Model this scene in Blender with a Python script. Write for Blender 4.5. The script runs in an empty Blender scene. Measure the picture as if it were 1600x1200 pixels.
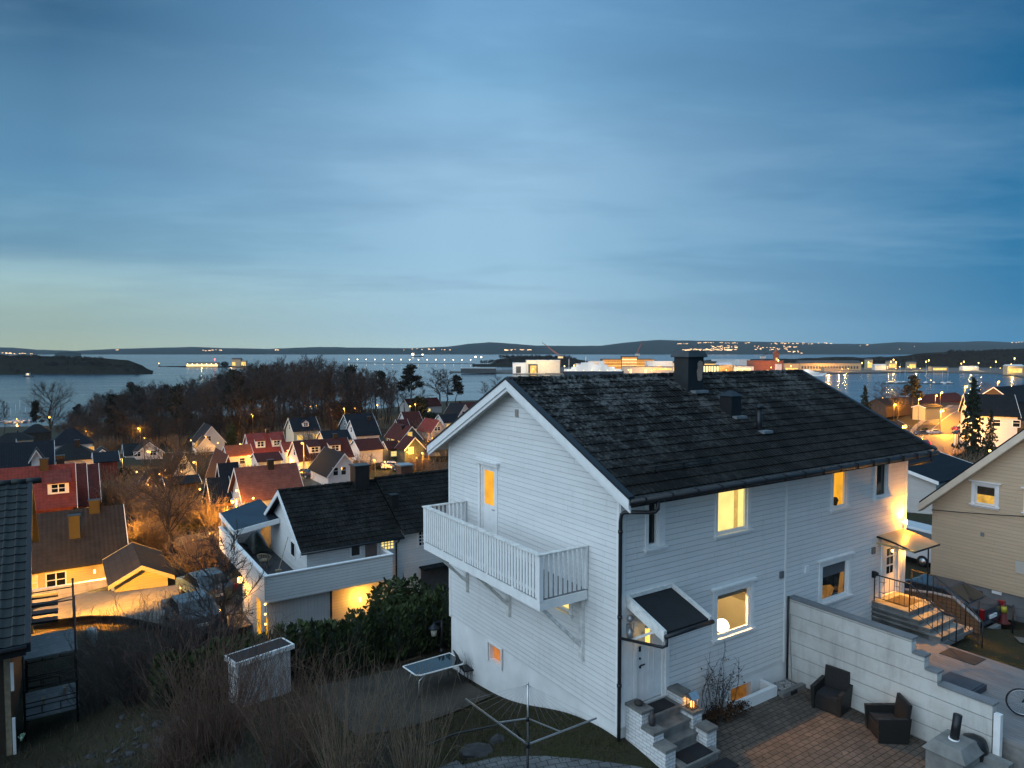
import bpy, bmesh, math, random
import numpy as np
from mathutils import Vector, Matrix, noise as mnoise
S = bpy.context.scene
COL = S.collection
rad = math.radians
random.seed(7)
CAMZ = 45.0            # metres above the fjord
FPX = 1075.0           # focal length in pixels of the 1600 px wide photograph
PITCH = rad(2.77)
# ---------------------------------------------------------------- camera
cam = bpy.data.cameras.new('camera'); camo = bpy.data.objects.new('camera', cam); COL.objects.link(camo)
camo.location = (0, 0, CAMZ); camo.rotation_euler = (rad(90) - PITCH, 0, 0)
cam.sensor_width = 36.0; cam.lens = FPX / 1600 * 36; cam.clip_start = 0.1; cam.clip_end = 60000
S.camera = camo
# ---------------------------------------------------------------- world: dusk sky with cloud streaks
SKY_GAIN = 1.0
w = bpy.data.worlds.new('World'); S.world = w; w.use_nodes = True
nt = w.node_tree; nt.nodes.clear()
def wn(t, **k):
    n = nt.nodes.new(t)
    for a, b in k.items(): setattr(n, a, b)
    return n
def wl(a, b): nt.links.new(a, b)
def wmath(op, a, b=None, clamp=False):
    n = wn('ShaderNodeMath', operation=op); n.use_clamp = clamp
    for i, v in enumerate((a, b)):
        if v is None: continue
        if isinstance(v, (int, float)): n.inputs[i].default_value = v
        else: wl(v, n.inputs[i])
    return n.outputs[0]
def wramp(fac, stops, interp='LINEAR'):
    n = wn('ShaderNodeValToRGB'); n.color_ramp.interpolation = interp
    e = n.color_ramp.elements
    while len(e) > 1: e.remove(e[-1])
    e[0].position = stops[0][0]; e[0].color = (*stops[0][1], 1)
    for p, c in stops[1:]:
        q = e.new(p); q.color = (*c, 1)
    wl(fac, n.inputs[0]); return n.outputs[0]
def wmix(f, a, b, bt='MIX'):
    n = wn('ShaderNodeMix', data_type='RGBA', blend_type=bt)
    for s, v in ((n.inputs[0], f), (n.inputs[6], a), (n.inputs[7], b)):
        if hasattr(v, 'is_linked'): wl(v, s)
        elif isinstance(v, (int, float)): s.default_value = v
        else: s.default_value = (*v, 1)
    return n.outputs[2]
tc = wn('ShaderNodeTexCoord'); sx = wn('ShaderNodeSeparateXYZ'); wl(tc.outputs['Generated'], sx.inputs[0])
X, Y, Z = sx.outputs
sky = wn('ShaderNodeTexSky', sky_type='NISHITA'); sky.sun_disc = False
sky.sun_elevation = rad(-3); sky.sun_rotation = rad(-75); sky.altitude = 45
zc = wmath('MAXIMUM', Z, 0.0)
mid = wramp(zc, [(0, (.50, .70, .72)), (.03, (.42, .65, .76)), (.137, (.32, .56, .75)), (.25, (.31, .53, .74)),
                 (.35, (.21, .44, .67)), (.45, (.15, .35, .60)), (.62, (.17, .36, .58)), (1, (.46, .76, 1.08))])
lef = wramp(zc, [(0, (.46, .53, .33)), (.03, (.38, .50, .38)), (.085, (.36, .56, .58)), (.125, (.17, .36, .49)), (.21, (.11, .29, .47)),
                 (.30, (.08, .22, .37)), (.38, (.022, .105, .22)), (.5, (.03, .12, .24)), (.7, (.17, .34, .52)), (1, (.46, .76, 1.08))])
rig = wramp(zc, [(0, (.02, .22, .43)), (.1, (.012, .185, .385)), (.21, (.004, .150, .34)), (.38, (.0, .10, .25)), (.5, (.03, .15, .30)),
                 (.7, (.15, .31, .50)), (1, (.46, .76, 1.08))])
az = wmath('ARCTAN2', X, Y)                       # 0 ahead, -left, +right
fl = wmath('MULTIPLY', wmath('SUBTRACT', wmath('MULTIPLY', az, -1.0), 0.10), 2.1, True)
fr = wmath('MULTIPLY', wmath('SUBTRACT', az, 0.02), 1.65, True)
base = wmix(fl, mid, lef); base = wmix(fr, base, rig)
# clouds, laid out on a flat ceiling far overhead so that they streak toward the horizon
h = wmath('ADD', zc, 0.085)
cv = wn('ShaderNodeCombineXYZ'); wl(wmath('DIVIDE', X, h), cv.inputs[0]); wl(wmath('DIVIDE', Y, h), cv.inputs[1])
mp = wn('ShaderNodeMapping'); wl(cv.outputs[0], mp.inputs[0]); mp.inputs['Rotation'].default_value = (0, 0, rad(-16)); mp.inputs['Scale'].default_value = (.42, .80, 1)
n1 = wn('ShaderNodeTexNoise'); wl(mp.outputs[0], n1.inputs['Vector']); n1.inputs['Scale'].default_value = .62; n1.inputs['Detail'].default_value = 6; n1.inputs['Roughness'].default_value = .52; n1.inputs['Distortion'].default_value = .6
n2 = wn('ShaderNodeTexNoise'); wl(mp.outputs[0], n2.inputs['Vector']); n2.inputs['Scale'].default_value = 2.1; n2.inputs['Detail'].default_value = 6; n2.inputs['Roughness'].default_value = .6
cmix = wmath('ADD', wmath('MULTIPLY', n1.outputs[0], .64), wmath('MULTIPLY', n2.outputs[0], .36))
dark = wmath('MULTIPLY', wmath('SUBTRACT', cmix, .47), 5.0, True)
lite = wmath('MULTIPLY', wmath('SUBTRACT', .50, cmix), 5.0, True)
hfade = wmath('MULTIPLY', wmath('SUBTRACT', zc, .015), 9.0, True)      # clouds thin out at the horizon
base = wmix(wmath('MULTIPLY', wmath('MULTIPLY', dark, hfade), .54), base, (.085, .20, .37))
base = wmix(wmath('MULTIPLY', wmath('MULTIPLY', lite, hfade), .34), base, (.36, .57, .77))
# afterglow behind the viewer's left, out of the frame, where the sun went down
back = wmath('MULTIPLY', wmath('ADD', wmath('MULTIPLY', X, -.80), wmath('MULTIPLY', Y, -.60)), 1.0, True)
base = wmix(wmath('MULTIPLY', back, .9), base, (1.05, 1.40, 1.75))
bg1 = wn('ShaderNodeBackground'); wl(base, bg1.inputs[0]); bg1.inputs[1].default_value = SKY_GAIN
bg2 = wn('ShaderNodeBackground'); wl(sky.outputs[0], bg2.inputs[0]); bg2.inputs[1].default_value = 0.05
add = wn('ShaderNodeAddShader'); wl(bg1.outputs[0], add.inputs[0]); wl(bg2.outputs[0], add.inputs[1])
wo = wn('ShaderNodeOutputWorld'); wl(add.outputs[0], wo.inputs[0])
w.cycles.sampling_method = 'MANUAL'; w.cycles.sample_map_resolution = 512
# ---------------------------------------------------------------- soft dusk light from the bright western sky
sun = bpy.data.lights.new('sun', 'SUN'); suno = bpy.data.objects.new('sun', sun); COL.objects.link(suno)
sun.energy = 1.0; sun.angle = rad(70); sun.color = (.76, .90, 1.0)
suno.rotation_euler = Vector((.72, .55, -.50)).to_track_quat('-Z', 'Y').to_euler()
# ---------------------------------------------------------------- exposure
S.view_settings.view_transform = 'Standard'; S.view_settings.look = 'None'
S.view_settings.exposure = 0.0; S.view_settings.gamma = 1.0; S.view_settings.use_curve_mapping = False
S.render.engine = 'CYCLES'
S.cycles.max_bounces = 5; S.cycles.diffuse_bounces = 3; S.cycles.glossy_bounces = 3; S.cycles.transparent_max_bounces = 12; S.cycles.transmission_bounces = 4
S.cycles.caustics_reflective = False; S.cycles.caustics_refractive = False
S.cycles.sample_clamp_indirect = 4.0
# ================================================================ helpers
AZ = rad(33.5)
UX, UY = math.cos(AZ), math.sin(AZ)
NX, NY = 2.62, 16.5                    # near corner of the white house
def W(s, t, z=0.0):                    # street grid (s along the houses, t away up the row) -> world
    return Vector((NX + UX*s - UY*t, NY + UY*s + UX*t, z))
def ray(px, py):
    a = (px-800)/FPX; b = -(py-600)/FPX; c, q = math.cos(PITCH), math.sin(PITCH)
    return Vector((a, c + b*q, -q + b*c))
def P(px, py, d):                      # the point of the place seen at a pixel, at forward distance d
    r = ray(px, py); return Vector((0, 0, CAMZ)) + r*(d/r.y)
def Pz(px, py, z):
    r = ray(px, py); return Vector((0, 0, CAMZ)) + r*((z-CAMZ)/r.z)
def ST(p):                             # world -> street grid
    x, y = p[0]-NX, p[1]-NY
    return UX*x + UY*y, -UY*x + UX*y
class MB:
    def __init__(self): self.v = []; self.f = []; self.m = []; self.mi = 0; self.sm = set()
    def _add(self, vs, fs, smooth=False):
        o = len(self.v); self.v += [tuple(p) for p in vs]
        for f in fs:
            if smooth: self.sm.add(len(self.f))
            self.f.append([o+i for i in f]); self.m.append(self.mi)
        return self
    def box(self, x0, x1, y0, y1, z0, z1):
        if x0 > x1: x0, x1 = x1, x0
        if y0 > y1: y0, y1 = y1, y0
        if z0 > z1: z0, z1 = z1, z0
        return self._add([(x0,y0,z0),(x1,y0,z0),(x1,y1,z0),(x0,y1,z0),(x0,y0,z1),(x1,y0,z1),(x1,y1,z1),(x0,y1,z1)],
            [(0,3,2,1),(4,5,6,7),(0,1,5,4),(1,2,6,5),(2,3,7,6),(3,0,4,7)])
    def hexa(self, a, b):              # two matching quads -> solid
        return self._add(list(a)+list(b), [(3,2,1,0),(4,5,6,7),(0,1,5,4),(1,2,6,5),(2,3,7,6),(3,0,4,7)])
    def prism(self, poly, axis, a, b): # polygon in the other two axes, extruded along axis
        n = len(poly); r = []
        for c in (a, b):
            for p, q in poly:
                r.append({'x': (c,p,q), 'y': (p,c,q), 'z': (p,q,c)}[axis])
        fs = [tuple(range(n))[::-1], tuple(range(n, 2*n))]
        fs += [(i, (i+1) % n, n+(i+1) % n, n+i) for i in range(n)]
        return self._add(r, fs)
    def bar(self, p, q, w, h=None, up=(0,0,1)):
        p, q = Vector(p), Vector(q); h = h or w; d = (q-p).normalized(); up = Vector(up)
        if abs(d.dot(up)) > .98: up = Vector((1,0,0))
        x = d.cross(up).normalized()*(w/2); y = x.cross(d).normalized()*(h/2)
        return self.hexa([p-x-y, p+x-y, p+x+y, p-x+y], [q-x-y, q+x-y, q+x+y, q-x+y])
    def tube(self, pts, r, n=6, cap=True, smooth=True):
        pts = [Vector(p) for p in pts]; k = len(pts)
        rs = r if isinstance(r, (list, tuple)) else [r]*k
        vs = []; px = None
        for i, p in enumerate(pts):
            d = (pts[min(i+1, k-1)] - pts[max(i-1, 0)]).normalized()
            if px is None:
                px = d.cross(Vector((0,0,1)) if abs(d.z) < .9 else Vector((1,0,0))).normalized()
            else:
                px = (px - d*px.dot(d)).normalized()
            py = d.cross(px)
            for j in range(n):
                a = 2*math.pi*j/n; vs.append(p + (px*math.cos(a) + py*math.sin(a))*rs[i])
        fs = [(i*n+j, i*n+(j+1) % n, (i+1)*n+(j+1) % n, (i+1)*n+j) for i in range(k-1) for j in range(n)]
        if cap and n > 2: fs += [tuple(range(n))[::-1], tuple(range((k-1)*n, k*n))]
        return self._add(vs, fs, smooth)
    def cyl(self, c, r, h, n=16, r2=None):
        c = Vector(c); return self.tube([c, c+Vector((0,0,h))], [r, r if r2 is None else r2], n)
    def lathe(self, c, prof, n=16):
        vs = []; fs = []
        for r, z in prof:
            for j in range(n):
                a = 2*math.pi*j/n; vs.append((c[0]+r*math.cos(a), c[1]+r*math.sin(a), c[2]+z))
        for i in range(len(prof)-1):
            for j in range(n): fs.append((i*n+j, i*n+(j+1) % n, (i+1)*n+(j+1) % n, (i+1)*n+j))
        fs += [tuple(range(n))[::-1], tuple(range((len(prof)-1)*n, len(prof)*n))]
        return self._add(vs, fs, True)
    def ball(self, c, r, n=8, sq=1.0):
        return self.lathe(c, [(max(r*math.sin(math.pi*i/n), 1e-4), -r*sq*math.cos(math.pi*i/n)) for i in range(n+1)], max(6, n+2))
    def poly(self, pts): return self._add(pts, [tuple(range(len(pts)))])
    def grid(self, rows, smooth=True):
        k = len(rows[0]); vs = [p for r in rows for p in r]
        return self._add(vs, [(i*k+j, i*k+j+1, (i+1)*k+j+1, (i+1)*k+j) for i in range(len(rows)-1) for j in range(k-1)], smooth)
    def build(self, name, mats, parent=None, org=None):
        me = bpy.data.meshes.new(name)
        o3 = org if org is not None else (ORG.get(parent.name, (0,0,0)) if parent else (0,0,0))
        me.from_pydata([(a-o3[0], b-o3[1], c-o3[2]) for a, b, c in self.v], [], self.f)
        if not isinstance(mats, (list, tuple)): mats = [mats]
        for m in mats: me.materials.append(m)
        if len(mats) > 1: me.polygons.foreach_set('material_index', self.m)
        if self.sm: me.polygons.foreach_set('use_smooth', [i in self.sm for i in range(len(self.f))])
        me.update()
        o = bpy.data.objects.new(name, me); COL.objects.link(o)
        if parent:
            o.parent = parent; ORG[o.name] = o3
        return o
ORG = {}
def tag(o, label, cat, group=None, kind=None):
    o['label'] = label; o['category'] = cat
    if group: o['group'] = group
    if kind: o['kind'] = kind
    return o
def struct(o): o['kind'] = 'structure'; return o
def thing(name, label, cat, loc, rz=0.0, group=None):
    o = bpy.data.objects.new(name, None); COL.objects.link(o); o.location = loc; o.rotation_euler = (0, 0, rz)
    o.empty_display_size = .2
    return tag(o, label, cat, group)
def thingS(name, label, cat, s, t, z, group=None):    # meshes under it are written in street-grid coordinates
    o = thing(name, label, cat, W(s, t, z), AZ, group); ORG[o.name] = (s, t, z); return o
def soloS(mb, name, mats, label, cat, s, t, z, group=None):
    o = mb.build(name, mats, None, (s, t, z)); o.location = W(s, t, z); o.rotation_euler = (0, 0, AZ); ORG[o.name] = (s, t, z)
    return tag(o, label, cat, group)
def structS(mb, name, mats):
    o = mb.build(name, mats, None, (0,0,0)); o.location = W(0,0,0); o.rotation_euler = (0,0,AZ); return struct(o)
def dup(root, loc, rz=None, label=None, scale=None):
    r = root.copy(); COL.objects.link(r); r.location = loc
    if rz is not None: r.rotation_euler = (0, 0, rz)
    if scale is not None: r.scale = scale if isinstance(scale, (tuple, list)) else (scale,)*3
    if label: r['label'] = label
    def kids(a, b):
        for ch in list(a.children):
            c = ch.copy(); COL.objects.link(c); c.parent = b; kids(ch, c)
    kids(root, r); return r
# ---------------------------------------------------------------- materials
class NG:
    def __init__(self, name):
        self.mat = bpy.data.materials.new(name); self.mat.use_nodes = True; self.t = self.mat.node_tree
        self.b = self.t.nodes['Principled BSDF']; self.out = self.t.nodes['Material Output']
        self.tc = self.t.nodes.new('ShaderNodeTexCoord'); self.co = self.tc.outputs['Object']
    def n(self, t, ins=None, **k):
        a = self.t.nodes.new(t)
        for x, y in k.items(): setattr(a, x, y)
        for x, y in (ins or {}).items(): self.set(a.inputs[x], y)
        return a
    def set(self, s, v):
        if hasattr(v, 'is_linked'): self.t.links.new(v, s)
        elif isinstance(v, (tuple, list)) and len(v) == 3 and s.type == 'RGBA': s.default_value = (*v, 1)
        else: s.default_value = v
    def m(self, op, a, b=0.0, clamp=False):
        x = self.n('ShaderNodeMath', {0: a, 1: b}, operation=op); x.use_clamp = clamp; return x.outputs[0]
    def noise(self, scale, detail=4, rough=.55, vec=None, dist=0.0):
        return self.n('ShaderNodeTexNoise', {'Vector': vec or self.co, 'Scale': scale, 'Detail': detail, 'Roughness': rough, 'Distortion': dist}).outputs[0]
    def mapv(self, scale=(1,1,1), rot=(0,0,0), loc=(0,0,0)):
        return self.n('ShaderNodeMapping', {'Vector': self.co, 'Scale': scale, 'Rotation': rot, 'Location': loc}).outputs[0]
    def xyz(self): return self.n('ShaderNodeSeparateXYZ', {0: self.co}).outputs
    def ramp(self, f, stops):
        a = self.n('ShaderNodeValToRGB', {0: f}); e = a.color_ramp.elements
        e[0].position, e[1].position = stops[0][0], stops[-1][0]
        def c4(c): return (*c, 1) if isinstance(c, (tuple, list)) else (c, c, c, 1)
        e[0].color, e[1].color = c4(stops[0][1]), c4(stops[-1][1])
        for p, c in stops[1:-1]: q = e.new(p); q.color = c4(c)
        return a.outputs[0]
    def mix(self, f, a, b, bt='MIX'):
        x = self.n('ShaderNodeMix', data_type='RGBA', blend_type=bt); self.set(x.inputs[0], f); self.set(x.inputs[6], a); self.set(x.inputs[7], b); return x.outputs[2]
    def bump(self, h, strength=.5, dist=.02):
        x = self.n('ShaderNodeBump', {'Height': h, 'Strength': strength, 'Distance': dist}); self.t.links.new(x.outputs[0], self.b.inputs['Normal'])
    def fin(self, col=None, rough=None, spec=None, metal=None):
        if col is not None: self.set(self.b.inputs['Base Color'], col)
        if rough is not None: self.set(self.b.inputs['Roughness'], rough)
        if spec is not None: self.b.inputs['Specular IOR Level'].default_value = spec
        if metal is not None: self.b.inputs['Metallic'].default_value = metal
        return self.mat
def sc(c, k): return tuple(x*k for x in c)
def plain(name, c, rough=.6, var=.25, scale=3.0, bump=.0, metal=0.0, spec=.4):
    g = NG(name); nz = g.noise(scale, 5)
    col = g.mix(g.ramp(nz, [(.3, 0.0), (.7, 1.0)]), sc(c, 1-var), sc(c, 1+var*.6))
    if bump: g.bump(g.noise(scale*6, 4), bump, .01)
    return g.fin(col, rough, spec, metal)
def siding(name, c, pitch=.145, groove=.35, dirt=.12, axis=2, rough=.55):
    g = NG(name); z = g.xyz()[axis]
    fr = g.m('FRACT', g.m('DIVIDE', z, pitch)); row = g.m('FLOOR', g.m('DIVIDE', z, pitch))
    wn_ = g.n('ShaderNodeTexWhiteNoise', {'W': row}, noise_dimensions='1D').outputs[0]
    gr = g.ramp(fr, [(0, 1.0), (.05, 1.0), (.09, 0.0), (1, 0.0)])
    st = g.noise(1.0, 6, .65, g.mapv((.6, .6, 3.5))); st2 = g.noise(9, 4, .6, g.mapv((.25, .25, 6)))
    base = g.mix(g.ramp(st, [(.35, 0.0), (.75, 1.0)]), c, sc(c, 1-dirt))
    base = g.mix(g.ramp(st2, [(.45, 0.0), (.8, .5)]), base, sc(c, 1-dirt*1.4))
    base = g.mix(g.m('MULTIPLY', wn_, .10), base, sc(c, .6))
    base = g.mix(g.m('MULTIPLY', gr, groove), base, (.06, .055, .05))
    xx = g.xyz(); al = g.m('ADD', g.m('ADD', xx[0], xx[1]), g.m('MULTIPLY', wn_, 17.3)); jt = g.m('LESS_THAN', g.m('FRACT', g.m('DIVIDE', al, 3.9)), .0022)
    base = g.mix(g.m('MULTIPLY', jt, .45), base, (.10, .095, .09))
    bl = g.n('ShaderNodeTexWhiteNoise', {'Vector': g.n('ShaderNodeCombineXYZ', {0: row, 1: g.m('FLOOR', g.m('DIVIDE', al, 3.9))}).outputs[0]}, noise_dimensions='2D').outputs[0]
    base = g.mix(g.m('MULTIPLY', bl, .13), base, sc(c, .62))
    dr = g.noise(2.2, 5, .7, g.mapv((1.6, 1.6, .22))); base = g.mix(g.m('MULTIPLY', g.ramp(dr, [(.52, 0.0), (.78, 1.0)]), dirt*1.8), base, sc((.42,.40,.36), 1.0))
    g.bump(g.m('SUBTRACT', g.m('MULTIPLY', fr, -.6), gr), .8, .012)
    return g.fin(base, rough, .35)
def rooftile(name, c, cols=.28, rows=.24, lich=.25, bump=.8, lichc=(.2, .2, .18)):
    g = NG(name); x, y, z = g.xyz()
    fx = g.m('FRACT', g.m('DIVIDE', x, cols)); fz = g.m('FRACT', g.m('DIVIDE', z, rows))
    wob = g.m('SINE', g.m('MULTIPLY', x, 6.283/cols))
    line = g.ramp(fz, [(0, 1.0), (.16, .0), (1, 0.0)])
    nz = g.noise(1.6, 6, .65); n2 = g.noise(14, 4, .7)
    col = g.mix(g.ramp(nz, [(.3, 0.0), (.75, 1.0)]), sc(c, .75), sc(c, 1.35))
    col = g.mix(g.m('MULTIPLY', g.ramp(n2, [(.62, 0.0), (.72, 1.0)]), lich), col, lichc)
    col = g.mix(g.m('MULTIPLY', line, .5), col, sc(c, .35))
    g.bump(g.m('ADD', g.m('MULTIPLY', wob, .35), g.m('MULTIPLY', fz, -1.0)), bump, .03)
    return g.fin(col, .75, .15)
def emit(name, c, strength=2.0, var=0.0, scale=1.2):
    g = NG(name); col = c
    if var: col = g.mix(g.ramp(g.noise(scale, 3), [(.3, 0.0), (.7, 1.0)]), sc(c, 1-var), c)
    g.set(g.b.inputs['Emission Color'], col); g.b.inputs['Emission Strength'].default_value = strength
    return g.fin((.02, .02, .02), .3)
def glass(name='clear glass', tint=(1, 1, 1), k=.10):
    g = NG(name); t = g.n('ShaderNodeBsdfTransparent', {0: (*tint, 1)}); s = g.n('ShaderNodeBsdfGlossy', {'Roughness': .03})
    f = g.n('ShaderNodeFresnel', {'IOR': 1.45}); x = g.n('ShaderNodeMixShader', {0: f.outputs[0], 1: t.outputs[0], 2: s.outputs[0]})
    g.t.links.new(x.outputs[0], g.out.inputs[0]); return g.mat
M = {}
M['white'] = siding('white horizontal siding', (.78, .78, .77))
M['trim'] = plain('white painted trim', (.79, .79, .78), .5, .08, 4)
M['trimold'] = plain('weathered white paint', (.70, .69, .66), .6, .25, 6, .2)
M['rend'] = plain('white render', (.74, .74, .73), .8, .12, 1.3, .25)
M['black'] = plain('black metal', (.012, .013, .015), .4, .2, 5)
M['gutter'] = plain('black gutter steel', (.016, .017, .02), .35, .2, 5)
M['steel'] = plain('galvanised steel', (.55, .57, .6), .35, .15, 8, 0, .9)
M['lead'] = plain('grey flashing', (.32, .34, .36), .4, .25, 6, 0, .6)
M['felt'] = plain('dark roofing felt', (.013, .015, .018), .7, .3, 3, .3)
M['dglass'] = plain('dark window glass', (.012, .014, .016), .06, .1, 1, 0, 0, .8)
M['glass'] = glass()
M['conc'] = plain('grey concrete', (.20, .20, .19), .85, .35, 2.5, .4)
M['found'] = plain('grey foundation', (.17, .18, .19), .85, .2, 2.0, .3)
M['wood_grey'] = plain('weathered grey wood', (.20, .19, .18), .8, .3, 5, .3)
M['warm'] = emit('warm lit room', (1.0, .60, .10), 1.35, .3, 1.1)
M['warm_pale'] = emit('pale lit blind', (1.0, .76, .24), 1.45, .30, 1.6)
M['amber'] = emit('amber lit room', (1.0, .44, .02), 1.25, .45, 1.6)
M['orange'] = emit('orange lit room', (1.0, .30, .03), .75, .6, 1.6)
M['bulb'] = emit('lamp bulb', (1.0, .55, .14), 7.0)
M['sodium'] = emit('sodium lamp', (1.0, .50, .08), 5.0)
M['coolbulb'] = emit('white lamp', (1.0, .84, .52), 12.0)
M['farlamp'] = emit('far sodium lamp', (1.0, .58, .14), 11.0)
M['redlamp'] = emit('red lamp', (1.0, .05, .04), 14.0)
def plamp(name, loc, power, color=(1, .56, .16), size=.12, parent=None, spot=None, rot=None):
    l = bpy.data.lights.new(name, 'SPOT' if spot else 'POINT'); l.energy = power; l.color = color; l.shadow_soft_size = size
    if spot: l.spot_size = rad(spot); l.spot_blend = .6
    o = bpy.data.objects.new(name, l); COL.objects.link(o); o.location = loc
    if rot: o.rotation_euler = rot
    if parent: o.parent = parent
    return o
# ================================================================ terrain
CP = []
def cw(px, py, d, dz=0.0):
    q = P(px, py, d); CP.append((q.x, q.y, q.z+dz))
def cs(s, t, z):
    q = W(s, t, z); CP.append((q.x, q.y, z))
for a in [(0,-.3,35.42),(-.25,2.5,35.05),(-.2,5,34.25),(0,8.8,33.82),(1.5,-1.2,34.95),(6.5,-.3,34.98),(6.5,-4,34.98),(3,-4,34.98),(3,-8,34.98),(8,-7,35.5),(8,-2,35.5),(13.5,-2,35.5),
          (9,4,35),(13.8,1,35.1),(13.8,8.8,34.3),(6,9,34),(12,-7,35.6),(16,-3,35.3),(15.6,2,34.6),(18,3,34.3),(21,3,34.1),(24,-6,34.8),(21,-6,35.0),(18,9,33.6),(28,3,34.2),
          (-1,7.8,33.9),(-3,6,33.98),(-2.2,4,34.35),(-4,4,34.5),(-1.6,1.6,35.25),(-2.5,.5,35.35),(-.8,-.6,35.40),(-3.5,.5,35.35),(-5,2.5,35.0),
          (-4.5,9,34.0),(-2,11,33.8),(-6,10.5,34.1),(-8,9,34.2),(-1,14,33.7),(-5,13,33.8),(-4.5,17,31.8),(1,17.5,31.9),(5,17,32.2),(0,23,31.2),(6,27,30.8),(-2,28,31.0),
          (-12.5,14,32.6),(-11,16,32.5),(-13,9,33.9),(-16,13,32.8)]: cs(*a)
for a in [(0,6,36.2),(-8,5,35.6),(8,5,36.0),(0,-12,37.5),(-30,0,35),(30,0,38),(40,-30,40),(-40,-30,37)]: CP.append(a)
for a in [(200,1130,20),(100,1190,19),(300,1190,17.5),(450,1195,16.5),(600,1195,16.3),(250,1100,20.5),(230,1010,27.5),(330,1010,27.5),(130,960,36),(130,930,41),(215,922,42),(300,955,34),(240,925,38),
          (310,925,38),(300,845,62),(290,885,50),(335,840,63),(230,860,60),(120,900,57,-2.0),(60,900,60,-2.5),(420,800,75),(415,812,80),(370,805,80),(300,765,100),(260,790,90),(535,757,110),(600,760,80),(500,735,125),(415,735,140),(325,705,170),(475,692,165),
          (285,750,120),(225,716,150),(100,712,150),(30,712,150),(60,840,62),(150,790,80),(10,760,90),(630,721,150),(560,692,170),(640,672,200),(684,687,180),(715,668,230),(660,646,330),(730,646,330),
          (150,702,200),(60,690,250),(350,690,210),(250,698,205),(450,672,220),(540,655,270),(600,642,330),(0,690,270),
          (1000,730,150),(850,660,300),(1000,640,400),(1200,650,350),(1350,645,380),(1500,640,255),(1415,715,122),(1460,680,165),(1510,720,110),(1560,680,150),(1600,690,120),(1400,690,190),(1340,680,230),(1480,628,330),(1600,640,330),(1440,630,380),
          (1600,610,600),(1700,640,400),(1900,650,300)]: cw(*a)
for px, d in [(-300,400),(-100,400),(0,405),(60,410),(130,425),(250,470),(400,480),(550,520),(650,600),(720,620),(800,640),(900,660),(1000,660),(1150,660),(1300,650),(1420,560),(1500,620),(1560,800)]:
    for k, z in ((1.0, 0.0), (1.10, -5.0), (1.5, -9.0)):
        q = P(px, 600, d*k); CP.append((q.x, q.y, z))
CP = np.array(CP)
def _k(r): return np.sqrt(r*r + 2.25)
_A = np.linalg.norm(CP[:, None, :2]-CP[None, :, :2], axis=2); _n = len(CP)
_B = np.zeros((_n+3, _n+3)); _B[:_n, :_n] = _k(_A) + np.eye(_n)*-.02; _B[:_n, _n] = 1; _B[:_n, _n+1:_n+3] = CP[:, :2]; _B[_n:, :_n] = _B[:_n, _n:].T
_sol = np.linalg.solve(_B, np.concatenate([CP[:, 2], np.zeros(3)]))
def ground_many(xy):
    xy = np.asarray(xy, float); r = np.linalg.norm(xy[:, None]-CP[None, :, :2], axis=2)
    return _k(r) @ _sol[:_n] + _sol[_n] + xy @ _sol[_n+1:]
def ground(x, y): return float(ground_many([(x, y)])[0])
def gw(s, t): q = W(s, t); return ground(q.x, q.y)
def onground(px, d):                  # a point of the ground in a direction, at forward distance d
    q = P(px, 600, d); return Vector((q.x, q.y, ground(q.x, q.y)))
# polar sheet: fine where it is near
azs = np.radians(np.concatenate([np.linspace(-180, -62, 24)[:-1], np.linspace(-62, 62, 330), np.linspace(62, 180, 24)[1:]]))
rs = np.concatenate([[2.0], np.geomspace(4, 1000, 250)])
AA, RR = np.meshgrid(azs, rs); gx, gy = RR*np.sin(AA), RR*np.cos(AA)
gz = np.concatenate([ground_many(c) for c in np.array_split(np.stack([gx.ravel(), gy.ravel()], 1), 60)]).reshape(gx.shape)
def gp(px, d): q = P(px, 600, d); return (q.x, q.y)
def gpix(px, py):                     # where the line of sight through a pixel meets the ground
    lo = 20.0
    while lo < 900:
        q = P(px, py, lo)
        if ground(q.x, q.y) >= q.z: break
        lo *= 1.01
    return (q.x, q.y)
road_pts = [gpix(1428,735), gpix(1436,712), gpix(1447,690), gpix(1462,672), gpix(1476,660), gpix(1491,649), gpix(1505,641), gpix(1515,634)]
lanes = [[gp(215,60), gp(300,62.5), gp(345,64), gp(400,72), gp(440,84), gp(480,112), gp(520,116), gp(590,112), gp(640,104), gp(700,112)],
         [gp(480,112), gp(455,150), gp(500,178), gp(540,182), gp(600,215), gp(690,225)],
         [gp(700,160), gp(600,155), gp(560,150), gp(455,150), gp(370,160), gp(270,165), gp(190,160), gp(130,170)]]
drives = [[gp(60,39), gp(130,38.5), gp(200,38), gp(270,36), gp(330,34), gp(395,33)], [W(14.5,9)[:2], W(16.5,4)[:2], W(19,1.4)[:2], W(20,-1)[:2]]]
def dense(pts):
    out = []
    for a, b in zip(pts[:-1], pts[1:]):
        k = max(2, int(math.hypot(b[0]-a[0], b[1]-a[1])/1.5)); out += [(a[0]+(b[0]-a[0])*i/k, a[1]+(b[1]-a[1])*i/k) for i in range(k)]
    return np.array(out)
for pts, hw in [(road_pts, 8.5)] + [(l, 2.6) for l in lanes] + [(drives[0], 3.4), (drives[1], 2.0)]:
    dp = dense(pts); near = (np.abs(gx-dp[:,0].mean()) < 260) & (np.abs(gy-dp[:,1].mean()) < 260); ii = np.argwhere(near)
    xy = np.stack([gx[near], gy[near]], 1); dm = np.concatenate([np.min(np.linalg.norm(c[:, None]-dp[None], axis=2), axis=1) for c in np.array_split(xy, 40)])
    gz[near] -= .55*np.clip((hw+1.5-dm)/1.5, 0, 1)
mb = MB(); mb.grid([[(gx[i, j], gy[i, j], gz[i, j]) for j in range(len(azs))] for i in range(len(rs))])
g = NG('winter grass and earth')
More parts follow.
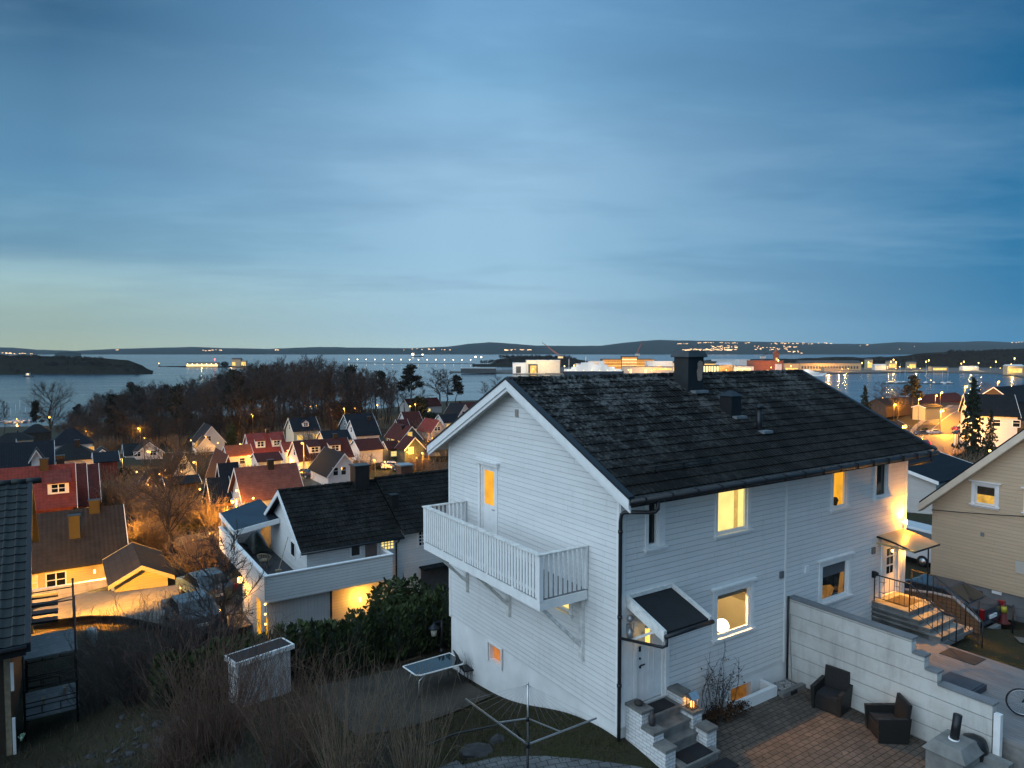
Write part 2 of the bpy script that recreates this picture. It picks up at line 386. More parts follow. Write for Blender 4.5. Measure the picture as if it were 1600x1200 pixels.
a1 = g.noise(.12, 6, .6); a2 = g.noise(1.3, 6, .65); a3 = g.noise(14, 5, .7)
col = g.mix(g.ramp(a1, [(.4, 0.0), (.62, 1.0)]), (.034, .030, .018), (.040, .045, .014))
col = g.mix(g.ramp(a2, [(.38, 0.0), (.66, 1.0)]), col, (.050, .040, .026))
col = g.mix(g.ramp(a3, [(.42, 0.0), (.66, .8)]), col, (.020, .019, .012))
g.bump(g.m('ADD', a3, g.m('MULTIPLY', a2, 2.0)), .8, .08)
M['ground'] = g.fin(col, .95, .2)
struct(mb.build('ground', M['ground']))
# ---------------------------------------------------------------- the fjord
mb = MB(); ring = [0, 300, 700, 1400, 3000, 8000, 15000]
mb.grid([[(max(r, .01)*math.sin(a), max(r, .01)*math.cos(a), 0) for a in np.linspace(-math.pi, math.pi, 49)] for r in ring])
g = NG('fjord water')
v1 = g.noise(.11, 5, .6, g.mapv((1, .45, 1), (0, 0, .3))); v2 = g.noise(.016, 4, .6, g.mapv((.35, 1.3, 1)))
g.bump(g.m('ADD', v1, g.m('MULTIPLY', v2, 2.2)), .40, 1.2)
M['water'] = g.fin((.010, .028, .05), g.m('ADD', .14, g.m('MULTIPLY', v2, .16)), .35)
struct(mb.build('water', M['water']))
# ---------------------------------------------------------------- land across the water
def ridge_land(name, prof, d, depth, mat, d_end=None, base=-3, rough=0.0, seed=0):
    """prof: (px, py of skyline); the land rises from a shoreline at distance d and falls away behind"""
    pts = []
    for (x0, y0), (x1, y1) in zip(prof[:-1], prof[1:]):
        k = max(2, int(abs(x1-x0)/8))
        pts += [(x0+(x1-x0)*i/k, y0+(y1-y0)*i/k) for i in range(k)]
    pts.append(prof[-1]); n = len(pts); rows = [[] for _ in range(6)]
    for i, (px, py) in enumerate(pts):
        dd = d + (d_end-d)*i/(n-1) if d_end else d
        top = P(px, py, dd+depth*.5); hgt = max(top.z, .2)
        hgt += rough*(mnoise.noise((i*.37, seed, 0)) + .5*mnoise.noise((i*1.1, seed, 3)))
        for r, (k, hh) in enumerate(((0, base/hgt if hgt else 0), (.03, .12), (.2, .55+.1*mnoise.noise((i*.3, 5, seed))), (.5, 1.0), (.8, .6), (1.0, base/hgt))):
            q = P(px, 560, dd + depth*k); rows[r].append((q.x, q.y, hgt*hh if r not in (0, 5) else base))
    mb = MB(); mb.grid(rows); return struct(mb.build(name, mat))
g = NG('forested hillside')
nz = g.noise(.012, 6, .7); n2 = g.noise(.06, 3, .7)
M['hill'] = g.fin(g.mix(g.ramp(nz, [(.35, 0.0), (.7, 1.0)]), (.018, .030, .030), (.034, .046, .036)), 1.0, 0.0)
g = NG('dark wooded shore')
nz = g.noise(.05, 6, .7)
M['shorewood'] = g.fin(g.mix(g.ramp(nz, [(.35, 0.0), (.7, 1.0)]), (.016, .018, .014), (.03, .028, .02)), 1.0, 0.0)
ridge_land('hills', [(-400,545),(-60,541),(20,543),(60,546.5),(120,548),(180,545),(240,543.5),(300,542),(360,544),(420,545),(500,542),(560,543),(640,544),(700,541.5),(735,537),(765,534.5),(800,537),(840,540),(900,540.5),(940,540),(970,536),(1000,533),(1030,531),(1060,532),(1110,532.5),(1170,533.5),(1240,535),(1300,537),(1360,537.5),(1400,534.5),(1450,535),(1500,534),(1540,533),(1580,535),(1640,533),(1800,530),(2100,536)], 8200, 5000, M['hill'], rough=4)
ridge_land('far_islet', [(86,552),(95,550.2),(108,549.6),(118,550.3),(127,552)], 5000, 300, M['hill'])
ridge_land('wooded_point', [(-500,556),(-100,553),(0,554),(60,556.5),(120,558),(170,560),(200,563),(222,571),(236,580.5),(245,583)], 1300, 330, M['shorewood'], rough=1.5)
ridge_land('shipyard_point', [(738,577),(765,570),(775,562),(800,557.5),(840,556.5),(880,557),(905,562),(935,566),(950,572)], 1900, 500, M['shorewood'], rough=2.0)
ridge_land('harbour_shore', [(1000,569),(1060,564),(1110,562),(1200,561),(1260,560),(1300,557.5),(1350,558.5),(1400,557),(1440,552),(1500,549),(1560,546),(1620,544),(1700,541),(2000,540)], 1720, 900, M['shorewood'], rough=3.0)
def slab(name, pts, z1, mat, z0=-3):
    mb = MB(); mb.prism([(p[0], p[1]) for p in pts], 'z', z0, z1); return struct(mb.build(name, mat))
M['quay'] = plain('quay concrete', (.10, .10, .095), .9, .3, .05)
def flat(px, d): q = P(px, 600, d); return (q.x, q.y)
slab('quay', [flat(702,1400),flat(820,1330),flat(900,1300),flat(1000,1270),(flat(1250,1260)),flat(1290,1330),flat(1460,1420),flat(1560,1330),flat(1640,1000),flat(2100,1000),flat(2100,2300),flat(1300,2300),flat(950,2000),flat(760,1500),flat(702,1440)], 2.2, M['quay'])
slab('breakwater', [flat(546,2500),flat(742,2350),flat(742,2362),flat(546,2512)], 1.8, M['quay'])
slab('fort_islet', [flat(248,1950),flat(290,1880),flat(350,1850),flat(395,1900),flat(395,1960),flat(290,1960)], 1.6, M['shorewood'])
# ---------------------------------------------------------------- roads
g = NG('damp asphalt')
M['asphalt'] = g.fin(g.mix(g.ramp(g.noise(.5, 6, .65), [(.3, 0.0), (.7, 1.0)]), (.040, .040, .040), (.065, .062, .058)), .6, .4)
g = NG('gravel drive')
M['gravel'] = g.fin(g.mix(g.ramp(g.noise(2.5, 6, .7), [(.3, 0.0), (.7, 1.0)]), (.10, .092, .08), (.17, .155, .13)), .9, .2)
def strip(name, pts, wd, mat, lift=.08, side=0.0):
    pts = [Vector((p[0], p[1], 0)) for p in pts]; fine = []
    for a, b in zip(pts[:-1], pts[1:]):
        k = max(2, int((b-a).length/2.0)); fine += [a.lerp(b, i/k) for i in range(k)]
    fine.append(pts[-1]); rows = []
    for i, p in enumerate(fine):
        d = (fine[min(i+2, len(fine)-1)]-fine[max(i-2, 0)]).normalized(); nrm = Vector((-d.y, d.x, 0))
        cen = p + nrm*side; row = []
        for k in np.linspace(-.5, .5, 7):
            q = cen + nrm*wd*k; row.append((q.x, q.y, ground(q.x, q.y)+lift))
        rows.append(row)
    mb = MB(); mb.grid(rows); return struct(mb.build(name, mat))
strip('road', road_pts, 11.5, M['asphalt'], .10)
strip('pavement', road_pts, 2.2, M['conc'], .22, -7.0)
strip('pavement', road_pts, 2.0, M['conc'], .22, 6.9)
mb = MB()
M['paint'] = plain('road paint', (.6, .6, .56), .7, .2, 2)
strip('road_marking', road_pts, .22, M['paint'], .14, -5.2); strip('road_marking', road_pts, .22, M['paint'], .14, 1.2)
for k_, l_ in enumerate(lanes): strip('village_road', l_, 4.5, M['gravel'] if k_ == 0 else M['asphalt'], .10+.02*k_)
strip('driveway', drives[0], 6.0, M['gravel'], .08)
strip('driveway', drives[1], 3.4, M['asphalt'], .06)
# ================================================================ the white house on the right
HL, HW = 13.45, 8.7; RT, RS = 4.36, .496
def rtop(t): return 44.2 - RS*abs(t-RT)
def clip(poly, f):
    out = []
    for i, p in enumerate(poly):
        q = poly[(i+1) % len(poly)]; a, b = f(p), f(q)
        if a >= 0: out.append(p)
        if a*b < 0:
            k = a/(a-b); out.append((p[0]+(q[0]-p[0])*k, p[1]+(q[1]-p[1])*k))
    return out
def wall(mb, fn, a0, a1, z0, z1, holes=(), top=None, brk=(), rev=.14):
    """fn(a, z, depth) -> point; holes (a0,a1,z0,z1) are left open with reveals"""
    A = sorted({a0, a1, *brk, *[h[0] for h in holes], *[h[1] for h in holes]}); Zs = sorted({z0, z1, *[h[2] for h in holes], *[h[3] for h in holes]})
    for x0, x1 in zip(A[:-1], A[1:]):
        for y0, y1 in zip(Zs[:-1], Zs[1:]):
            mx, my = (x0+x1)/2, (y0+y1)/2
            if any(h[0] < mx < h[1] and h[2] < my < h[3] for h in holes): continue
            pl = [(x0,y0),(x1,y0),(x1,y1),(x0,y1)]
            if top: pl = clip(pl, lambda p: top(p[0])-p[1])
            if len(pl) > 2: mb.poly([fn(p, q, 0) for p, q in pl])
    for h in holes:
        c = [(h[0],h[2]),(h[1],h[2]),(h[1],h[3]),(h[0],h[3])]
        for i in range(4):
            p, q = c[i], c[(i+1) % 4]; mb.poly([fn(*p, 0), fn(*p, rev), fn(*q, rev), fn(*q, 0)])
FF = lambda a, z, d: (a, d, z)          # facade, depth inward
GG = lambda a, z, d: (d, a, z)          # gable
house = thingS('duplex_house', 'large white timber house with dark tiled roof and corner balcony, nearest building on the right', 'house', 0, 0, 35.2)
fwin = dict(small=(.94,1.30,40.08,41.2), big=(3.53,4.78,40.02,41.3), low=(3.56,4.99,37.15,38.34), nar=(8.96,9.70,40.04,41.25), dark=(11.45,12.18,40.08,41.2), rlow=(8.46,9.92,37.13,38.28))
gwin = dict(low=(1.95,2.85,37.98,38.62), base=(5.36,6.12,35.10,35.70))
mb = MB(); fdoor = (.58,1.60,36.1,38.22); rdoor = (12.02,12.98,36.62,38.62); gdoor = (5.66,6.60,39.0,41.34)
wall(mb, FF, 0, HL, 35.75, 41.75, list(fwin.values())+[fdoor, rdoor])
mb.mi = 0
wall(mb, GG, 0, HW, 35.75, 44.0, [gwin['low'], gdoor], lambda t: rtop(t)-.16, (RT,))
mb.poly([(0,HW,35.75),(HL,HW,35.75),(HL,HW,41.85),(0,HW,41.85)]); 
mb.poly([(HL,0,35.75),(HL,HW,35.75),(HL,HW,rtop(HW)-.2),(HL,RT,44.0),(HL,0,rtop(0)-.2)])
mb.build('wall', M['white'], house)
mb = MB()
for bxs in (((-.022, .10, -.022, -.001, 35.7, 38.9), (0, .44, -.016, -.001, 35.7, 38.9), (0, .16, -.03, -.001, 38.9, 41.6), (-.022, -.001, 0, .10, 35.7, 41.7)), ((HL-.12, HL+.022, -.022, -.001, 35.7, 41.6),), ((-.022, -.001, HW-.10, HW+.02, 35.7, 41.8),), ((6.55, 6.62, -.02, -.001, 35.7, 41.6),)):
    mb = MB()
    for q in bxs: mb.box(*q)
    mb.build('corner_board', M['trim'], house)
mb = MB(); I = .035
fdn = [(0,-.2),]
wall(mb, lambda a, z, d: (I+d, a, z), I, HW-I, 32.8, 35.75, [gwin['base']], rev=.25)
wall(mb, lambda a, z, d: (a, I+d, z), I, HL-I, 34.2, 35.75, [(4.25,5.15,34.98,35.5)], rev=.2)
mb.poly([(I,HW-I,32.8),(HL-I,HW-I,32.8),(HL-I,HW-I,35.75),(I,HW-I,35.75)]); mb.poly([(HL-I,I,33),(HL-I,HW-I,33),(HL-I,HW-I,35.75),(HL-I,I,35.75)])
mb.poly([(0,0,35.75),(HL,0,35.75),(HL,I,35.75),(0,I,35.75)]); mb.poly([(0,0,35.752),(0,HW,35.752),(I,HW,35.752),(I,0,35.752)])
mb.build('foundation', M['rend'], house)
# roof
S0, S1 = -.45, 13.75
def pantiles(s0, s1, t_eave, t_ridge, z_eave, z_ridge, col=.15, gauge=.36, amp=.020, sub=6, parent=None, mat=None, name='roof'):
    L = math.hypot(t_ridge-t_eave, z_ridge-z_eave); nr = max(2, round(L/gauge)); nc = max(2, round((s1-s0)/col)); dt, dz = (t_ridge-t_eave)/L, (z_ridge-z_eave)/L
    nt_, nz_ = -dz*(1 if dt > 0 else -1), abs(dt)
    prof = []
    for j in range(sub):
        f = j/sub; prof.append((math.cos(2*math.pi*f)*.5+.5)**1.3 if f < .62 else .0 + .12*math.sin(math.pi*(f-.62)/.38))
    rows = []; rr = random.Random(3)
    jit = [[rr.uniform(-.003, .003) for _ in range(nc+1)] for _ in range(nr)]
    for i in range(nr):
        for e, (b, hh) in enumerate(((i*L/nr, .0), (i*L/nr+.003, .034), ((i+1)*L/nr, .006))):
            row = []
            for j in range(nc*sub+1):
                s = s0 + (s1-s0)*j/(nc*sub); h = amp*prof[j % sub]*(1 if e else .3) + hh + (jit[i][j//sub] if e == 1 else 0)
                bb = b + (jit[i][j//sub]*.8 if e < 2 else 0)
                row.append((s, t_eave+dt*bb+nt_*h, z_eave+dz*bb+nz_*h))
            rows.append(row)
    mb = MB(); mb.grid(rows, False); return mb
g = NG('old concrete roof tile'); x, y, z = g.xyz()
b1 = g.noise(.55, 6, .7); b2 = g.noise(2.2, 6, .7, g.mapv((1, .35, .35))); b3 = g.noise(16, 4, .75); b4 = g.noise(42, 3, .6)
col = g.mix(g.ramp(b1, [(.32, 0.0), (.7, 1.0)]), (.0045, .005, .005), (.012, .0115, .010))
col = g.mix(g.ramp(b2, [(.5, 0.0), (.78, .8)]), col, (.026,.025,.022))
up = g.ramp(g.m('ADD', g.m('MULTIPLY', z, .26), g.m('MULTIPLY', x, -.03)), [(1.75, 0.0), (2.3, 1.0)]) if False else g.ramp(g.m('SUBTRACT', g.m('MULTIPLY', g.m('SUBTRACT', z, 6.6), .45), g.m('MULTIPLY', x, .035)), [(0, .12), (.9, 1.0)])
patch = g.ramp(g.m('MULTIPLY', g.noise(1.1, 5, .75), g.noise(7, 4, .7)), [(.23, 0.0), (.35, 1.0)])
col = g.mix(g.m('MULTIPLY', g.m('MULTIPLY', patch, up), .62), col, (.20, .205, .20))
col = g.mix(g.m('MULTIPLY', g.ramp(b3, [(.70, 0.0), (.74, 1.0)]), .85), col, (.27, .27, .25))
col = g.mix(g.m('MULTIPLY', g.ramp(b4, [(.74, 0.0), (.77, 1.0)]), .7), col, (.3, .3, .28))
col = g.mix(g.m('MULTIPLY', g.ramp(g.noise(3.1, 5, .7), [(.62, 0.0), (.75, 1.0)]), .5), col, (.022, .03, .012))
g.bump(g.noise(60, 3, .7), .4, .004)
M['oldtile'] = g.fin(col, .75, .12)
roof = pantiles(S0+.12, S1-.1, -.74, RT-.02, rtop(-.74)-.03, rtop(RT)-.04).build('roof', M['oldtile'], house)
mb = MB(); tb = 2*RT+.74
mb.hexa([(S0+.05,RT,44.13),(S1-.05,RT,44.13),(S1-.05,tb,rtop(tb)-.06),(S0+.05,tb,rtop(tb)-.06)], [(S0+.05,RT,44.19),(S1-.05,RT,44.19),(S1-.05,tb,rtop(tb)),(S0+.05,tb,rtop(tb))])
mb.build('rear_slope', M['oldtile'], roof)
mb = MB(); k = 36
for i in range(k):
    a = S0+.05 + (S1-S0-.1)*i/k; mb.tube([(a, RT, 44.13), (a+(S1-S0)/k+.04, RT, 44.12)], [.135, .115], 10)
mb.build('ridge_tile', M['oldtile'], roof)
mb = MB()     # bargeboards, two stepped boards each side; soffit
for sg, te in ((-1, -.80), (1, tb)):
    for (sa, sb, h0, h1) in ((S0-.03, S0+.01, -.26, -.02), (S0+.012, S0+.05, -.36, -.20)):
        mb.hexa([(sa,te,rtop(te)+h0),(sb,te,rtop(te)+h0),(sb,RT,44.2+h0),(sa,RT,44.2+h0)], [(sa,te,rtop(te)+h1),(sb,te,rtop(te)+h1),(sb,RT,44.2+h1),(sa,RT,44.2+h1)])
mb.build('bargeboard', M['trim'], house)
mb = MB()
for te in (-.80, tb):
    mb.hexa([(S0+.05,te,rtop(te)-.20),(S1,te,rtop(te)-.20),(S1,RT,44.0),(S0+.05,RT,44.0)], [(S0+.05,te,rtop(te)-.15),(S1,te,rtop(te)-.15),(S1,RT,44.05),(S0+.05,RT,44.05)])
mb.build('soffit', M['trimold'], house)
M['bluesteel'] = plain('dark blue steel verge', (.010, .016, .024), .5, .2, 4)
for sa, sb in ((S0-.045, S0+.13), (S1-.12, S1+.045)):
    mb = MB()
    for te in (-.82, tb+.02):
        mb.hexa([(sa,te,rtop(te)-.03),(sb,te,rtop(te)-.03),(sb,RT,44.17),(sa,RT,44.17)], [(sa,te,rtop(te)+.035),(sb,te,rtop(te)+.035),(sb,RT,44.235),(sa,RT,44.235)])
    mb.build('verge_flashing', M['bluesteel'], roof)
mb = MB(); mb.tube([(S0, -.84, rtop(-.8)-.10), (S1, -.84, rtop(-.8)-.12)], .075, 10); mb.box(S0+.05, S1, -.80, -.76, rtop(-.8)-.24, rtop(-.8)-.05)
for i in range(16): a = S0+.4+i*.88; mb.box(a, a+.03, -.93, -.80, rtop(-.8)-.2, rtop(-.8)-.02)
mb.build('gutter', M['gutter'], house)
mb = MB()     # snow guard rail
for a in (1.0, 2.0, 3.0): mb.bar((a, -.15, rtop(-.15)), (a, -.20, rtop(-.15)+.2), .03)
mb.tube([(.6,-.20,rtop(-.15)+.10),(3.3,-.20,rtop(-.15)+.10)], .016, 5); mb.tube([(.6,-.20,rtop(-.15)+.19),(3.3,-.20,rtop(-.15)+.19)], .016, 5)
mb.build('snow_guard', M['black'], roof)
mb = MB(); ez = rtop(-.8)-.16
mb.tube([(.42,-.84,ez),(.42,-.84,ez-.20),(.38,-.80,ez-.27),(.30,-.66,ez-.30),(.02,-.16,ez-.36),(-.04,-.09,ez-.42),(-.05,-.07,ez-.6),(-.05,-.07,35.75),(-.05,-.07,35.45)], .048, 10)
for zz in (40.6, 38.5, 36.8): mb.cyl((-.05,-.07,zz), .062, .07, 10)
mb.build('downpipe', M['gutter'], house)
mb = MB(); zr = rtop(-.8)-.16
mb.tube([(HL-.1,-.84,zr),(HL-.1,-.84,zr-.2),(HL-.02,-.3,zr-.4),(HL+.06,.06,zr-.5),(HL+.06,.06,36.4)], .045, 8)
mb.build('downpipe', M['gutter'], house)
# chimney with flaking patch
def cbox(mb, s, t, a, b, z0, z1): mb.box(s-a/2, s+a/2, t-b/2, t+b/2, z0, z1)
c_s, c_t = 6.35, 3.62
mb = MB(); cbox(mb, c_s, c_t, .74, .62, rtop(c_t)-.5, 44.88); chim = mb.build('chimney', plain('black chimney cladding', (.014, .017, .019), .55, .3, 2), house)
mb = MB(); cbox(mb, c_s, c_t, .88, .76, 44.78, 44.83); mb.hexa([(c_s-.47,c_t-.41,44.80),(c_s+.47,c_t-.41,44.80),(c_s+.47,c_t+.41,44.80),(c_s-.47,c_t+.41,44.80)], [(c_s-.38,c_t-.32,45.0),(c_s+.38,c_t-.32,45.0),(c_s+.38,c_t+.32,45.0),(c_s-.38,c_t+.32,45.0)])
mb.build('chimney_cap', plain('chimney cap', (.04, .05, .055), .5, .2, 3), chim)
pp = [(.05,.00),(.13,-.03),(.22,.0),(.26,.09),(.25,.22),(.29,.33),(.27,.47),(.30,.58),(.26,.67),(.18,.71),(.10,.69),(.04,.60),(.06,.45),(.01,.33),(.03,.15)]
mb = MB(); mb.prism([(c_s+.03+p*1.05, 44.02+q*.92) for p, q in pp], 'y', c_t-.31-.008, c_t-.305); mb.build('bare_patch', plain('bare plaster', (.36, .27, .21), .9, .3, 14, .4), chim)
mb = MB(); cbox(mb, c_s+.05, c_t-.42, .62, .25, rtop(c_t-.42)-.02, rtop(c_t-.42)+.07); mb.build('flashing', M['lead'], chim)
v_s, v_t = 6.55, 2.05
mb = MB(); cbox(mb, v_s, v_t, .46, .46, rtop(v_t)-.4, rtop(v_t)+.52); vent = mb.build('roof_vent', M['black'], house)
mb = MB(); zt = rtop(v_t)+.52; mb.hexa([(v_s-.29,v_t-.29,zt),(v_s+.29,v_t-.29,zt),(v_s+.29,v_t+.29,zt),(v_s-.29,v_t+.29,zt)], [(v_s-.05,v_t-.05,zt+.16),(v_s+.05,v_t-.05,zt+.16),(v_s+.05,v_t+.05,zt+.16),(v_s-.05,v_t+.05,zt+.16)])
mb.build('vent_cap', M['bluesteel'], vent)
mb = MB(); cbox(mb, v_s+.02, v_t-.33, .5, .22, rtop(v_t-.33)-.02, rtop(v_t-.33)+.06); mb.build('flashing', M['lead'], vent)
p_s, p_t = 6.75, 1.12
mb = MB(); mb.cyl((p_s,p_t,rtop(p_t)-.3), .085, .95, 12); pipe = mb.build('vent_pipe', M['black'], house)
mb = MB(); mb.lathe((p_s,p_t,rtop(p_t)+.65), [(.06,0),(.15,.01),(.02,.10)], 12); mb.build('vent_cap', M['bluesteel'], pipe)
mb = MB(); cbox(mb, p_s+.03, p_t-.2, .42, .26, rtop(p_t-.2)-.02, rtop(p_t-.2)+.06); mb.build('flashing', M['lead'], pipe)
# windows
def window(fn, h, pane, parent, trim=.10, trimR=None, sill=True, lint=False, depth=.10, mull=None, top=True, sash=.055):
    a0, a1, z0, z1 = h; trimR = trimR or trim
    f = MB()
    def bx(p0, p1, q0, q1, d0, d1):
        c = [fn(p, q, d) for p in (p0, p1) for q in (q0, q1) for d in (d0, d1)]
        f.box(min(v[0] for v in c), max(v[0] for v in c), min(v[1] for v in c), max(v[1] for v in c), min(v[2] for v in c), max(v[2] for v in c))
    bx(a0-trim, a0, z0-.02, z1+(trim if top else 0), -.028, .004); bx(a1, a1+trimR, z0-.02, z1+(trim if top else 0), -.026, .004)
    if top: bx(a0, a1, z1, z1+trim, -.030, .004)
    for p0, p1, q0, q1 in ((a0, a0+sash, z0, z1), (a1-sash, a1, z0, z1), (a0+sash, a1-sash, z0, z0+sash), (a0+sash, a1-sash, z1-sash, z1)): bx(p0, p1, q0, q1, .03, depth-.012)
    for mo, val in (mull or []):
        if mo == 'v': bx(val-.018, val+.018, z0+sash, z1-sash, .04, depth-.013)
        else: bx(a0+sash, a1-sash, val-.018, val+.018, .041, depth-.014)
    fr = f.build('window', M['trim'], parent)
    f = MB(); f.poly([fn(a0, z0, depth), fn(a1, z0, depth), fn(a1, z1, depth), fn(a0, z1, depth)]); f.build('pane', pane, fr)
    if sill:
        f = MB(); bx2 = bx
        def sl(d0, d1, q0, q1): bx(a0-trim-.05, a1+trimR+.05, q0, q1, d0, d1)
        sl(-.10, .003, z0-.075, z0-.022)
        bx(a0-trim, a1+trimR, z0-.15, z0-.075, -.032, .003); f.build('sill', M['trim'], fr)
    if lint:
        f = MB(); bx(a0-trim-.08, a1+trimR+.08, z1+trim, z1+trim+.05, -.11, .003); f.build('lintel', M['trim'], fr)
    return fr
window(FF, fwin['small'], M['dglass'], house, .10, .22, top=False)
window(FF, fwin['big'], M['warm_pale'], house, .10, .14, top=False)
wl_ = window(FF, fwin['low'], M['glass'], house, .16, .13, lint=True)
window(FF, fwin['nar'], M['amber'], house, .12, .12, top=False)
mb = MB(); mb.lathe((9.2,.06,40.10), [(.05,0),(.075,.09),(.07,.1),(.10,.16),(.06,.25),(.01,.27)], 8); mb.build('plant_pot', plain('dark pot plant', (.04,.03,.015), .8), house)
mb = MB(); mb.poly([(4.32,.092,40.05),(4.50,.092,40.05),(4.50,.092,41.28),(4.32,.092,41.28)]); mb.build('curtain', emit('lit curtain', (.9,.55,.14), .9, .3, 6), house)
window(FF, fwin['dark'], M['dglass'], house, .12, .20, top=False)
wr_ = window(FF, fwin['rlow'], M['dglass'], house, .16, .13, lint=True)
mb = MB(); mb.poly([(8.55,.094,37.85),(9.84,.094,37.85),(9.84,.094,38.22),(8.55,.094,38.22)]); mb.build('blind', plain('grey blind', (.09, .10, .11), .8, .1), wr_)
mb = MB(); mb.poly([(8.55,.095,37.19),(9.15,.095,37.19),(9.32,.095,37.4),(9.1,.095,37.55),(8.55,.095,37.62)]); mb.poly([(9.52,.095,37.19),(9.84,.095,37.19),(9.84,.095,37.85),(9.62,.095,37.85)])
mb.build('pane', emit('dim lit kitchen', (.75, .33, .04), .55, .8, 3.0), wr_)
window(GG, gwin['low'], M['warm_pale'], house, .12, .12)
window(GG, gwin['base'], M['orange'], house, .06, .06, sill=False, depth=.2)
# room behind the lower window, lit by a globe lamp
room = MB(); a, b, c, d, e, f_ = 2.7, 6.4, .16, 3.6, 36.25, 38.75
room.poly([(a,d,e),(b,d,e),(b,d,f_),(a,d,f_)]); room.poly([(a,c,e),(a,d,e),(a,d,f_),(a,c,f_)]); room.poly([(b,c,e),(b,d,e),(b,d,f_),(b,c,f_)]); room.poly([(a,c,e),(b,c,e),(b,d,e),(a,d,e)]); room.poly([(a,c,f_),(b,c,f_),(b,d,f_),(a,d,f_)])
wall(room, lambda q, z, dd: (q, c+.01+dd, z), a, b, e, f_, [fwin['low']], rev=-.02)
M['plaster'] = plain('cream plaster', (.72, .62, .42), .7, .06, 1)
rm = room.build('room', M['plaster'], house)
mb = MB(); mb.box(4.1, 5.7, 1.9, 2.4, 36.25, 38.0); mb.box(5.72, 6.35, .3, 1.9, 36.25, 37.5); mb.build('cupboard', plain('pale cupboard', (.75, .68, .48), .5, .06, 1), rm)
mb = MB(); mb.box(4.35, 5.3, 1.88, 1.895, 37.78, 37.83); mb.box(3.0, 6.39, .19, .24, 38.1, 38.33); mb.build('blind', plain('wooden blind', (.42, .30, .17), .7, .1), rm)
mb = MB(); mb.ball((4.55, .62, 37.06), .20, 12); mb.build('globe_lamp', emit('glowing globe', (1.0, .88, .55), 4.0), rm)
mb = MB(); mb.cyl((4.55,.62,36.25), .02, .65, 6); mb.build('lamp_stand', M['black'], rm)
plamp('lamp_light', (4.3, 1.0, 38.4-35.2), 70, (1, .66, .28), .10, house)
plamp('lamp_light', (4.3, 1.15, 38.62-35.2), 750, (1, .52, .2), .05, house, 70, (rad(-52), 0, 0))  # unseen ceiling spot, added to throw the light patch through the window onto the patio
# doors
mb = MB(); mb.box(.66, 1.52, .05, .09, 36.14, 38.15)
for a in (.86, 1.04, 1.22): mb.box(a, a+.02, .043, .05, 36.3, 38.0)
door = mb.build('front_door', M['trim'], house)
mb = MB(); mb.box(.58, .66, .02, .10, 36.1, 38.22); mb.box(1.52, 1.60, .02, .10, 36.1, 38.22); mb.box(.66, 1.52, .02, .10, 38.15, 38.22); mb.box(.47, .58, -.028, .003, 36.1, 38.3); mb.box(1.60, 1.72, -.027, .003, 36.1, 38.3); mb.build('frame', M['trim'], door)
mb = MB(); mb.cyl((.74,.03,37.03), .028, .05, 8); mb.bar((.74,.01,37.10),(.88,.01,37.10), .025); mb.ball((.74,.04,37.27), .03, 6); mb.box(.71, .77, .035, .052, 37.45, 37.58); mb.build('handle', M['black'], door)
mb = MB(); mb.box(12.10, 12.90, .05, .09, 36.66, 38.54); door2 = mb.build('side_door', M['trim'], house)
mb = MB(); mb.box(12.02, 12.10, .02, .10, 36.62, 38.62); mb.box(12.90, 12.98, .02, .10, 36.62, 38.62); mb.box(12.1, 12.9, .02, .1, 38.54, 38.62); mb.box(11.90, 12.02, -.028, .003, 36.62, 38.72); mb.box(12.98, 13.1, -.027, .003, 36.62, 38.72); mb.build('frame', M['trim'], door2)
mb = MB()
for i in range(2):
    for j in range(3): mb.box(12.36+i*.23, 12.54+i*.23, .044, .05, 37.32+j*.31, 37.57+j*.31)
mb.build('pane', M['dglass'], door2)
mb = MB(); mb.bar((12.18,.02,37.05),(12.3,.02,37.05), .025); mb.ball((12.18,.035,37.05), .03, 6); mb.build('handle', M['steel'], door2)
mb = MB(); mb.box(.06, .10, 5.74, 6.52, 39.03, 41.27); gd = mb.build('balcony_door', M['trim'], house)
mb = MB(); mb.box(.03, .11, 5.66, 5.74, 39, 41.34); mb.box(.03, .11, 6.52, 6.6, 39, 41.34); mb.box(.03,.11,5.74,6.52,41.27,41.34); mb.box(-.028,.003,5.54,5.66,39,41.4); mb.box(-.028,.003,6.6,6.72,39,41.4); mb.box(-.09,.003,5.46,6.8,41.4,41.5); mb.box(-.14,.003,5.42,6.84,41.5,41.54); mb.build('frame', M['trim'], gd)
mb = MB(); mb.poly([(.055,5.86,40.12),(.055,6.42,40.12),(.055,6.42,41.2),(.055,5.86,41.2)]); mb.build('pane', M['amber'], gd)
mb = MB(); mb.bar((.02,5.80,40.0),(.02,5.93,40.0), .025); mb.build('handle', M['steel'], gd)
# small fittings
mb = MB(); mb.box(-.03, .001, 4.40, 4.55, 43.05, 43.27); mb.build('wall_vent', plain('brown vent', (.30, .26, .23), .7), house)
M['gvent'] = plain('grey vent', (.14, .15, .16), .6)
mb = MB(); mb.box(6.30, 6.46, -.05, .001, 38.30, 38.50); mb.build('wall_vent', M['gvent'], house)
mb = MB(); mb.box(11.28, 11.46, -.05, .001, 38.20, 38.42); mb.build('wall_vent', M['gvent'], house)
mb = MB(); mb.box(7.56, 7.72, -.04, .001, 38.22, 38.44); mb.build('wall_box', M['trim'], house)
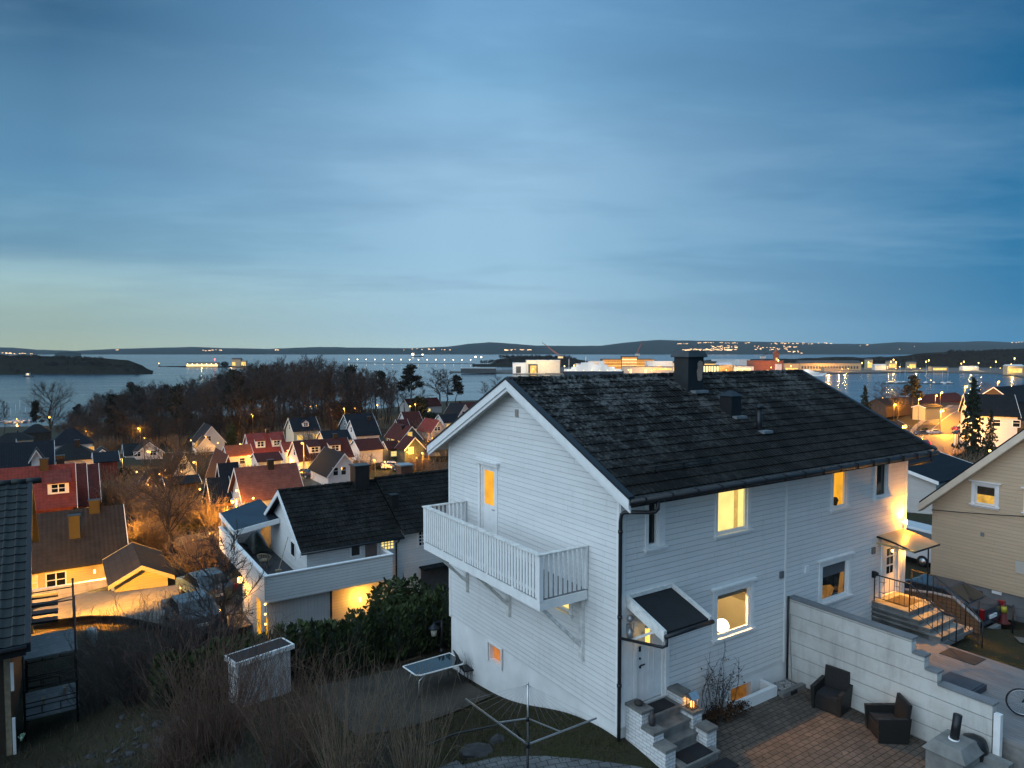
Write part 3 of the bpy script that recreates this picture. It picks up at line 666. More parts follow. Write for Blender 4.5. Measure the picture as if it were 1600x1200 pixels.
# front door canopy
can = MB(); T0 = 1.25
def sl(t): return 38.90 - (t)*.36
can.hexa([(.30,-.0,38.86),(1.76,-.0,38.86),(1.76,-T0,sl(T0)-.02),(.30,-T0,sl(T0)-.02)], [(.30,0,38.92),(1.76,0,38.92),(1.76,-T0,sl(T0)+.04),(.30,-T0,sl(T0)+.04)])
canopy = can.build('door_canopy', M['felt'], house)
mb = MB()
for a in (.20, 1.76): mb.hexa([(a,0,38.74),(a+.10,0,38.74),(a+.10,-T0-.03,sl(T0)-.16),(a,-T0-.03,sl(T0)-.16)], [(a,0,39.0),(a+.10,0,39.0),(a+.10,-T0-.03,sl(T0)+.09),(a,-T0-.03,sl(T0)+.09)])
mb.box(.30, 1.76, -.06, -.001, 38.92, 39.01)
mb.build('fascia', M['trimold'], canopy)
for a in (.27, 1.79): mb = MB(); mb.bar((a, -.03, 37.85), (a, -.95, 38.42), .06); mb.build('brace', M['trimold'], canopy)
mb = MB(); mb.tube([(1.84,-T0-.07,sl(T0)-.02),(.22,-T0-.07,sl(T0)-.03)], .055, 8); mb.tube([(.26,-T0-.07,sl(T0)-.04),(.26,-T0-.07,sl(T0)-.24),(.22,-T0+.02,sl(T0)-.30),(-.05,-.07,38.02)], .036, 8); mb.build('gutter', M['gutter'], canopy)
mb = MB(); mb.box(.20, .30, -.12, -.03, 38.05, 38.3); mb.ball((.25,-.12,38.45), .09, 8); mb.lathe((.25,-.12,37.92), [(.02,0),(.08,.06),(.09,.2),(.03,.3)], 8); mb.build('bell_ornament', M['lead'], house)
mb = MB(); mb.cyl((.80,-.16,37.72), .062, .40, 12); lant = mb.build('wall_lantern', emit('striped door lamp', (1.0, .62, .12), 2.0, .4, 14), house)
mb = MB(); mb.box(.74,.86,-.12,-.001,37.9,37.95); mb.cyl((.80,-.16,38.12), .075, .03, 12); mb.cyl((.80,-.16,37.69), .075, .03, 12); mb.build('bracket', M['steel'], lant)
plamp('lamp_light', (.8, -.30, 37.9-35.2), 1.6, (1, .6, .2), .06, house)
# right door canopy (thin sheet) and its lamps
mb = MB(); rs0, rs1, rt1 = 11.6, 13.25, 1.22
mb.grid([[(a, -rt1*i/6, 38.78-.25*(i/6)**1.4) for a in (rs0, rs1)] for i in range(7)]); mb.grid([[(a, -rt1*i/6, 38.75-.25*(i/6)**1.4) for a in (rs1, rs0)] for i in range(7)])
mb.box(rs0-.03, rs0, -rt1, 0, 38.50, 38.56)
can2 = mb.build('door_canopy', plain('glow tinted canopy sheet', (.46, .34, .17), .4, .15, 2), house)  # yellow glow of the lamp is put into the sheet's colour
mb = MB(); mb.tube([(rs0, -.0, 38.74), (rs0, -rt1*.5, 38.66), (rs0, -rt1, 38.5)], .03, 6); mb.tube([(rs1, 0, 38.74), (rs1, -rt1*.5, 38.66), (rs1, -rt1, 38.5)], .03, 6); mb.tube([(rs0,-rt1,38.5),(rs1,-rt1,38.5)], .03, 6); mb.bar((12.62,-rt1+.05,38.47),(12.62,-rt1+.05,36.7), .035); mb.build('brace', M['black'], can2)
mb = MB(); mb.cyl((13.24,-.11,38.96), .055, .16, 10); mb.box(13.2,13.28,-.09,-.001,38.98,39.06); up_ = mb.build('wall_lamp', M['bulb'], house)
mb = MB(); mb.cyl((13.24,-.11,38.22), .055, .18, 10); mb.box(13.2,13.28,-.09,-.001,38.26,38.34); mb.build('wall_lamp', M['bulb'], house)
plamp('lamp_light', (13.22, -.30, 38.98-35.2), 420, (1, .40, .05), .04, house, 95, (rad(180-12), rad(-14), 0))
plamp('lamp_light', (13.24, -.26, 39.1-35.2), 70, (1, .37, .03), .05, house)
plamp('lamp_light', (13.16, -.30, 38.25-35.2), 800, (1, .40, .04), .05, house, 84, (rad(-20), rad(22), 0))
plamp('lamp_light', (13.30, -.25, 37.9-35.2), 22, (1, .46, .07), .05, house)
# balcony
bal = MB(); B0, B1, BS = 1.22, 7.52, -1.5
bal.box(BS, -.03, B0, B1, 38.80, 38.86)
balc = bal.build('balcony', plain('balcony deck', (.20, .20, .20), .8, .3, 4), house)
mb = MB(); mb.box(BS-.05, BS, B0-.05, B1+.05, 38.60, 38.83); mb.box(BS, -.03, B0-.05, B0-.0, 38.60, 38.83); mb.box(BS, -.03, B1, B1+.05, 38.60, 38.83)
for i in range(7): mb.box(BS, -.03, B0+.4+i*.9, B0+.45+i*.9, 38.62, 38.80)
mb.build('joist_frame', M['trim'], balc)
mb = MB(); n = 46
for i in range(n):
    t = B0+.10+(B1-B0-.2)*i/(n-1); mb.box(BS-.055, BS-.03, t-.043, t+.043, 38.88, 39.96)
for tt in (B0, B1):
    for i in range(9):
        s_ = BS+.18+(-.1-BS-.2)*i/8; mb.box(s_-.043, s_+.043, tt-.012, tt+.013, 38.88, 39.96)
for tt in (B0-.03, B1-.04):
    mb.box(BS-.06, BS+.06, tt-.02, tt+.09, 38.80, 39.97); mb.box(-.10, -.025, tt-.02, tt+.09, 38.87, 39.97)
mb.box(BS-.03, BS, B0+.06, B1-.06, 39.0, 39.08); mb.box(BS-.03, BS, B0+.06, B1-.06, 39.78, 39.86)
for i in range(4): t = B0+1.2+i*1.3; mb.box(BS-.03, BS+.05, t-.04, t+.04, 38.7, 39.9)
mb.build('railing', M['trim'], balc)
mb = MB(); mb.box(BS-.10, BS+.07, B0-.07, B1+.07, 39.97, 40.005); mb.box(BS+.07, -.025, B0-.07, B0+.08, 39.97, 40.004); mb.box(BS+.07, -.025, B1-.08, B1+.07, 39.97, 40.004); mb.build('handrail', M['trimold'], balc)
for tt in (7.42, 4.85, 1.38):
    mb = MB(); mb.box(-.10, -.002, tt-.06, tt+.06, 36.92 if tt < 2 else 36.95, 38.60)
    mb.bar((-.06, tt, 37.30), (-1.36, tt, 38.58), .085, .10, (0,1,0)); mb.build('bracket', M['trimold'], balc)
# light well
lw = MB(); lw.box(3.72, 5.62, -.48, -.36, 34.9, 35.44); lw.box(3.72, 3.84, -.36, .02, 34.9, 35.44); lw.box(5.50, 5.62, -.36, .02, 34.9, 35.44)
lw.build('light_well', M['rend'], house)
mb = MB(); mb.poly([(4.25,.20,34.98),(5.15,.20,34.98),(5.15,.20,35.5),(4.25,.20,35.5)]); mb.build('pane', emit('dim basement room', (.8,.32,.04), .35, .8, 3.0), house)
# ================================================================ yard of the white house
def pavers(name, c1, c2, bw, bh, rot=0.0, mortar=.011):
    g = NG(name); mv = g.mapv((1,1,1), (0,0,rot))
    b = g.n('ShaderNodeTexBrick', {'Vector': mv, 'Color1': c1, 'Color2': c2, 'Mortar': (.028,.026,.023), 'Scale': 1.0, 'Mortar Size': mortar, 'Mortar Smooth': .3, 'Bias': 0.0, 'Brick Width': bw, 'Row Height': bh})
    n1 = g.noise(1.2, 5, .65); n2 = g.noise(12, 4, .7)
    c = g.mix(g.ramp(n1, [(.3, 0.0), (.7, 1.0)]), sc((1,1,1), .55), (1.25,1.2,1.15)); c = g.mix(1.0, b.outputs[0], c, 'MULTIPLY')
    c = g.mix(g.m('MULTIPLY', g.ramp(n2, [(.5, 0.0), (.75, 1.0)]), .5), c, (.03,.028,.02))
    g.bump(g.m('SUBTRACT', g.m('MULTIPLY', n2, .25), b.outputs[1]), .7, .012)
    return g.fin(c, .8, .35)
M['paver'] = pavers('patio pavers', (.098,.080,.068), (.135,.106,.086), .24, .16)
M['paver2'] = pavers('grey pavers', (.11,.12,.13), (.15,.16,.17), .28, .2, .35)
mb = MB(); mb.poly([(.25,-10,35.15),(6.74,-10,35.15),(6.74,-.002,35.15),(.25,-.002,35.15)]); mb.poly([(.25,-.0,35.15),(.25,-10,35.15),(.25,-10,34.6),(.25,-.0,34.6)]); structS(mb, 'patio', M['paver'])
mb = MB(); edge = [(-4.3,1.75),(-3.6,1.55),(-2.75,1.25),(-1.9,.45),(-1.15,-.3),(-.35,-1.0),(.24,-1.5)]
mb.grid([[(a, b - (7.5)*k/14, max(gw(a, b-7.5*k/14), 35.1)+.05) for a, b in edge] for k in range(15)]); structS(mb, 'path', M['paver2'])
# grass tufts along the gable (uncountable)
_ga, _gb = np.linspace(-3.7,0,38), np.linspace(-.7,6,68)
_GZ = ground_many([tuple(W(a, b)[:2]) for a in _ga for b in _gb]).reshape(38, 68)
def gzs(a, b):
    i, j = min(36, max(0, (a+3.7)*10)), min(66, max(0, (b+.7)*10)); i0, j0 = int(i), int(j); u, v = i-i0, j-j0
    return float(_GZ[i0,j0]*(1-u)*(1-v)+_GZ[i0+1,j0]*u*(1-v)+_GZ[i0,j0+1]*(1-u)*v+_GZ[i0+1,j0+1]*u*v)
mb = MB(); rr = random.Random(5)
for i in range(6500):
    a, b = rr.uniform(-3.6, -.05), rr.uniform(-.6, 5.8)
    if b < 1.6 - (a+3.3)*.95 and b < .6 or (a < -1.8 and b < 1.0): continue
    z = gzs(a, b)
    h = rr.uniform(.03, .12); an = rr.uniform(0, 6.28); dx, dy = math.cos(an)*.012, math.sin(an)*.012; lx, ly = rr.uniform(-.05,.05), rr.uniform(-.05,.05)
    mb.poly([(a-dx,b-dy,z-.02),(a+dx,b+dy,z-.02),(a+lx,b+ly,z+h)])
g = NG('short grass'); M['grass'] = g.fin(g.mix(g.ramp(g.noise(1.1, 4), [(.35, 0.0), (.65, 1.0)]), (.045,.05,.014), (.07,.058,.025)), .9, .2)
o = mb.build('grass', M['grass'], None, (0,0,0)); o.location = W(0,0,0); o.rotation_euler = (0,0,AZ); tag(o, 'short wet grass on the bank below the white gable', 'grass', None, 'stuff')
# entrance steps
st = thingS('entrance_steps', 'flight of grey stone entrance steps between whitewashed brick side walls under the front door', 'steps', 1.1, 0, 35.15)
M['stone'] = plain('worn step stone', (.17,.165,.155), .85, .35, 4, .35)
for z1, t1 in ((36.06,-.53),(35.84,-.83),(35.60,-1.05),(35.36,-1.62)):
    mb = MB(); mb.box(.57, 1.66 if z1 > 35.4 else 1.82, t1, -.004, z1-.06, z1); mb.box(.60, 1.63 if z1 > 35.4 else 1.78, t1+.03, -.006, 34.9, z1-.06); mb.build('step', M['stone'], st)
g = NG('whitewashed brick'); b = g.n('ShaderNodeTexBrick', {'Vector': g.n('ShaderNodeCombineXYZ', {0: g.m('ADD', g.xyz()[0], g.xyz()[1]), 1: g.xyz()[2]}).outputs[0], 'Scale': 1.0, 'Mortar Size': .012, 'Brick Width': .25, 'Row Height': .085, 'Color1': (.72,.72,.72), 'Color2': (.62,.62,.62), 'Mortar': (.45,.45,.45)})
ch = g.ramp(g.noise(7, 4, .7), [(.64, 0.0), (.69, 1.0)])
g.bump(g.m('SUBTRACT', g.m('MULTIPLY', g.noise(20, 3), .3), b.outputs[1]), .9, .015); M['wbrick'] = g.fin(g.mix(ch, b.outputs[0], (.12,.10,.09)), .8, .3)
for x0, x1, ss in ((.22,.55,((36.33,-.02,-.58),(35.99,-.58,-.98),(35.76,-.98,-1.36))), (1.67,2.0,((36.32,-.02,-.52),(36.02,-.52,-.88),(35.78,-.98,-1.34)))):
    mb = MB()
    for z1, t0, t1 in ss: mb.box(x0, x1, t1, t0, 34.8, z1-.07)
    sw = mb.build('side_wall', M['wbrick'], st)
    for z1, t0, t1 in ss: cp = MB(); cp.box(x0-.03, x1+.03, t1-.03, t0+.0, z1-.07, z1); cp.build('coping', M['stone'], sw)
M['rubber'] = plain('black rubber', (.014,.014,.016), .8, .3, 12, .3)
for nm, q, r_, z in (('small black door mat on the landing in front of the white front door', (.68,1.5), (-.46,-.06), 36.065), ('black door mat on the lowest stone platform of the entrance steps', (.72,1.62), (-1.56,-1.10), 35.365), ('black mat lying on the brick patio below the entrance steps', (1.25,1.98), (-2.05,-1.66), 35.156)):
    mb = MB(); mb.box(q[0], q[1], r_[0], r_[1], z, z+.018); soloS(mb, 'door_mat', M['rubber'], nm, 'door mat', sum(q)/2, sum(r_)/2, z)
lt = thingS('lantern', 'small lit lantern with pitched metal roof on the right step wall', 'lantern', 1.84, -.70, 36.02)
mb = MB(); mb.box(1.73,1.95,-.81,-.59,36.02,36.045)
for a in (1.735,1.925):
    for b in (-.805,-.615): mb.box(a,a+.02,b,b+.02,36.045,36.28)
mb.build('frame', plain('copper brown metal', (.16,.08,.04), .5), lt)
mb = MB(); mb.prism([(-.84,36.28),(-.56,36.28),(-.70,36.42)], 'x', 1.71, 1.97); mb.tube([(1.79,-.7,36.42),(1.84,-.7,36.49),(1.89,-.7,36.42)], .008, 5); mb.build('roof', M['steel'], lt)
mb = MB(); mb.cyl((1.84,-.70,36.045), .045, .12, 10); mb.build('candle', emit('candle glow', (1.0,.45,.08), 5.0), lt)
plamp('lamp_light', (0,0,.18), 3.0, (1,.5,.12), .03, lt)
mb = MB(); mb.lathe((.38,-.30,36.33), [(.02,0),(.10,.02),(.12,.07),(.07,.11),(.02,.12)], 10); soloS(mb, 'stone_ornament', plain('dark stone', (.04,.035,.03), .8, .3, 8, .4), 'dark rounded stone ornament on the left step wall by the front door', 'ornament', .38, -.3, 36.33)
mb = MB(); mb.lathe((.44,-.70,35.99), [(.07,0),(.09,.10),(.085,.2),(.06,.27),(.035,.30),(.05,.34)], 12); soloS(mb, 'vase', plain('dark clay', (.05,.045,.045), .6, .3, 8), 'tall dark clay vase on the middle coping of the left step wall', 'vase', .44, -.7, 35.99)
# stepped block wall
wl2 = thingS('garden_wall', 'long white block wall stepping down beside the patio with two wicker chairs', 'garden wall', 6.75, 0, 35.15)
g = NG('white block wall'); x, y, z = g.xyz()
row = g.m('FLOOR', g.m('DIVIDE', z, .40)); fz = g.m('FRACT', g.m('DIVIDE', z, .40)); wob = g.noise(5, 4)
jz = g.ramp(g.m('ADD', fz, g.m('MULTIPLY', g.m('SUBTRACT', wob, .5), .04)), [(0, 1.0), (.03, 1.0), (.05, 0.0), (1, 0.0)])
s1 = g.ramp(g.noise(1.1, 6, .7), [(.4, 0.0), (.75, 1.0)]); s2 = g.ramp(g.noise(1.0, 5, .7, g.mapv((3,2.2,.5))), [(.5, 0.0), (.75, 1.0)])
c = g.mix(g.m('MULTIPLY', s1, .65), (.60,.59,.56), (.40,.36,.31)); c = g.mix(g.m('MULTIPLY', s2, .65), c, (.30,.28,.26)); c = g.mix(g.m('MULTIPLY', jz, .6), c, (.14,.12,.11))
g.bump(g.m('SUBTRACT', g.m('MULTIPLY', g.noise(14, 5, .7), .4), jz), .7, .012); M['block'] = g.fin(c, .85, .25)
mb = MB()
for t0, t1, z1 in ((-.02,-3.57,37.62),(-3.57,-3.89,37.28),(-3.89,-4.20,36.98),(-4.20,-5.42,36.70)): mb.box(6.75, 6.97, t1, t0, 34.8, z1)
mb.build('wall', M['block'], wl2)
for t0, t1, z1 in ((-.02,-3.60,37.62),(-3.60,-3.92,37.28),(-3.92,-4.23,36.98),(-4.23,-5.45,36.70)):
    mb = MB(); mb.box(6.72, 7.02, t1+.002, t0, z1, z1+.05); mb.build('coping', M['found'], wl2)
mb = MB(); mb.box(6.72, 6.86, -5.60, -5.46, 34.8, 36.55); mb.build('end_post', M['trim'], wl2)
mb = MB(); mb.tube([(6.70,-.05,35.2),(6.70,-.05,37.7)], .03, 8); soloS(mb, 'drain_pipe', M['gutter'], 'thin dark drain pipe in the corner of facade and block wall', 'pipe', 6.7, -.05, 35.2)
br = thingS('broom', 'broom leaning in the corner beside the block wall', 'broom', 6.2, -.5, 35.15)
mb = MB(); mb.bar((6.12,-.62,35.2),(6.66,-.12,37.2), .03); mb.build('handle', M['wood_grey'], br)
mb = MB(); mb.box(6.0,6.26,-.70,-.56,35.15,35.25); mb.build('brush', M['rubber'], br)
mb = MB(); rr = random.Random(2)
for i in range(160):
    a, b = rr.uniform(5.66,6.6), rr.uniform(-.5,-.06); r = rr.uniform(.025,.06); mb.ball((a,b,35.16+r*.5), r, 4, .7)
o = mb.build('gravel', plain('pale pebbles', (.32,.31,.30), .8, .5, 9), None, (0,0,0)); o.location = W(0,0,0); o.rotation_euler=(0,0,AZ); tag(o, 'pale pebbles in the bed beside the white light well', 'gravel', None, 'stuff')
mb = MB(); mb.box(5.64, 6.72, -.66, -.52, 35.1, 35.27); soloS(mb, 'kerb_stone', M['stone'], 'low grey kerb edging the pebble bed by the block wall', 'kerb', 6.2, -.6, 35.15)
mb = MB(); rr = random.Random(71)
for i in range(420):
    a, b = (rr.uniform(.4,6.7), rr.uniform(-7,-.1)) if i < 140 else (6.7-abs(rr.gauss(0,.22)), rr.uniform(-6.5,-.3)) if i < 300 else (rr.uniform(2,6.6), -.05-abs(rr.gauss(0,.25)))
    if a < 2.1 and b > -1.8: continue
    an = rr.uniform(0,6.28); l_ = rr.uniform(.02,.055); dx, dy = math.cos(an)*l_, math.sin(an)*l_; z = 35.158+rr.uniform(0,.012)
    mb.poly([(a-dx,b-dy,z),(a+dy*.5,b-dx*.5,z+.008),(a+dx,b+dy,z+.002),(a-dy*.5,b+dx*.5,z+.006)])
o = mb.build('fallen_leaves', plain('withered brown leaves', (.07,.045,.02), .9, .5, 9), None, (0,0,0)); o.location = W(0,0,0); o.rotation_euler = (0,0,AZ); tag(o, 'withered leaves and dirt scattered over the brick patio', 'leaves', None, 'stuff')
# wicker chairs
g = NG('black wicker'); wv = g.n('ShaderNodeTexBrick', {'Vector': g.n('ShaderNodeCombineXYZ', {0: g.m('ADD', g.xyz()[0], g.xyz()[1]), 1: g.xyz()[2]}).outputs[0], 'Scale': 1.0, 'Brick Width': .05, 'Row Height': .022, 'Mortar Size': .004, 'Color1': (.018,.017,.016), 'Color2': (.030,.028,.027), 'Mortar': (.004,.004,.004)})
g.bump(g.m('SUBTRACT', g.m('MULTIPLY', wv.outputs[0], .3), wv.outputs[1]), .8, .01); M['wicker'] = g.fin(wv.outputs[0], .55, .4)
def wicker_chair(label, s, t, rz):
    r = thing('wicker_chair', label, 'chair', W(s, t, 35.155), AZ+rz, 'wicker chairs on the patio')
    mb = MB(); mb.box(-.31,.31,-.33,.30,.02,.36); mb.build('base', M['wicker'], r)
    mb = MB(); mb.box(-.28,.28,-.32,.24,.362,.46); mb.build('seat_cushion', plain('black cushion', (.016,.017,.02), .9, .2, 8), r)
    mb = MB(); mb.hexa([(-.33,.24,.02),(.33,.24,.02),(.33,.33,.02),(-.33,.33,.02)], [(-.33,.38,.98),(.33,.38,.98),(.33,.45,.98),(-.33,.45,.98)]); mb.build('backrest', M['wicker'], r)
    for sg in (-1, 1):
        mb = MB(); mb.hexa([(sg*.31,-.36,.0),(sg*.38,-.36,.0),(sg*.38,.36,.0),(sg*.31,.36,.0)], [(sg*.32,-.40,.62),(sg*.42,-.40,.62),(sg*.42,.40,.66),(sg*.32,.40,.66)]); mb.build('armrest', M['wicker'], r)
wicker_chair('black wicker armchair with straight back against the block wall, the farther of two', 6.28, -1.72, rad(-80))
wicker_chair('black wicker armchair turned sideways nearer the concrete grill', 6.18, -3.30, rad(-128))
# concrete grill with flue
gr = thingS('garden_grill', 'grey concrete garden grill with a leaning black flue pipe at the patio edge', 'grill', 6.0, -4.95, 35.15)
mb = MB(); mb.box(5.52,6.42,-5.35,-4.55,35.15,35.68); mb.build('body', M['conc'], gr)
mb = MB(); mb.hexa([(5.46,-5.42,35.68),(6.48,-5.42,35.68),(6.48,-4.48,35.68),(5.46,-4.48,35.68)], [(5.62,-5.25,35.92),(6.34,-5.25,35.92),(6.34,-4.65,35.92),(5.62,-4.65,35.92)]); mb.build('hood', M['conc'], gr)
mb = MB(); mb.box(6.42,6.70,-5.9,-5.36,35.15,35.6); mb.box(5.9,6.44,-5.9,-5.36,35.15,35.45); mb.build('side_block', M['conc'], gr)
mb = MB(); mb.tube([(5.98,-4.95,35.88),(6.02,-5.0,36.52)], .095, 14); mb.build('flue_pipe', M['black'], gr)
mb = MB(); mb.tube([(5.978,-4.945,35.90),(5.98,-4.948,35.945)], .115, 14); mb.build('collar', M['trim'], gr)
mb = MB(); mb.lathe((6.52,-5.15,35.15), [(.05,0),(.26,.25),(.30,.55),(.24,.72),(.06,.80)], 14); soloS(mb, 'kettle_cover', M['black'], 'black covered barbecue kettle behind the concrete grill', 'barbecue', 6.52, -5.15, 35.15)
# deck behind the wall, stairs, railings
g = NG('grey deck planks'); x, y, z = g.xyz(); fx = g.m('FRACT', g.m('DIVIDE', x, .12)); gp_ = g.ramp(fx, [(0, 1.0), (.06, 1.0), (.09, 0.0), (1, 0.0)])
c = g.mix(g.ramp(g.noise(1.5, 6, .7, g.mapv((3,.6,1))), [(.3, 0.0), (.7, 1.0)]), (.16,.15,.15), (.25,.24,.235)); c = g.mix(g.m('MULTIPLY', gp_, .7), c, (.03,.03,.03)); g.bump(gp_, -.6, .008); M['deck'] = g.fin(c, .75, .3)
dk = MB(); dk.box(6.98, 11.35, -9.5, -2.2, 35.85, 35.95); dk.box(6.98, 13.6, -2.2, -.002, 35.80, 35.90)
dko = soloS(dk, 'deck', M['deck'], 'grey plank deck behind the white block wall', 'deck', 9, -4, 35.6)
mb = MB(); mb.box(7.0,11.3,-9.45,-2.25,35.0,35.84); mb.build('substructure', M['wood_grey'], dko)
sst = thingS('side_steps', 'concrete steps lit orange leading up to the side door', 'steps', 12.4, -.8, 35.95)
for i, (z1, t1) in enumerate(((36.60,-1.22),(36.43,-1.55),(36.27,-1.88),(36.11,-2.2))):
    mb = MB(); mb.box(11.35+ .0*i, 12.98, t1, -.01, z1-.05, z1); mb.box(11.38, 12.95, t1+.03, -.012, 35.7, z1-.05); mb.build('step', M['conc'], sst)
mb = MB(); mb.box(11.7,12.75,-.95,-.25,36.605,36.33); soloS(mb, 'door_mat', plain('brown mat', (.06,.045,.03), .95), 'brown door mat on the lit landing of the side door', 'door mat', 12.2, -.6, 36.605)
mb = MB(); mb.box(10.5,11.2,-3.5,-2.55,35.952,35.968); soloS(mb, 'door_mat', plain('dark brown mat', (.05,.042,.038), .95), 'dark mat on the grey deck at the foot of the side steps', 'door mat', 10.9, -3, 35.95)
def railing(label, pts, hs=.9):
    r = thingS('iron_railing', label, 'railing', *pts[0]); mb = MB()
    tops = [(p[0], p[1], p[2]+hs) for p in pts]; mids = [(p[0], p[1], p[2]+.14) for p in pts]
    mb.tube(tops, .022, 6, smooth=False); mb.tube(mids, .012, 5, smooth=False); mb.build('handrail', M['black'], r)
    mb = MB()
    for p in pts: mb.tube([p, (p[0], p[1], p[2]+hs)], .02, 5)
    mb.build('post', M['black'], r); mb = MB()
    for a, b in zip(pts[:-1], pts[1:]):
        a, b = Vector(a), Vector(b); k = max(2, int((b-a).length/.16))
        for i in range(1, k):
            q = a.lerp(b, i/k); mb.tube([(q.x,q.y,q.z+.14),(q.x,q.y,q.z+hs)], .008, 4)
            if i % 3 == 1 and i+1 < k:
                q2 = a.lerp(b, (i+1)/k); mb.tube([(q.x,q.y,q.z+.35),(q2.x,q2.y,q2.z+.35)], .008, 4); mb.tube([(q.x,q.y,q.z+.7),(q2.x,q2.y,q2.z+.7)], .008, 4)
    mb.build('balusters', M['black'], r)
railing('black iron railing with square pattern along the outer side of the side steps', [(11.42,-.06,36.6),(11.42,-1.2,36.6),(11.42,-2.2,36.0),(11.42,-2.6,35.95)])
railing('black iron railing on the far side of the side steps', [(12.95,-.5,36.6),(12.95,-1.2,36.6),(12.95,-2.2,36.0),(12.95,-2.7,35.5)])
mb = MB(); mb.box(11.33,11.43,-.10,-.0,37.4,37.62); mb.ball((11.38,-.14,37.55), .07, 8); soloS(mb, 'hose_holder', M['black'], 'small black hook on the facade at the end of the railing', 'hook', 11.38, -.05, 37.4)
mb = MB(); mb.box(8.2,9.15,-4.35,-3.45,35.955,36.12); mb.box(8.25,9.1,-4.3,-3.5,36.12,36.14); soloS(mb, 'deck_hatch', plain('blue grey box', (.05,.06,.075), .6), 'low dark blue-grey box on the deck behind the block wall', 'box', 8.7, -3.9, 35.955)
# bicycle leaning at the right edge
bk = thing('bicycle', 'black bicycle standing on the grey deck, cut off at the right edge', 'bicycle', W(8.42,-5.42,35.955), AZ+rad(-62))
for x in (0, 1.05):
    mb = MB(); mb.tube([(x+.33*math.cos(a),0,.35+.33*math.sin(a)) for a in np.linspace(0,2*math.pi,29)], .02, 6, False); wh = mb.build('wheel', M['rubber'], bk)
    mb = MB(); mb.tube([(x+.305*math.cos(a),0,.35+.305*math.sin(a)) for a in np.linspace(0,2*math.pi,29)], .012, 5, False); mb.build('rim', M['steel'], wh)
    mb = MB()
    for k in range(14): a = k*math.pi/7; mb.tube([(x,0,.35),(x+.30*math.cos(a),0,.35+.30*math.sin(a))], .0022, 3)
    mb.build('spokes', M['steel'], wh)
mb = MB()
for p, q in (((0,0,.35),(.22,0,.85)),((.22,0,.85),(.25,0,.98)),((.24,0,.80),(.72,0,.85)),((.24,0,.72),(.55,0,.33)),((.55,0,.33),(.74,0,.90)),((.55,0,.33),(1.05,0,.35)),((.74,0,.8),(1.05,0,.35))): mb.tube([p,q], .017, 6)
mb.build('frame', M['black'], bk)
mb = MB(); mb.tube([(.20,-.28,1.04),(.27,-.1,1.0),(.25,0,.99),(.27,.1,1.0),(.20,.28,1.04)], .013, 6); mb.build('handlebar', M['black'], bk)
mb = MB(); mb.hexa([(.60,-.03,.93),(.86,-.08,.93),(.86,.08,.93),(.60,.03,.93)], [(.60,-.02,.97),(.86,-.07,.98),(.86,.07,.98),(.60,.02,.97)]); mb.build('saddle', M['rubber'], bk)
# brown plank fence, car, marker post, wire fence by the drive
fn = thingS('plank_fence', 'low brown plank fence with pale coping beside the side steps', 'fence', 14.4, -1, 35.1); path_ = [(13.75,.35,36.42),(14.35,-.55,36.42),(14.55,-1.15,36.38),(14.65,-1.95,35.78)]
g = NG('brown fence boards'); fz = g.m('FRACT', g.m('DIVIDE', g.xyz()[2], .13)); gl = g.ramp(fz, [(0,1.0),(.07,1.0),(.1,0.0),(1,0.0)]); g.bump(gl, -.6, .01); M['brownfence'] = g.fin(g.mix(gl, g.mix(g.ramp(g.noise(2,5,.7),[(.3,0.0),(.7,1.0)]), (.13,.075,.04), (.20,.12,.07)), (.03,.02,.015)), .8, .3)
mb = MB(); cp = MB()
for a, b in zip(path_[:-1], path_[1:]):
    mb.hexa([(a[0],a[1],34.6),(b[0],b[1],34.6),(b[0]+.06,b[1]+.02,34.6),(a[0]+.06,a[1]+.02,34.6)], [(a[0],a[1],a[2]),(b[0],b[1],b[2]),(b[0]+.06,b[1]+.02,b[2]),(a[0]+.06,a[1]+.02,a[2])])
    cp.hexa([(a[0]-.05,a[1],a[2]),(b[0]-.05,b[1],b[2]),(b[0]+.12,b[1]+.02,b[2]),(a[0]+.12,a[1]+.02,a[2])], [(a[0]-.05,a[1],a[2]+.04),(b[0]-.05,b[1],b[2]+.04),(b[0]+.12,b[1]+.02,b[2]+.04),(a[0]+.12,a[1]+.02,a[2]+.04)])
mb.build('boards', M['brownfence'], fn); cp.build('coping', plain('weathered coping', (.33,.31,.29), .8), fn)
M['tlight'] = plain('red tail light plastic', (.25,.01,.012), .3)
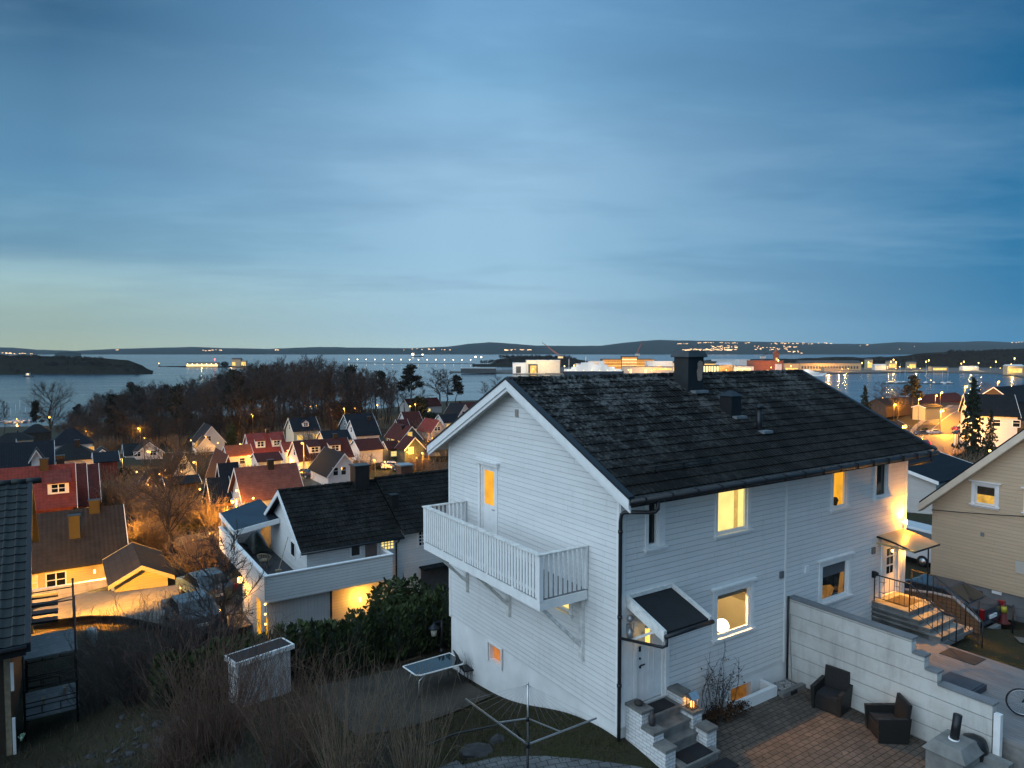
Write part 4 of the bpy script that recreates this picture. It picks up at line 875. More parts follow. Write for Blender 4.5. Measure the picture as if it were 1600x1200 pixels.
def car(label, loc, rz, paint, tl=0.4, group=None, van=False):
    r = thing('parked_van' if van else 'parked_car', label, 'van' if van else 'car', loc, rz, group)
    if van: pr = [(-2.3,.35),(2.25,.35),(2.3,.8),(2.1,1.05),(1.35,1.25),(.75,1.9),(-2.2,1.92),(-2.35,1.0)]; gl = [(1.25,1.25),(.72,1.8),(-2.05,1.8),(-2.15,1.2)]
    else: pr = [(-2.1,.32),(2.1,.30),(2.15,.62),(2.0,.80),(1.05,.95),(.45,1.40),(-.9,1.45),(-1.7,1.08),(-2.1,1.02),(-2.17,.6)]; gl = [(.92,.97),(.40,1.34),(-.85,1.38),(-1.55,1.06)]
    hw = .86 if not van else .92
    mb = MB(); n = len(pr); rows = []
    for y, k, up in ((-hw,1,0),(-hw,1,1),(hw,1,1),(hw,1,0)): pass
    vs = []
    for y in (-hw, hw):
        for px_, pz in pr:
            inn = max(0, (pz-.85))*.24; vs.append((px_, y*(1-inn/hw) , pz))
    mb._add(vs, [tuple(range(n))[::-1], tuple(range(n,2*n))] + [(i,(i+1)%n,n+(i+1)%n,n+i) for i in range(n)])
    body = mb.build('body', paint, r); bv = body.modifiers.new('bev','BEVEL'); bv.width = .07; bv.segments = 3; bv.limit_method = 'ANGLE'
    mb = MB()
    for sg in (-1,1): mb.poly([(x_, sg*(hw-(max(0,z_-.85))*.24+.006), z_) for x_, z_ in gl])
    i0 = 4 if not van else 4; a, b = pr[i0], pr[i0+1]
    mb.poly([(a[0]*.97+b[0]*.03+.012, -hw*.82, a[1]+.05),(a[0]*.97+b[0]*.03+.012, hw*.82, a[1]+.05),(b[0]+.03, hw*.72, b[1]-.06),(b[0]+.03,-hw*.72,b[1]-.06)])
    if not van: mb.poly([(-.98,-hw*.7,1.43),(-.98,hw*.7,1.43),(-1.66,hw*.75,1.13),(-1.66,-hw*.75,1.13)])
    else: mb.poly([(-2.24,-.7,1.75),(-2.24,.7,1.75),(-2.36,.75,1.15),(-2.36,-.75,1.15)])
    mb.build('window', M['dglass'], r)
    for x_ in (-1.3, 1.32):
        for sg in (-1, 1):
            mb = MB(); mb.tube([(x_, sg*(hw-.2), .32),(x_, sg*(hw+.01), .32)], .32, 14); wh = mb.build('wheel', M['rubber'], r)
            mb = MB(); mb.tube([(x_, sg*(hw+.005), .32),(x_, sg*(hw+.02), .32)], .19, 10); mb.build('rim', M['steel'], wh)
    for sg in (-1, 1):
        mb = MB(); mb.box(-2.20,-2.02, sg*.74, sg*.90, .70, 1.06); mb.build('tail_light', emit('tail light', (.9,.03,.02), tl) if tl > 1 else M['tlight'], r)
        mb = MB(); mb.box(2.0,2.17, sg*.55, sg*.8, .55, .72); mb.build('headlight', M['dglass'], r)
    mb = MB(); mb.box(-2.2,-2.14,-.26,.26,.62,.74); mb.build('number_plate', M['trim'], r)
    return r
def paint(name, c): return plain(name, c, .22, .05, 1, 0, 0, .7)
M['navy'] = paint('dark blue car paint', (.015,.03,.05)); M['wpaint'] = paint('white car paint', (.6,.6,.6)); M['silver'] = paint('silver car paint', (.10,.11,.125)); M['redp'] = paint('red car paint', (.25,.02,.02))
def gpt(s, t, dz=0): q = W(s, t); return Vector((q.x, q.y, ground(q.x, q.y)+dz))
car('dark blue hatchback with red tail lights in the drive behind the brown fence', gpt(16.6, .6, .07), AZ+rad(90), M['navy'], .5)
car('white van partly hidden behind the corner of the beige house', gpt(26.6, 6.2, .07), AZ+rad(80), M['wpaint'], .2, van=True)
mp_ = thing('marker_post', 'red marker cone with yellow band beside the dark car', 'cone', gpt(17.4,-1.6,.06))
mb = MB(); mb.lathe((0,0,0), [(.22,0),(.22,.04),(.14,.06),(.05,.8)], 12); mb.build('cone', plain('red plastic', (.12,.015,.012), .5), mp_)
mb = MB(); mb.lathe((0,0,.42), [(.118,0),(.088,.22)], 12); mb.build('band', plain('yellow reflective', (.5,.45,.05), .4), mp_)
wf = thingS('wire_fence', 'low wire fence on thin posts in front of the grey foundation of the beige house', 'fence', 16, -2.4, 35)
fp = [(15.6,-1.5),(16.0,-2.4),(16.3,-3.4),(16.5,-4.4)]
mb = MB()
for a, b in fp: z = gw(a,b); mb.tube([(a,b,z-.2),(a,b,z+1.0)], .03, 6)
mb.build('post', M['black'], wf); mb = MB()
for (a,b),(c_,d) in zip(fp[:-1], fp[1:]):
    for h_ in (.3,.6,.9): mb.tube([(a,b,gw(a,b)+h_),(c_,d,gw(c_,d)+h_)], .006, 4)
mb.build('wire', M['black'], wf)
mb = MB(); mb.tube([(-.05+1.2*math.sin(k*.4)*.0+k*.0, 0, 0) for k in range(2)], .01, 4)
strip('path', [W(15.0,-2.9)[:2], W(15.8,-4.2)[:2], W(16.2,-6.5)[:2]], .8, M['gravel'], .05)
mb = MB()
for k in range(5): mb.box(15.0+.0, 16.9, -1.72-k*.001, -1.55, 34.95, 35.12); break
soloS(mb, 'kerb_stone', M['conc'], 'pale kerb between the lawn and the drive of the beige house', 'kerb', 16, -1.6, 35)
# clothes dryer
dr = thingS('clothes_dryer', 'rotary clothes dryer with two raised steel arms on the paved path', 'clothes dryer', -3.0, -.40, 35.35)
mb = MB(); mb.tube([(-3,-.40,35.2),(-3,-.40,36.5)], .028, 8); mb.build('ground_post', M['black'], dr)
mb = MB(); mb.tube([(-3,-.40,36.4),(-3,-.40,37.82)], .019, 8); mb.ball((-3,-.4,37.83), .03, 6); mb.build('mast', M['steel'], dr)
arms = [(-4.13,.33,37.50),(-1.76,-1.23,37.07)]
for e in arms:
    mb = MB(); mb.bar((-3,-.40,36.48), e, .03); q = Vector((-3,-.4,36.48)).lerp(Vector(e), .48); mb.build('arm', M['steel'], dr)
    mb = MB(); mb.bar((-3,-.40,37.06), q, .022); mb.build('strut', M['steel'], dr)
mb = MB(); mb.cyl((-3,-.4,37.0), .04, .1, 8); mb.cyl((-3,-.4,36.42), .05, .12, 8); mb.build('hub', M['black'], dr)
mb = MB()
for k in range(7):
    f = .25+.72*k/6
    for e in arms: mb.tube([Vector((-3,-.4,37.80)), Vector((-3,-.4,36.48)).lerp(Vector(e), f)], .0022, 3)
mb.build('line', plain('clothes line', (.3,.3,.32), .6), dr)
# glass table and chair below the balcony
tz = 34.66
tb_ = thingS('garden_table', 'glass garden table with white metal rim below the balcony', 'table', -1.1, 7.7, 33.95)
tp = [(-2.08,8.08),(-2.0,7.30),(-1.85,7.2),(-.35,7.15),(-.25,7.3),(-.33,8.12)]
mb = MB(); mb.prism(tp, 'z', tz-.012, tz); mb.build('table_top', plain('dark table glass', (.02,.03,.035), .04, .1, 1, 0, 0, 1.0), tb_)
mb = MB(); mb.tube([(a,b,tz-.005) for a,b in tp+tp[:1]], .024, 6, False, False); mb.build('rim', M['trim'], tb_)
for a, b, c_, d in ((-1.85,7.35,-1.95,7.2),(-.5,7.3,-.4,7.15),(-1.85,7.95,-1.95,8.1),(-.5,7.95,-.4,8.1)):
    mb = MB(); z = gw(c_,d); mb.tube([(a+(.3 if a<-1 else -.3),b,tz-.02),(a,b,tz-.25),(c_,d,z)], .02, 6); mb.build('leg', M['steel'], tb_)
ch = thing('garden_chair', 'dark folding chair pushed against the end of the glass table', 'chair', gpt(-.05,7.35), AZ+rad(80))
mb = MB(); mb.box(-.23,.23,-.24,.22,.40,.44); mb.build('seat', M['black'], ch)
mb = MB(); mb.hexa([(-.24,.20,.42),(.24,.20,.42),(.24,.24,.42),(-.24,.24,.42)],[(-.22,.42,1.02),(.22,.42,1.02),(.22,.45,1.02),(-.22,.45,1.02)]); mb.build('backrest', M['black'], ch)
for sx_ in (-.21,.21):
    for sy_ in (-.22,.2): mb = MB(); mb.tube([(sx_,sy_,.42),(sx_*1.05,sy_*1.1,0)], .015, 5); mb.build('leg', M['black'], ch)
# yard paving under the table
g = NG('ribbed yard slabs'); fx = g.m('FRACT', g.m('DIVIDE', g.xyz()[1], .16)); gl = g.ramp(fx, [(0,1.0),(.1,1.0),(.16,0.0),(1,0.0)]); g.bump(gl, -.5, .01); M['yardslab'] = g.fin(g.mix(g.m('MULTIPLY', gl, .6), g.mix(g.ramp(g.noise(1.2,5,.7),[(.3,0.0),(.7,1.0)]), (.034,.030,.024), (.066,.058,.048)), (.02,.02,.018)), .85, .3)
mb = MB(); mb.grid([[(a, b, gw(a,b)+.05) for a in np.linspace(-4.6,-.2,9)] for b in np.linspace(5.6,9.6,9)]); structS(mb, 'yard_paving', M['yardslab'])
# lamp post by the gable corner
lp = thing('lamp_post', 'black garden lamp post with an unlit lantern at the left corner of the white house', 'lamp post', gpt(.35,10.0), AZ)
mb = MB(); mb.cyl((0,0,-.1), .05, 1.35, 10); mb.cyl((0,0,-.1), .09, .3, 10); mb.build('post', M['black'], lp)
mb = MB(); mb.lathe((-.32,0,.72), [(.05,0),(.10,.03),(.14,.30)], 6); mb.build('lantern', plain('pale lantern glass', (.5,.48,.40), .3), lp)
mb = MB(); mb.lathe((-.32,0,1.02), [(.24,0),(.20,.05),(.05,.16),(.02,.22)], 6); mb.bar((-.32,0,1.22),(0,0,1.22), .05); mb.build('lantern_roof', M['bluesteel'], lp)
# white shed
q = [Pz(368,1037,35.63), Pz(460,1006,35.63), Pz(447,990,35.63), Pz(355,1016,35.63)]; sh0 = q[0]
ax = (q[1]-q[0]); ln = ax.length; rzs = math.atan2(ax.y, ax.x)
sh = thing('garden_shed', 'small white garden shed with flat dark lid beside the hedge', 'shed', (q[0].x, q[0].y, ground(q[0].x,q[0].y)-.1), rzs); hh = 35.63 - sh.location.z; dpt = .78
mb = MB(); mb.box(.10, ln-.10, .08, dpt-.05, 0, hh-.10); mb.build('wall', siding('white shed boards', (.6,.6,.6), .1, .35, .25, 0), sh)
mb = MB(); mb.box(.05, ln-.05, .05, dpt-.02, hh-.05, hh-.012); mb.build('lid', M['felt'], sh)
mb = MB(); mb.box(0, ln, -.02, .055, hh-.14, hh); mb.box(ln-.055, ln, .055, dpt, hh-.14, hh); mb.box(0, ln, dpt-.02, dpt+.02, hh-.14, hh-.002); mb.box(0,.055,.055,dpt-.02,hh-.14,hh); mb.build('frame', M['trim'], sh)
mb = MB(); mb.bar((ln-.09,.3,.75),(ln-.04,.3,.75), .05); mb.build('handle', M['black'], sh)
# rubble, stump, bits on the dark slope
g = NG('dark field stone'); M['rock'] = g.fin(g.mix(g.ramp(g.noise(6,5,.7),[(.3,0.0),(.7,1.0)]), (.022,.022,.023), (.065,.065,.067)), .9, .3)
def rock_mesh(seed, r):
    mb = MB(); mb.ball((0,0,0), r, 6, .6); rr = random.Random(seed); mb.v = [tuple(c*(1+.35*mnoise.noise((p[0]*2/r+seed,p[1]*2/r,p[2]*2/r))) for c in p) for p in mb.v]; mb.sm = set(); return mb
rr = random.Random(11); rocks = [rock_mesh(i, .22).build('stone', M['rock'], None) for i in range(5)]
for i in range(85):
    a, b = rr.gauss(-9.9, 1.0), rr.gauss(8.8, .95); o = rocks[i] if i < 5 else rocks[i % 5].copy()
    if i >= 5: COL.objects.link(o)
    k = rr.uniform(.12, .33)+.55*rr.random()**5; o.location = gpt(a, b, .03*k); o.scale = (k, k*rr.uniform(.7,1.2), k*.8); o.rotation_euler = (rr.uniform(-.4,.4), rr.uniform(-.4,.4), rr.uniform(0,6))
    tag(o, 'rough grey stone in the rubble heap on the dark slope', 'stone', 'stones of the rubble heap')
for k, (a, b, sc_, lb) in enumerate(((-2.9,1.9,2.0,'large flat grey stone beside the upper path under the clothes dryer'), (-2.15,2.15,1.1,'rounded stone on the grass edge above the paved path'), (-11.7,7.4,2.2,'big pale boulder at the bottom left corner of the slope'))):
    o = rocks[k].copy(); COL.objects.link(o); o.location = gpt(a,b,.02); o.scale = (sc_,sc_*.8,sc_*.6); o.rotation_euler = (0,0,k); tag(o, lb, 'stone')
    if 'group' in o: del o['group']
mb = MB(); mb.tube([(0,0,-.2),(.03,0,.4),(0,.02,.75)], [.17,.13,.15], 9); o = mb.build('tree_stump', plain('dark bark', (.025,.02,.016), .95, .4, 8, .6), None); o.location = gpt(-8.9,7.9); tag(o, 'short black tree stump among the brush', 'stump')
mb = MB(); mb.tube([(-4.2,2.6,gw(-4.2,2.6)+.35),(-3.2,2.5,gw(-3.2,2.5)+.5),(-2.6,2.1,gw(-2.6,2.1)+.52),(-1.95,1.75,gw(-1.95,1.75)+.5),(-1.9,1.5,gw(-1.9,1.5)+.1)], .025, 6)
soloS(mb, 'iron_handrail', M['black'], 'low black iron handrail bending over the path behind the clothes dryer', 'railing', -3, 2.2, 35)
mb = MB()
for k in range(4):
    a = -3.9-.35*k*.8; b = 1.55+.42*k*.5; mb.box(a-.35, a+.35, b-1.6, b+.2, 34.6, 35.22-.16*k)
soloS(mb, 'garden_steps', M['paver2'], 'grey slab steps descending left from the paved path', 'steps', -4.2, 1.6, 35.0)
# ================================================================ neighbouring houses and the village
M['tile_dark'] = rooftile('dark tile', (.011,.013,.015)); M['tile_maroon'] = rooftile('maroon tile', (.055,.016,.014)); M['tile_red'] = rooftile('red tile', (.16,.035,.026)); M['tile_brown'] = rooftile('brown red tile', (.135,.055,.042))
M['tile_grey'] = rooftile('brown grey tile', (.030,.025,.021), .3, .2); M['tile_blue'] = rooftile('blue black tile', (.008,.012,.018)); M['tile_brt'] = rooftile('bright red tile', (.22,.040,.030))
M['tile_orange'] = rooftile('orange red tile', (.26,.07,.03))
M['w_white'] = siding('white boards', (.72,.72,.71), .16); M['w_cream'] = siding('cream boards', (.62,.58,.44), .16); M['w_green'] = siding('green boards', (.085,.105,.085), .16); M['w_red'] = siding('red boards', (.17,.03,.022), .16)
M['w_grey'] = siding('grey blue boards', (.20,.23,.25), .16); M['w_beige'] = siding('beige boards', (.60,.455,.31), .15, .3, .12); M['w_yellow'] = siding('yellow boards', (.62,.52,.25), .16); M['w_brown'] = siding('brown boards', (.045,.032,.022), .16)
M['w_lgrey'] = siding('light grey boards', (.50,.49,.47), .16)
WINM = {'d': M['dglass'], 'w': M['warm'], 'a': M['amber'], 'o': M['orange'], 'p': M['warm_pale']}
AV = AZ + rad(90)
def dirv(az): return Vector((math.cos(az), math.sin(az), 0))
def Lpx(o, az, px):                  # how far along az until the direction px is reached
    k = (px-800)/FPX/math.cos(PITCH)*1.0; d = dirv(az); return (k*o.y - o.x)/(d.x - k*d.y)
def gable_house(name, label, loc, az, L, Wd, h, rise, wm, rm, wins=(), dorm=(), chim=(), over=.35, cat='house', group=None, hip=0.0, deep=2.0, trim='trim', found=False, porch=None):
    r = thing(name, label, cat, loc, az, group); ry = Wd/2; sl_ = rise/(Wd/2)
    top = lambda y: h + rise - sl_*abs(y-ry)
    mb = MB(); z0 = -deep
    if hip: mb.box(0, L, 0, Wd, z0, h)
    else:
        for x in (0, L): mb.poly([(x,0,z0),(x,Wd,z0),(x,Wd,h),(x,ry,h+rise),(x,0,h)])
        mb.poly([(0,0,z0),(L,0,z0),(L,0,h),(0,0,h)]); mb.poly([(0,Wd,z0),(L,Wd,z0),(L,Wd,h),(0,Wd,h)])
    wall_ = mb.build('wall', M[wm], r)
    if found:
        mb = MB(); mb.box(-.03, L+.03, -.03, Wd+.03, z0, .5); mb.build('foundation', M['found'], r)
    mb = MB(); th = .12; o = over; e = top(-o)
    if hip:
        a, b, c, d = (-o,-o,h-.05), (L+o,-o,h-.05), (L+o,Wd+o,h-.05), (-o,Wd+o,h-.05); p, q = (hip,ry,h+rise), (L-hip,ry,h+rise)
        for f in ((a,b,q,p),(b,c,q),(c,d,p,q),(d,a,p)): mb.poly(f)
        mb.poly([d,c,b,a])
    else:
        mb.hexa([(-o,-o,e),(L+o,-o,e),(L+o,ry,h+rise),(-o,ry,h+rise)], [(-o,-o,e+th),(L+o,-o,e+th),(L+o,ry,h+rise+th),(-o,ry,h+rise+th)])
        mb.hexa([(-o,ry,h+rise),(L+o,ry,h+rise),(L+o,Wd+o,e),(-o,Wd+o,e)], [(-o,ry,h+rise+th),(L+o,ry,h+rise+th),(L+o,Wd+o,e+th),(-o,Wd+o,e+th)])
    rf = mb.build('roof', M[rm], r)
    if not hip:
        for x in (-o-.05, L+o+.002):
            mb = MB()
            for s0_, s1_ in ((-o, ry), (Wd+o, ry)): mb.hexa([(x,s0_,e-.12),(x+.048,s0_,e-.12),(x+.048,s1_,h+rise-.12),(x,s1_,h+rise-.12)], [(x,s0_,e+th+.02),(x+.048,s0_,e+th+.02),(x+.048,s1_,h+rise+th+.02),(x,s1_,h+rise+th+.02)])
            mb.build('bargeboard', M[trim], r)
    for cx_, cy_, ch_ in chim:
        mb = MB(); zz = top(cy_); mb.box(cx_-.35, cx_+.35, cy_-.3, cy_+.3, zz-.5, zz+ch_); mb.box(cx_-.42, cx_+.42, cy_-.37, cy_+.37, zz+ch_, zz+ch_+.1); mb.build('chimney', M['black'], rf)
    for side, a, z, ww, hh, mk in wins:
        f = MB(); pn = MB(); t = .10 if ww > .5 else .07
        def mp2(u_, zz, dd):
            return {'F': (u_, -dd, zz), 'B': (u_, Wd+dd, zz), 'L': (-dd, u_, zz), 'R': (L+dd, u_, zz)}[side]
        def bx(a0, a1, b0, b1, d0, d1):
            c = [mp2(p_, q_, d_) for p_ in (a0, a1) for q_ in (b0, b1) for d_ in (d0, d1)]; f.box(min(v[0] for v in c), max(v[0] for v in c), min(v[1] for v in c), max(v[1] for v in c), min(v[2] for v in c), max(v[2] for v in c))
        bx(a-t, a, z-t, z+hh+t, -.01, .06); bx(a+ww, a+ww+t, z-t, z+hh+t, -.01, .06); bx(a, a+ww, z+hh, z+hh+t, -.01, .06); bx(a, a+ww, z-t, z, -.01, .08)
        if ww > .9: bx(a+ww/2-.04, a+ww/2+.04, z, z+hh, -.01, .05)
        if hh > .8 and ww < 1.6: bx(a, a+ww, z+hh*.6-.03, z+hh*.6+.03, -.01, .045)
        fr = f.build('window', M['trim'], r); pn.poly([mp2(a, z, .02), mp2(a+ww, z, .02), mp2(a+ww, z+hh, .02), mp2(a, z+hh, .02)]); pn.build('pane', WINM[mk], fr)
    for dx, dw, y0, dh, kind, mk in dorm:      # dormers on the front slope
        zb = top(y0); mb = MB(); rmb = MB(); zt = zb+dh
        if kind == 'shed':
            y1 = min(ry, y0 + (dh)/(sl_*.55)); ztop = top(y1)
            mb.prism([(y0,zb),(y0,zt),(y1,ztop)], 'x', dx, dx+dw); rmb.hexa([(dx-.2,y0-.25,zt),(dx+dw+.2,y0-.25,zt),(dx+dw+.2,y1+.2,ztop+.05),(dx-.2,y1+.2,ztop+.05)], [(dx-.2,y0-.25,zt+.1),(dx+dw+.2,y0-.25,zt+.1),(dx+dw+.2,y1+.2,ztop+.15),(dx-.2,y1+.2,ztop+.15)])
        else:
            pk = dw*.42; y1 = min(ry, y0 + (dh+pk)/sl_); mb.prism([(dx,zb),(dx+dw,zb),(dx+dw,zt),(dx+dw/2,zt+pk),(dx,zt)], 'y', y0, y1)
            for sg, xx in ((1, dx-.2), (-1, dx+dw+.2)):
                xm = dx+dw/2; rmb.hexa([(xx,y0-.25,zt-.15),(xm,y0-.25,zt+pk),(xm,y1,zt+pk),(xx,y1,zt-.15)], [(xx,y0-.25,zt-.03),(xm,y0-.25,zt+pk+.12),(xm,y1,zt+pk+.12),(xx,y1,zt-.03)])
        dm = mb.build('dormer', M['trim'], r); rmb.build('dormer_roof', M[rm], dm)
        f = MB(); f.poly([(dx+dw*.2,y0-.02,zb+dh*.25),(dx+dw*.8,y0-.02,zb+dh*.25),(dx+dw*.8,y0-.02,zb+dh*.9),(dx+dw*.2,y0-.02,zb+dh*.9)]); f.build('window', WINM[mk], dm)
        f = MB(); f.box(dx+dw*.5-.05, dx+dw*.5+.05, y0-.05, y0-.01, zb+dh*.25, zb+dh*.9); f.box(dx+dw*.2, dx+dw*.8, y0-.045, y0-.012, zb+dh*.55, zb+dh*.61); f.build('mullion', M['trim'], dm)
    if porch:
        x0, x1, dep, ph, mk = porch; f = MB(); f.box(x0, x1, -dep, -.01, -deep, ph); po = f.build('porch', M[wm], r)
        f = MB(); f.hexa([(x0-.25,-dep-.3,ph-.1),(x1+.25,-dep-.3,ph-.1),(x1+.25,0,ph+.9),(x0-.25,0,ph+.9)], [(x0-.25,-dep-.3,ph),(x1+.25,-dep-.3,ph),(x1+.25,0,ph+1.0),(x0-.25,0,ph+1.0)]); f.build('porch_roof', M[rm], po)
        if mk: f = MB(); f.poly([(x0+.2,-dep-.02,.3),(x1-.2,-dep-.02,.3),(x1-.2,-dep-.02,ph-.3),(x0+.2,-dep-.02,ph-.3)]); f.build('window', WINM[mk], po)
    return r
def at_eave(px, py, d, h): q = P(px, py, d); return Vector((q.x, q.y, q.z-h))
def HN(label, px, py, d, pxe, Wd, h, rise, wm, rm, name='village_house', **k):     # roof slope towards us; origin = corner between left gable and front
    o = at_eave(px, py, d, h); return gable_house(name, label, o, AZ, Lpx(o, AZ, pxe), Wd, h, rise, wm, rm, **k)
def HG(label, px, py, d, pxl, L, h, rise, wm, rm, name='village_house', **k):      # gable towards us; origin = its right corner, pxl = its left corner
    o = at_eave(px, py, d, h); return gable_house(name, label, o, AV, L, Lpx(o, AV+rad(90), pxl), h, rise, wm, rm, **k)
VG = 'houses of the village below'
# ---- white neighbour with the wrap-around terrace
nb = thingS('terrace_house', 'white house with dark tiled roof and wide boarded terrace beyond the hedge', 'house', -1.58, 20.1, 31.3)
x0, y0, L_, W_ = -1.58, 20.1, 11.5, 6.7; zf, ze, zr_ = 33.95, 35.75, 37.75; ym = y0+W_/2; nsl = (zr_-ze)/(W_/2)
mb = MB()
for x in (x0, x0+L_): mb.poly([(x,y0,30.5),(x,y0+W_,30.5),(x,y0+W_,ze),(x,ym,zr_),(x,y0,ze)])
wall(mb, lambda a, z, d: (a, y0+d, z), x0, x0+L_, 30.5, ze, [(2.2,2.85,34.9,35.5)])
mb.poly([(x0,y0+W_,30.5),(x0+L_,y0+W_,30.5),(x0+L_,y0+W_,ze),(x0,y0+W_,ze)])
mb.build('wall', M['white'], nb)
M['tile_nb'] = M['oldtile']
for sx0, sx1, dz in ((x0-.4, 3.25, 0.0), (3.25, x0+L_+.3, .10)):
    m_ = pantiles(sx0, sx1, y0-.42, ym, ze-.25+dz, zr_+.06+dz, .15, .34, .018, 6); ro = m_.build('roof', M['oldtile'], nb)
    mb = MB(); mb.hexa([(sx0,ym,zr_+dz),(sx1,ym,zr_+dz),(sx1,y0+W_+.4,ze-.3+dz),(sx0,y0+W_+.4,ze-.3+dz)],[(sx0,ym,zr_+.08+dz),(sx1,ym,zr_+.08+dz),(sx1,y0+W_+.4,ze-.2+dz),(sx0,y0+W_+.4,ze-.2+dz)]); mb.build('rear_slope', M['tile_dark'], ro)
    mb = MB(); k = int((sx1-sx0)/.4)
    for i in range(k): a = sx0+(sx1-sx0)*i/k; mb.tube([(a,ym,zr_+.06+dz),(a+.45,ym,zr_+.05+dz)], [.12,.10], 8)
    mb.build('ridge_tile', M['oldtile'], ro)
mb = MB()
for ye in (y0-.45, y0+W_+.45): mb.hexa([(x0-.46,ye,ze-.45),(x0-.41,ye,ze-.45),(x0-.41,ym,zr_-.15),(x0-.46,ym,zr_-.15)],[(x0-.46,ye,ze-.22),(x0-.41,ye,ze-.22),(x0-.41,ym,zr_+.1),(x0-.46,ym,zr_+.1)])
mb.build('bargeboard', M['trim'], nb)
mb = MB(); mb.tube([(x0-.4,y0-.5,ze-.27),(3.25,y0-.5,ze-.27)], .06, 8); mb.tube([(3.0,y0-.5,ze-.3),(3.0,y0-.3,ze-.5),(3.0,y0-.06,ze-.6),(3.0,y0-.06,31.5)], .04, 8); mb.build('gutter', M['gutter'], nb)
for a, b, c_, hh in ((2.35,ym-.1,.8,1.05),(3.5,ym-2.0,.35,.75),(5.2,ym+.35,.7,.9)):
    mb = MB(); zz = zr_-abs(b-ym)*nsl; mb.box(a-c_/2,a+c_/2,b-c_/2,b+c_/2,zz-.4,zz+hh); co_ = mb.build('chimney', M['black'] if a < 5 else plain('brown brick', (.12,.05,.03), .8, .3, 5), nb)
    mb = MB(); mb.box(a-c_/2-.06,a+c_/2+.06,b-c_/2-.06,b+c_/2+.06,zz+hh,zz+hh+.07); mb.build('cap', M['black'] if a < 5 else M['lead'], co_)
def nwin(a0, a1, z0, z1, mk, sill=True):
    return window(lambda a, z, d: (a, y0+d, z), (a0,a1,z0,z1), mk, nb, .08, sill=sill, depth=-.004, top=True) if False else None
def fwin2(a0, a1, z0, z1, mk, parent, y=None, gm=0, sill=True):
    y = y0 if y is None else y; f = MB(); t = .08
    for p0, p1, q0, q1 in ((a0-t,a0,z0-t,z1+t),(a1,a1+t,z0-t,z1+t),(a0,a1,z1,z1+t),(a0,a1,z0-t,z0)): f.box(p0,p1,y-.05,y+.01,q0,q1)
    for i in range(1, gm): xm = a0+(a1-a0)*i/gm; f.box(xm-.02,xm+.02,y-.04,y+.0,z0,z1)
    for i in range(1, gm): zm = z0+(z1-z0)*i/gm; f.box(a0,a1,y-.038,y+.0,zm-.02,zm+.02)
    fr = f.build('window', M['trim'], parent); f = MB(); f.poly([(a0,y-.012,z0),(a1,y-.012,z0),(a1,y-.012,z1),(a0,y-.012,z1)]); f.build('pane', mk, fr)
fwin2(.62, 1.05, 34.85, 35.45, M['dglass'], nb); fwin2(2.2, 2.85, 34.9, 35.5, M['warm_pale'], nb, None, 4); fwin2(4.3, 5.0, 34.8, 35.5, M['dglass'], nb, None, 4)
mb = MB(); mb.box(1.35,1.95,y0-.04,y0+.01,33.95,35.55); mb.build('terrace_door', plain('grey brown door', (.16,.12,.11), .5), nb)
mb = MB(); mb.box(4.4,6.0,y0-.05,y0+.01,31.4,33.5); mb.build('garage_door', plain('grey garage door', (.09,.095,.10), .6), nb)
mb = MB(); mb.box(4.3,6.1,y0-.6,y0-.01,33.6,33.68); mb.hexa([(5.9,y0-1.0,33.2),(7.4,y0-1.0,33.2),(7.4,y0,34.2),(5.9,y0,34.2)],[(5.9,y0-1.0,33.3),(7.4,y0-1.0,33.3),(7.4,y0,34.3),(5.9,y0,34.3)]); mb.build('porch_roof', M['tile_dark'], nb)
mb = MB(); mb.box(x0-.04,x0-.002,21.9,22.7,34.6,35.45); fr = mb.build('window', M['trim'], nb); mb = MB(); mb.poly([(x0-.045,22.0,34.7),(x0-.045,22.6,34.7),(x0-.045,22.6,35.35),(x0-.045,22.0,35.35)]); mb.build('pane', M['dglass'], fr)
# terrace
tx0, ty0, tx1, ty1 = -3.85, 18.7, 2.2, 29.0
te = MB(); te.box(tx0+.1, tx1-.1, ty0+.1, y0-.01, zf-.12, zf); te.box(tx0+.1, x0-.01, y0, ty1-.1, zf-.12, zf-.001); ter = te.build('terrace', plain('dark decking', (.035,.038,.045), .7, .25, 2), nb)
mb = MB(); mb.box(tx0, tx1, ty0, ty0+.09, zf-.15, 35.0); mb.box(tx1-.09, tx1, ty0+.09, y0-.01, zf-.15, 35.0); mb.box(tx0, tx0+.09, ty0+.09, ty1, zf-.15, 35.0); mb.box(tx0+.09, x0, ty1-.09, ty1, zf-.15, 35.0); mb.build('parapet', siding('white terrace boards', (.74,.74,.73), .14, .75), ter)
mb = MB(); mb.box(tx0-.05, tx1+.05, ty0-.05, ty0+.14, 35.0, 35.05); mb.box(tx1-.14, tx1+.05, ty0+.14, y0-.01, 35.0, 35.05); mb.box(tx0-.05, tx0+.14, ty0+.14, ty1+.05, 35.0, 35.05); mb.build('capping', M['trim'], ter)
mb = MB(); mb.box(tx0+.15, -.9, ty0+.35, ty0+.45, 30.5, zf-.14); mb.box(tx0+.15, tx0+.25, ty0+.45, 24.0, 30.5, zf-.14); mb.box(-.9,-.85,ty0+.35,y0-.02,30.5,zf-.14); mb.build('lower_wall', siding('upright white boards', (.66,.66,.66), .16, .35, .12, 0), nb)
mb = MB(); mb.poly([(tx0+.14,20.2,31.6),(tx0+.14,21.0,31.6),(tx0+.14,21.0,33.4),(tx0+.14,20.2,33.4)]); mb.poly([(tx0+.14,18.95,31.4),(tx0+.14,19.35,31.4),(tx0+.14,19.35,33.0),(tx0+.14,18.95,33.0)]); mb.build('window', M['amber'], nb)
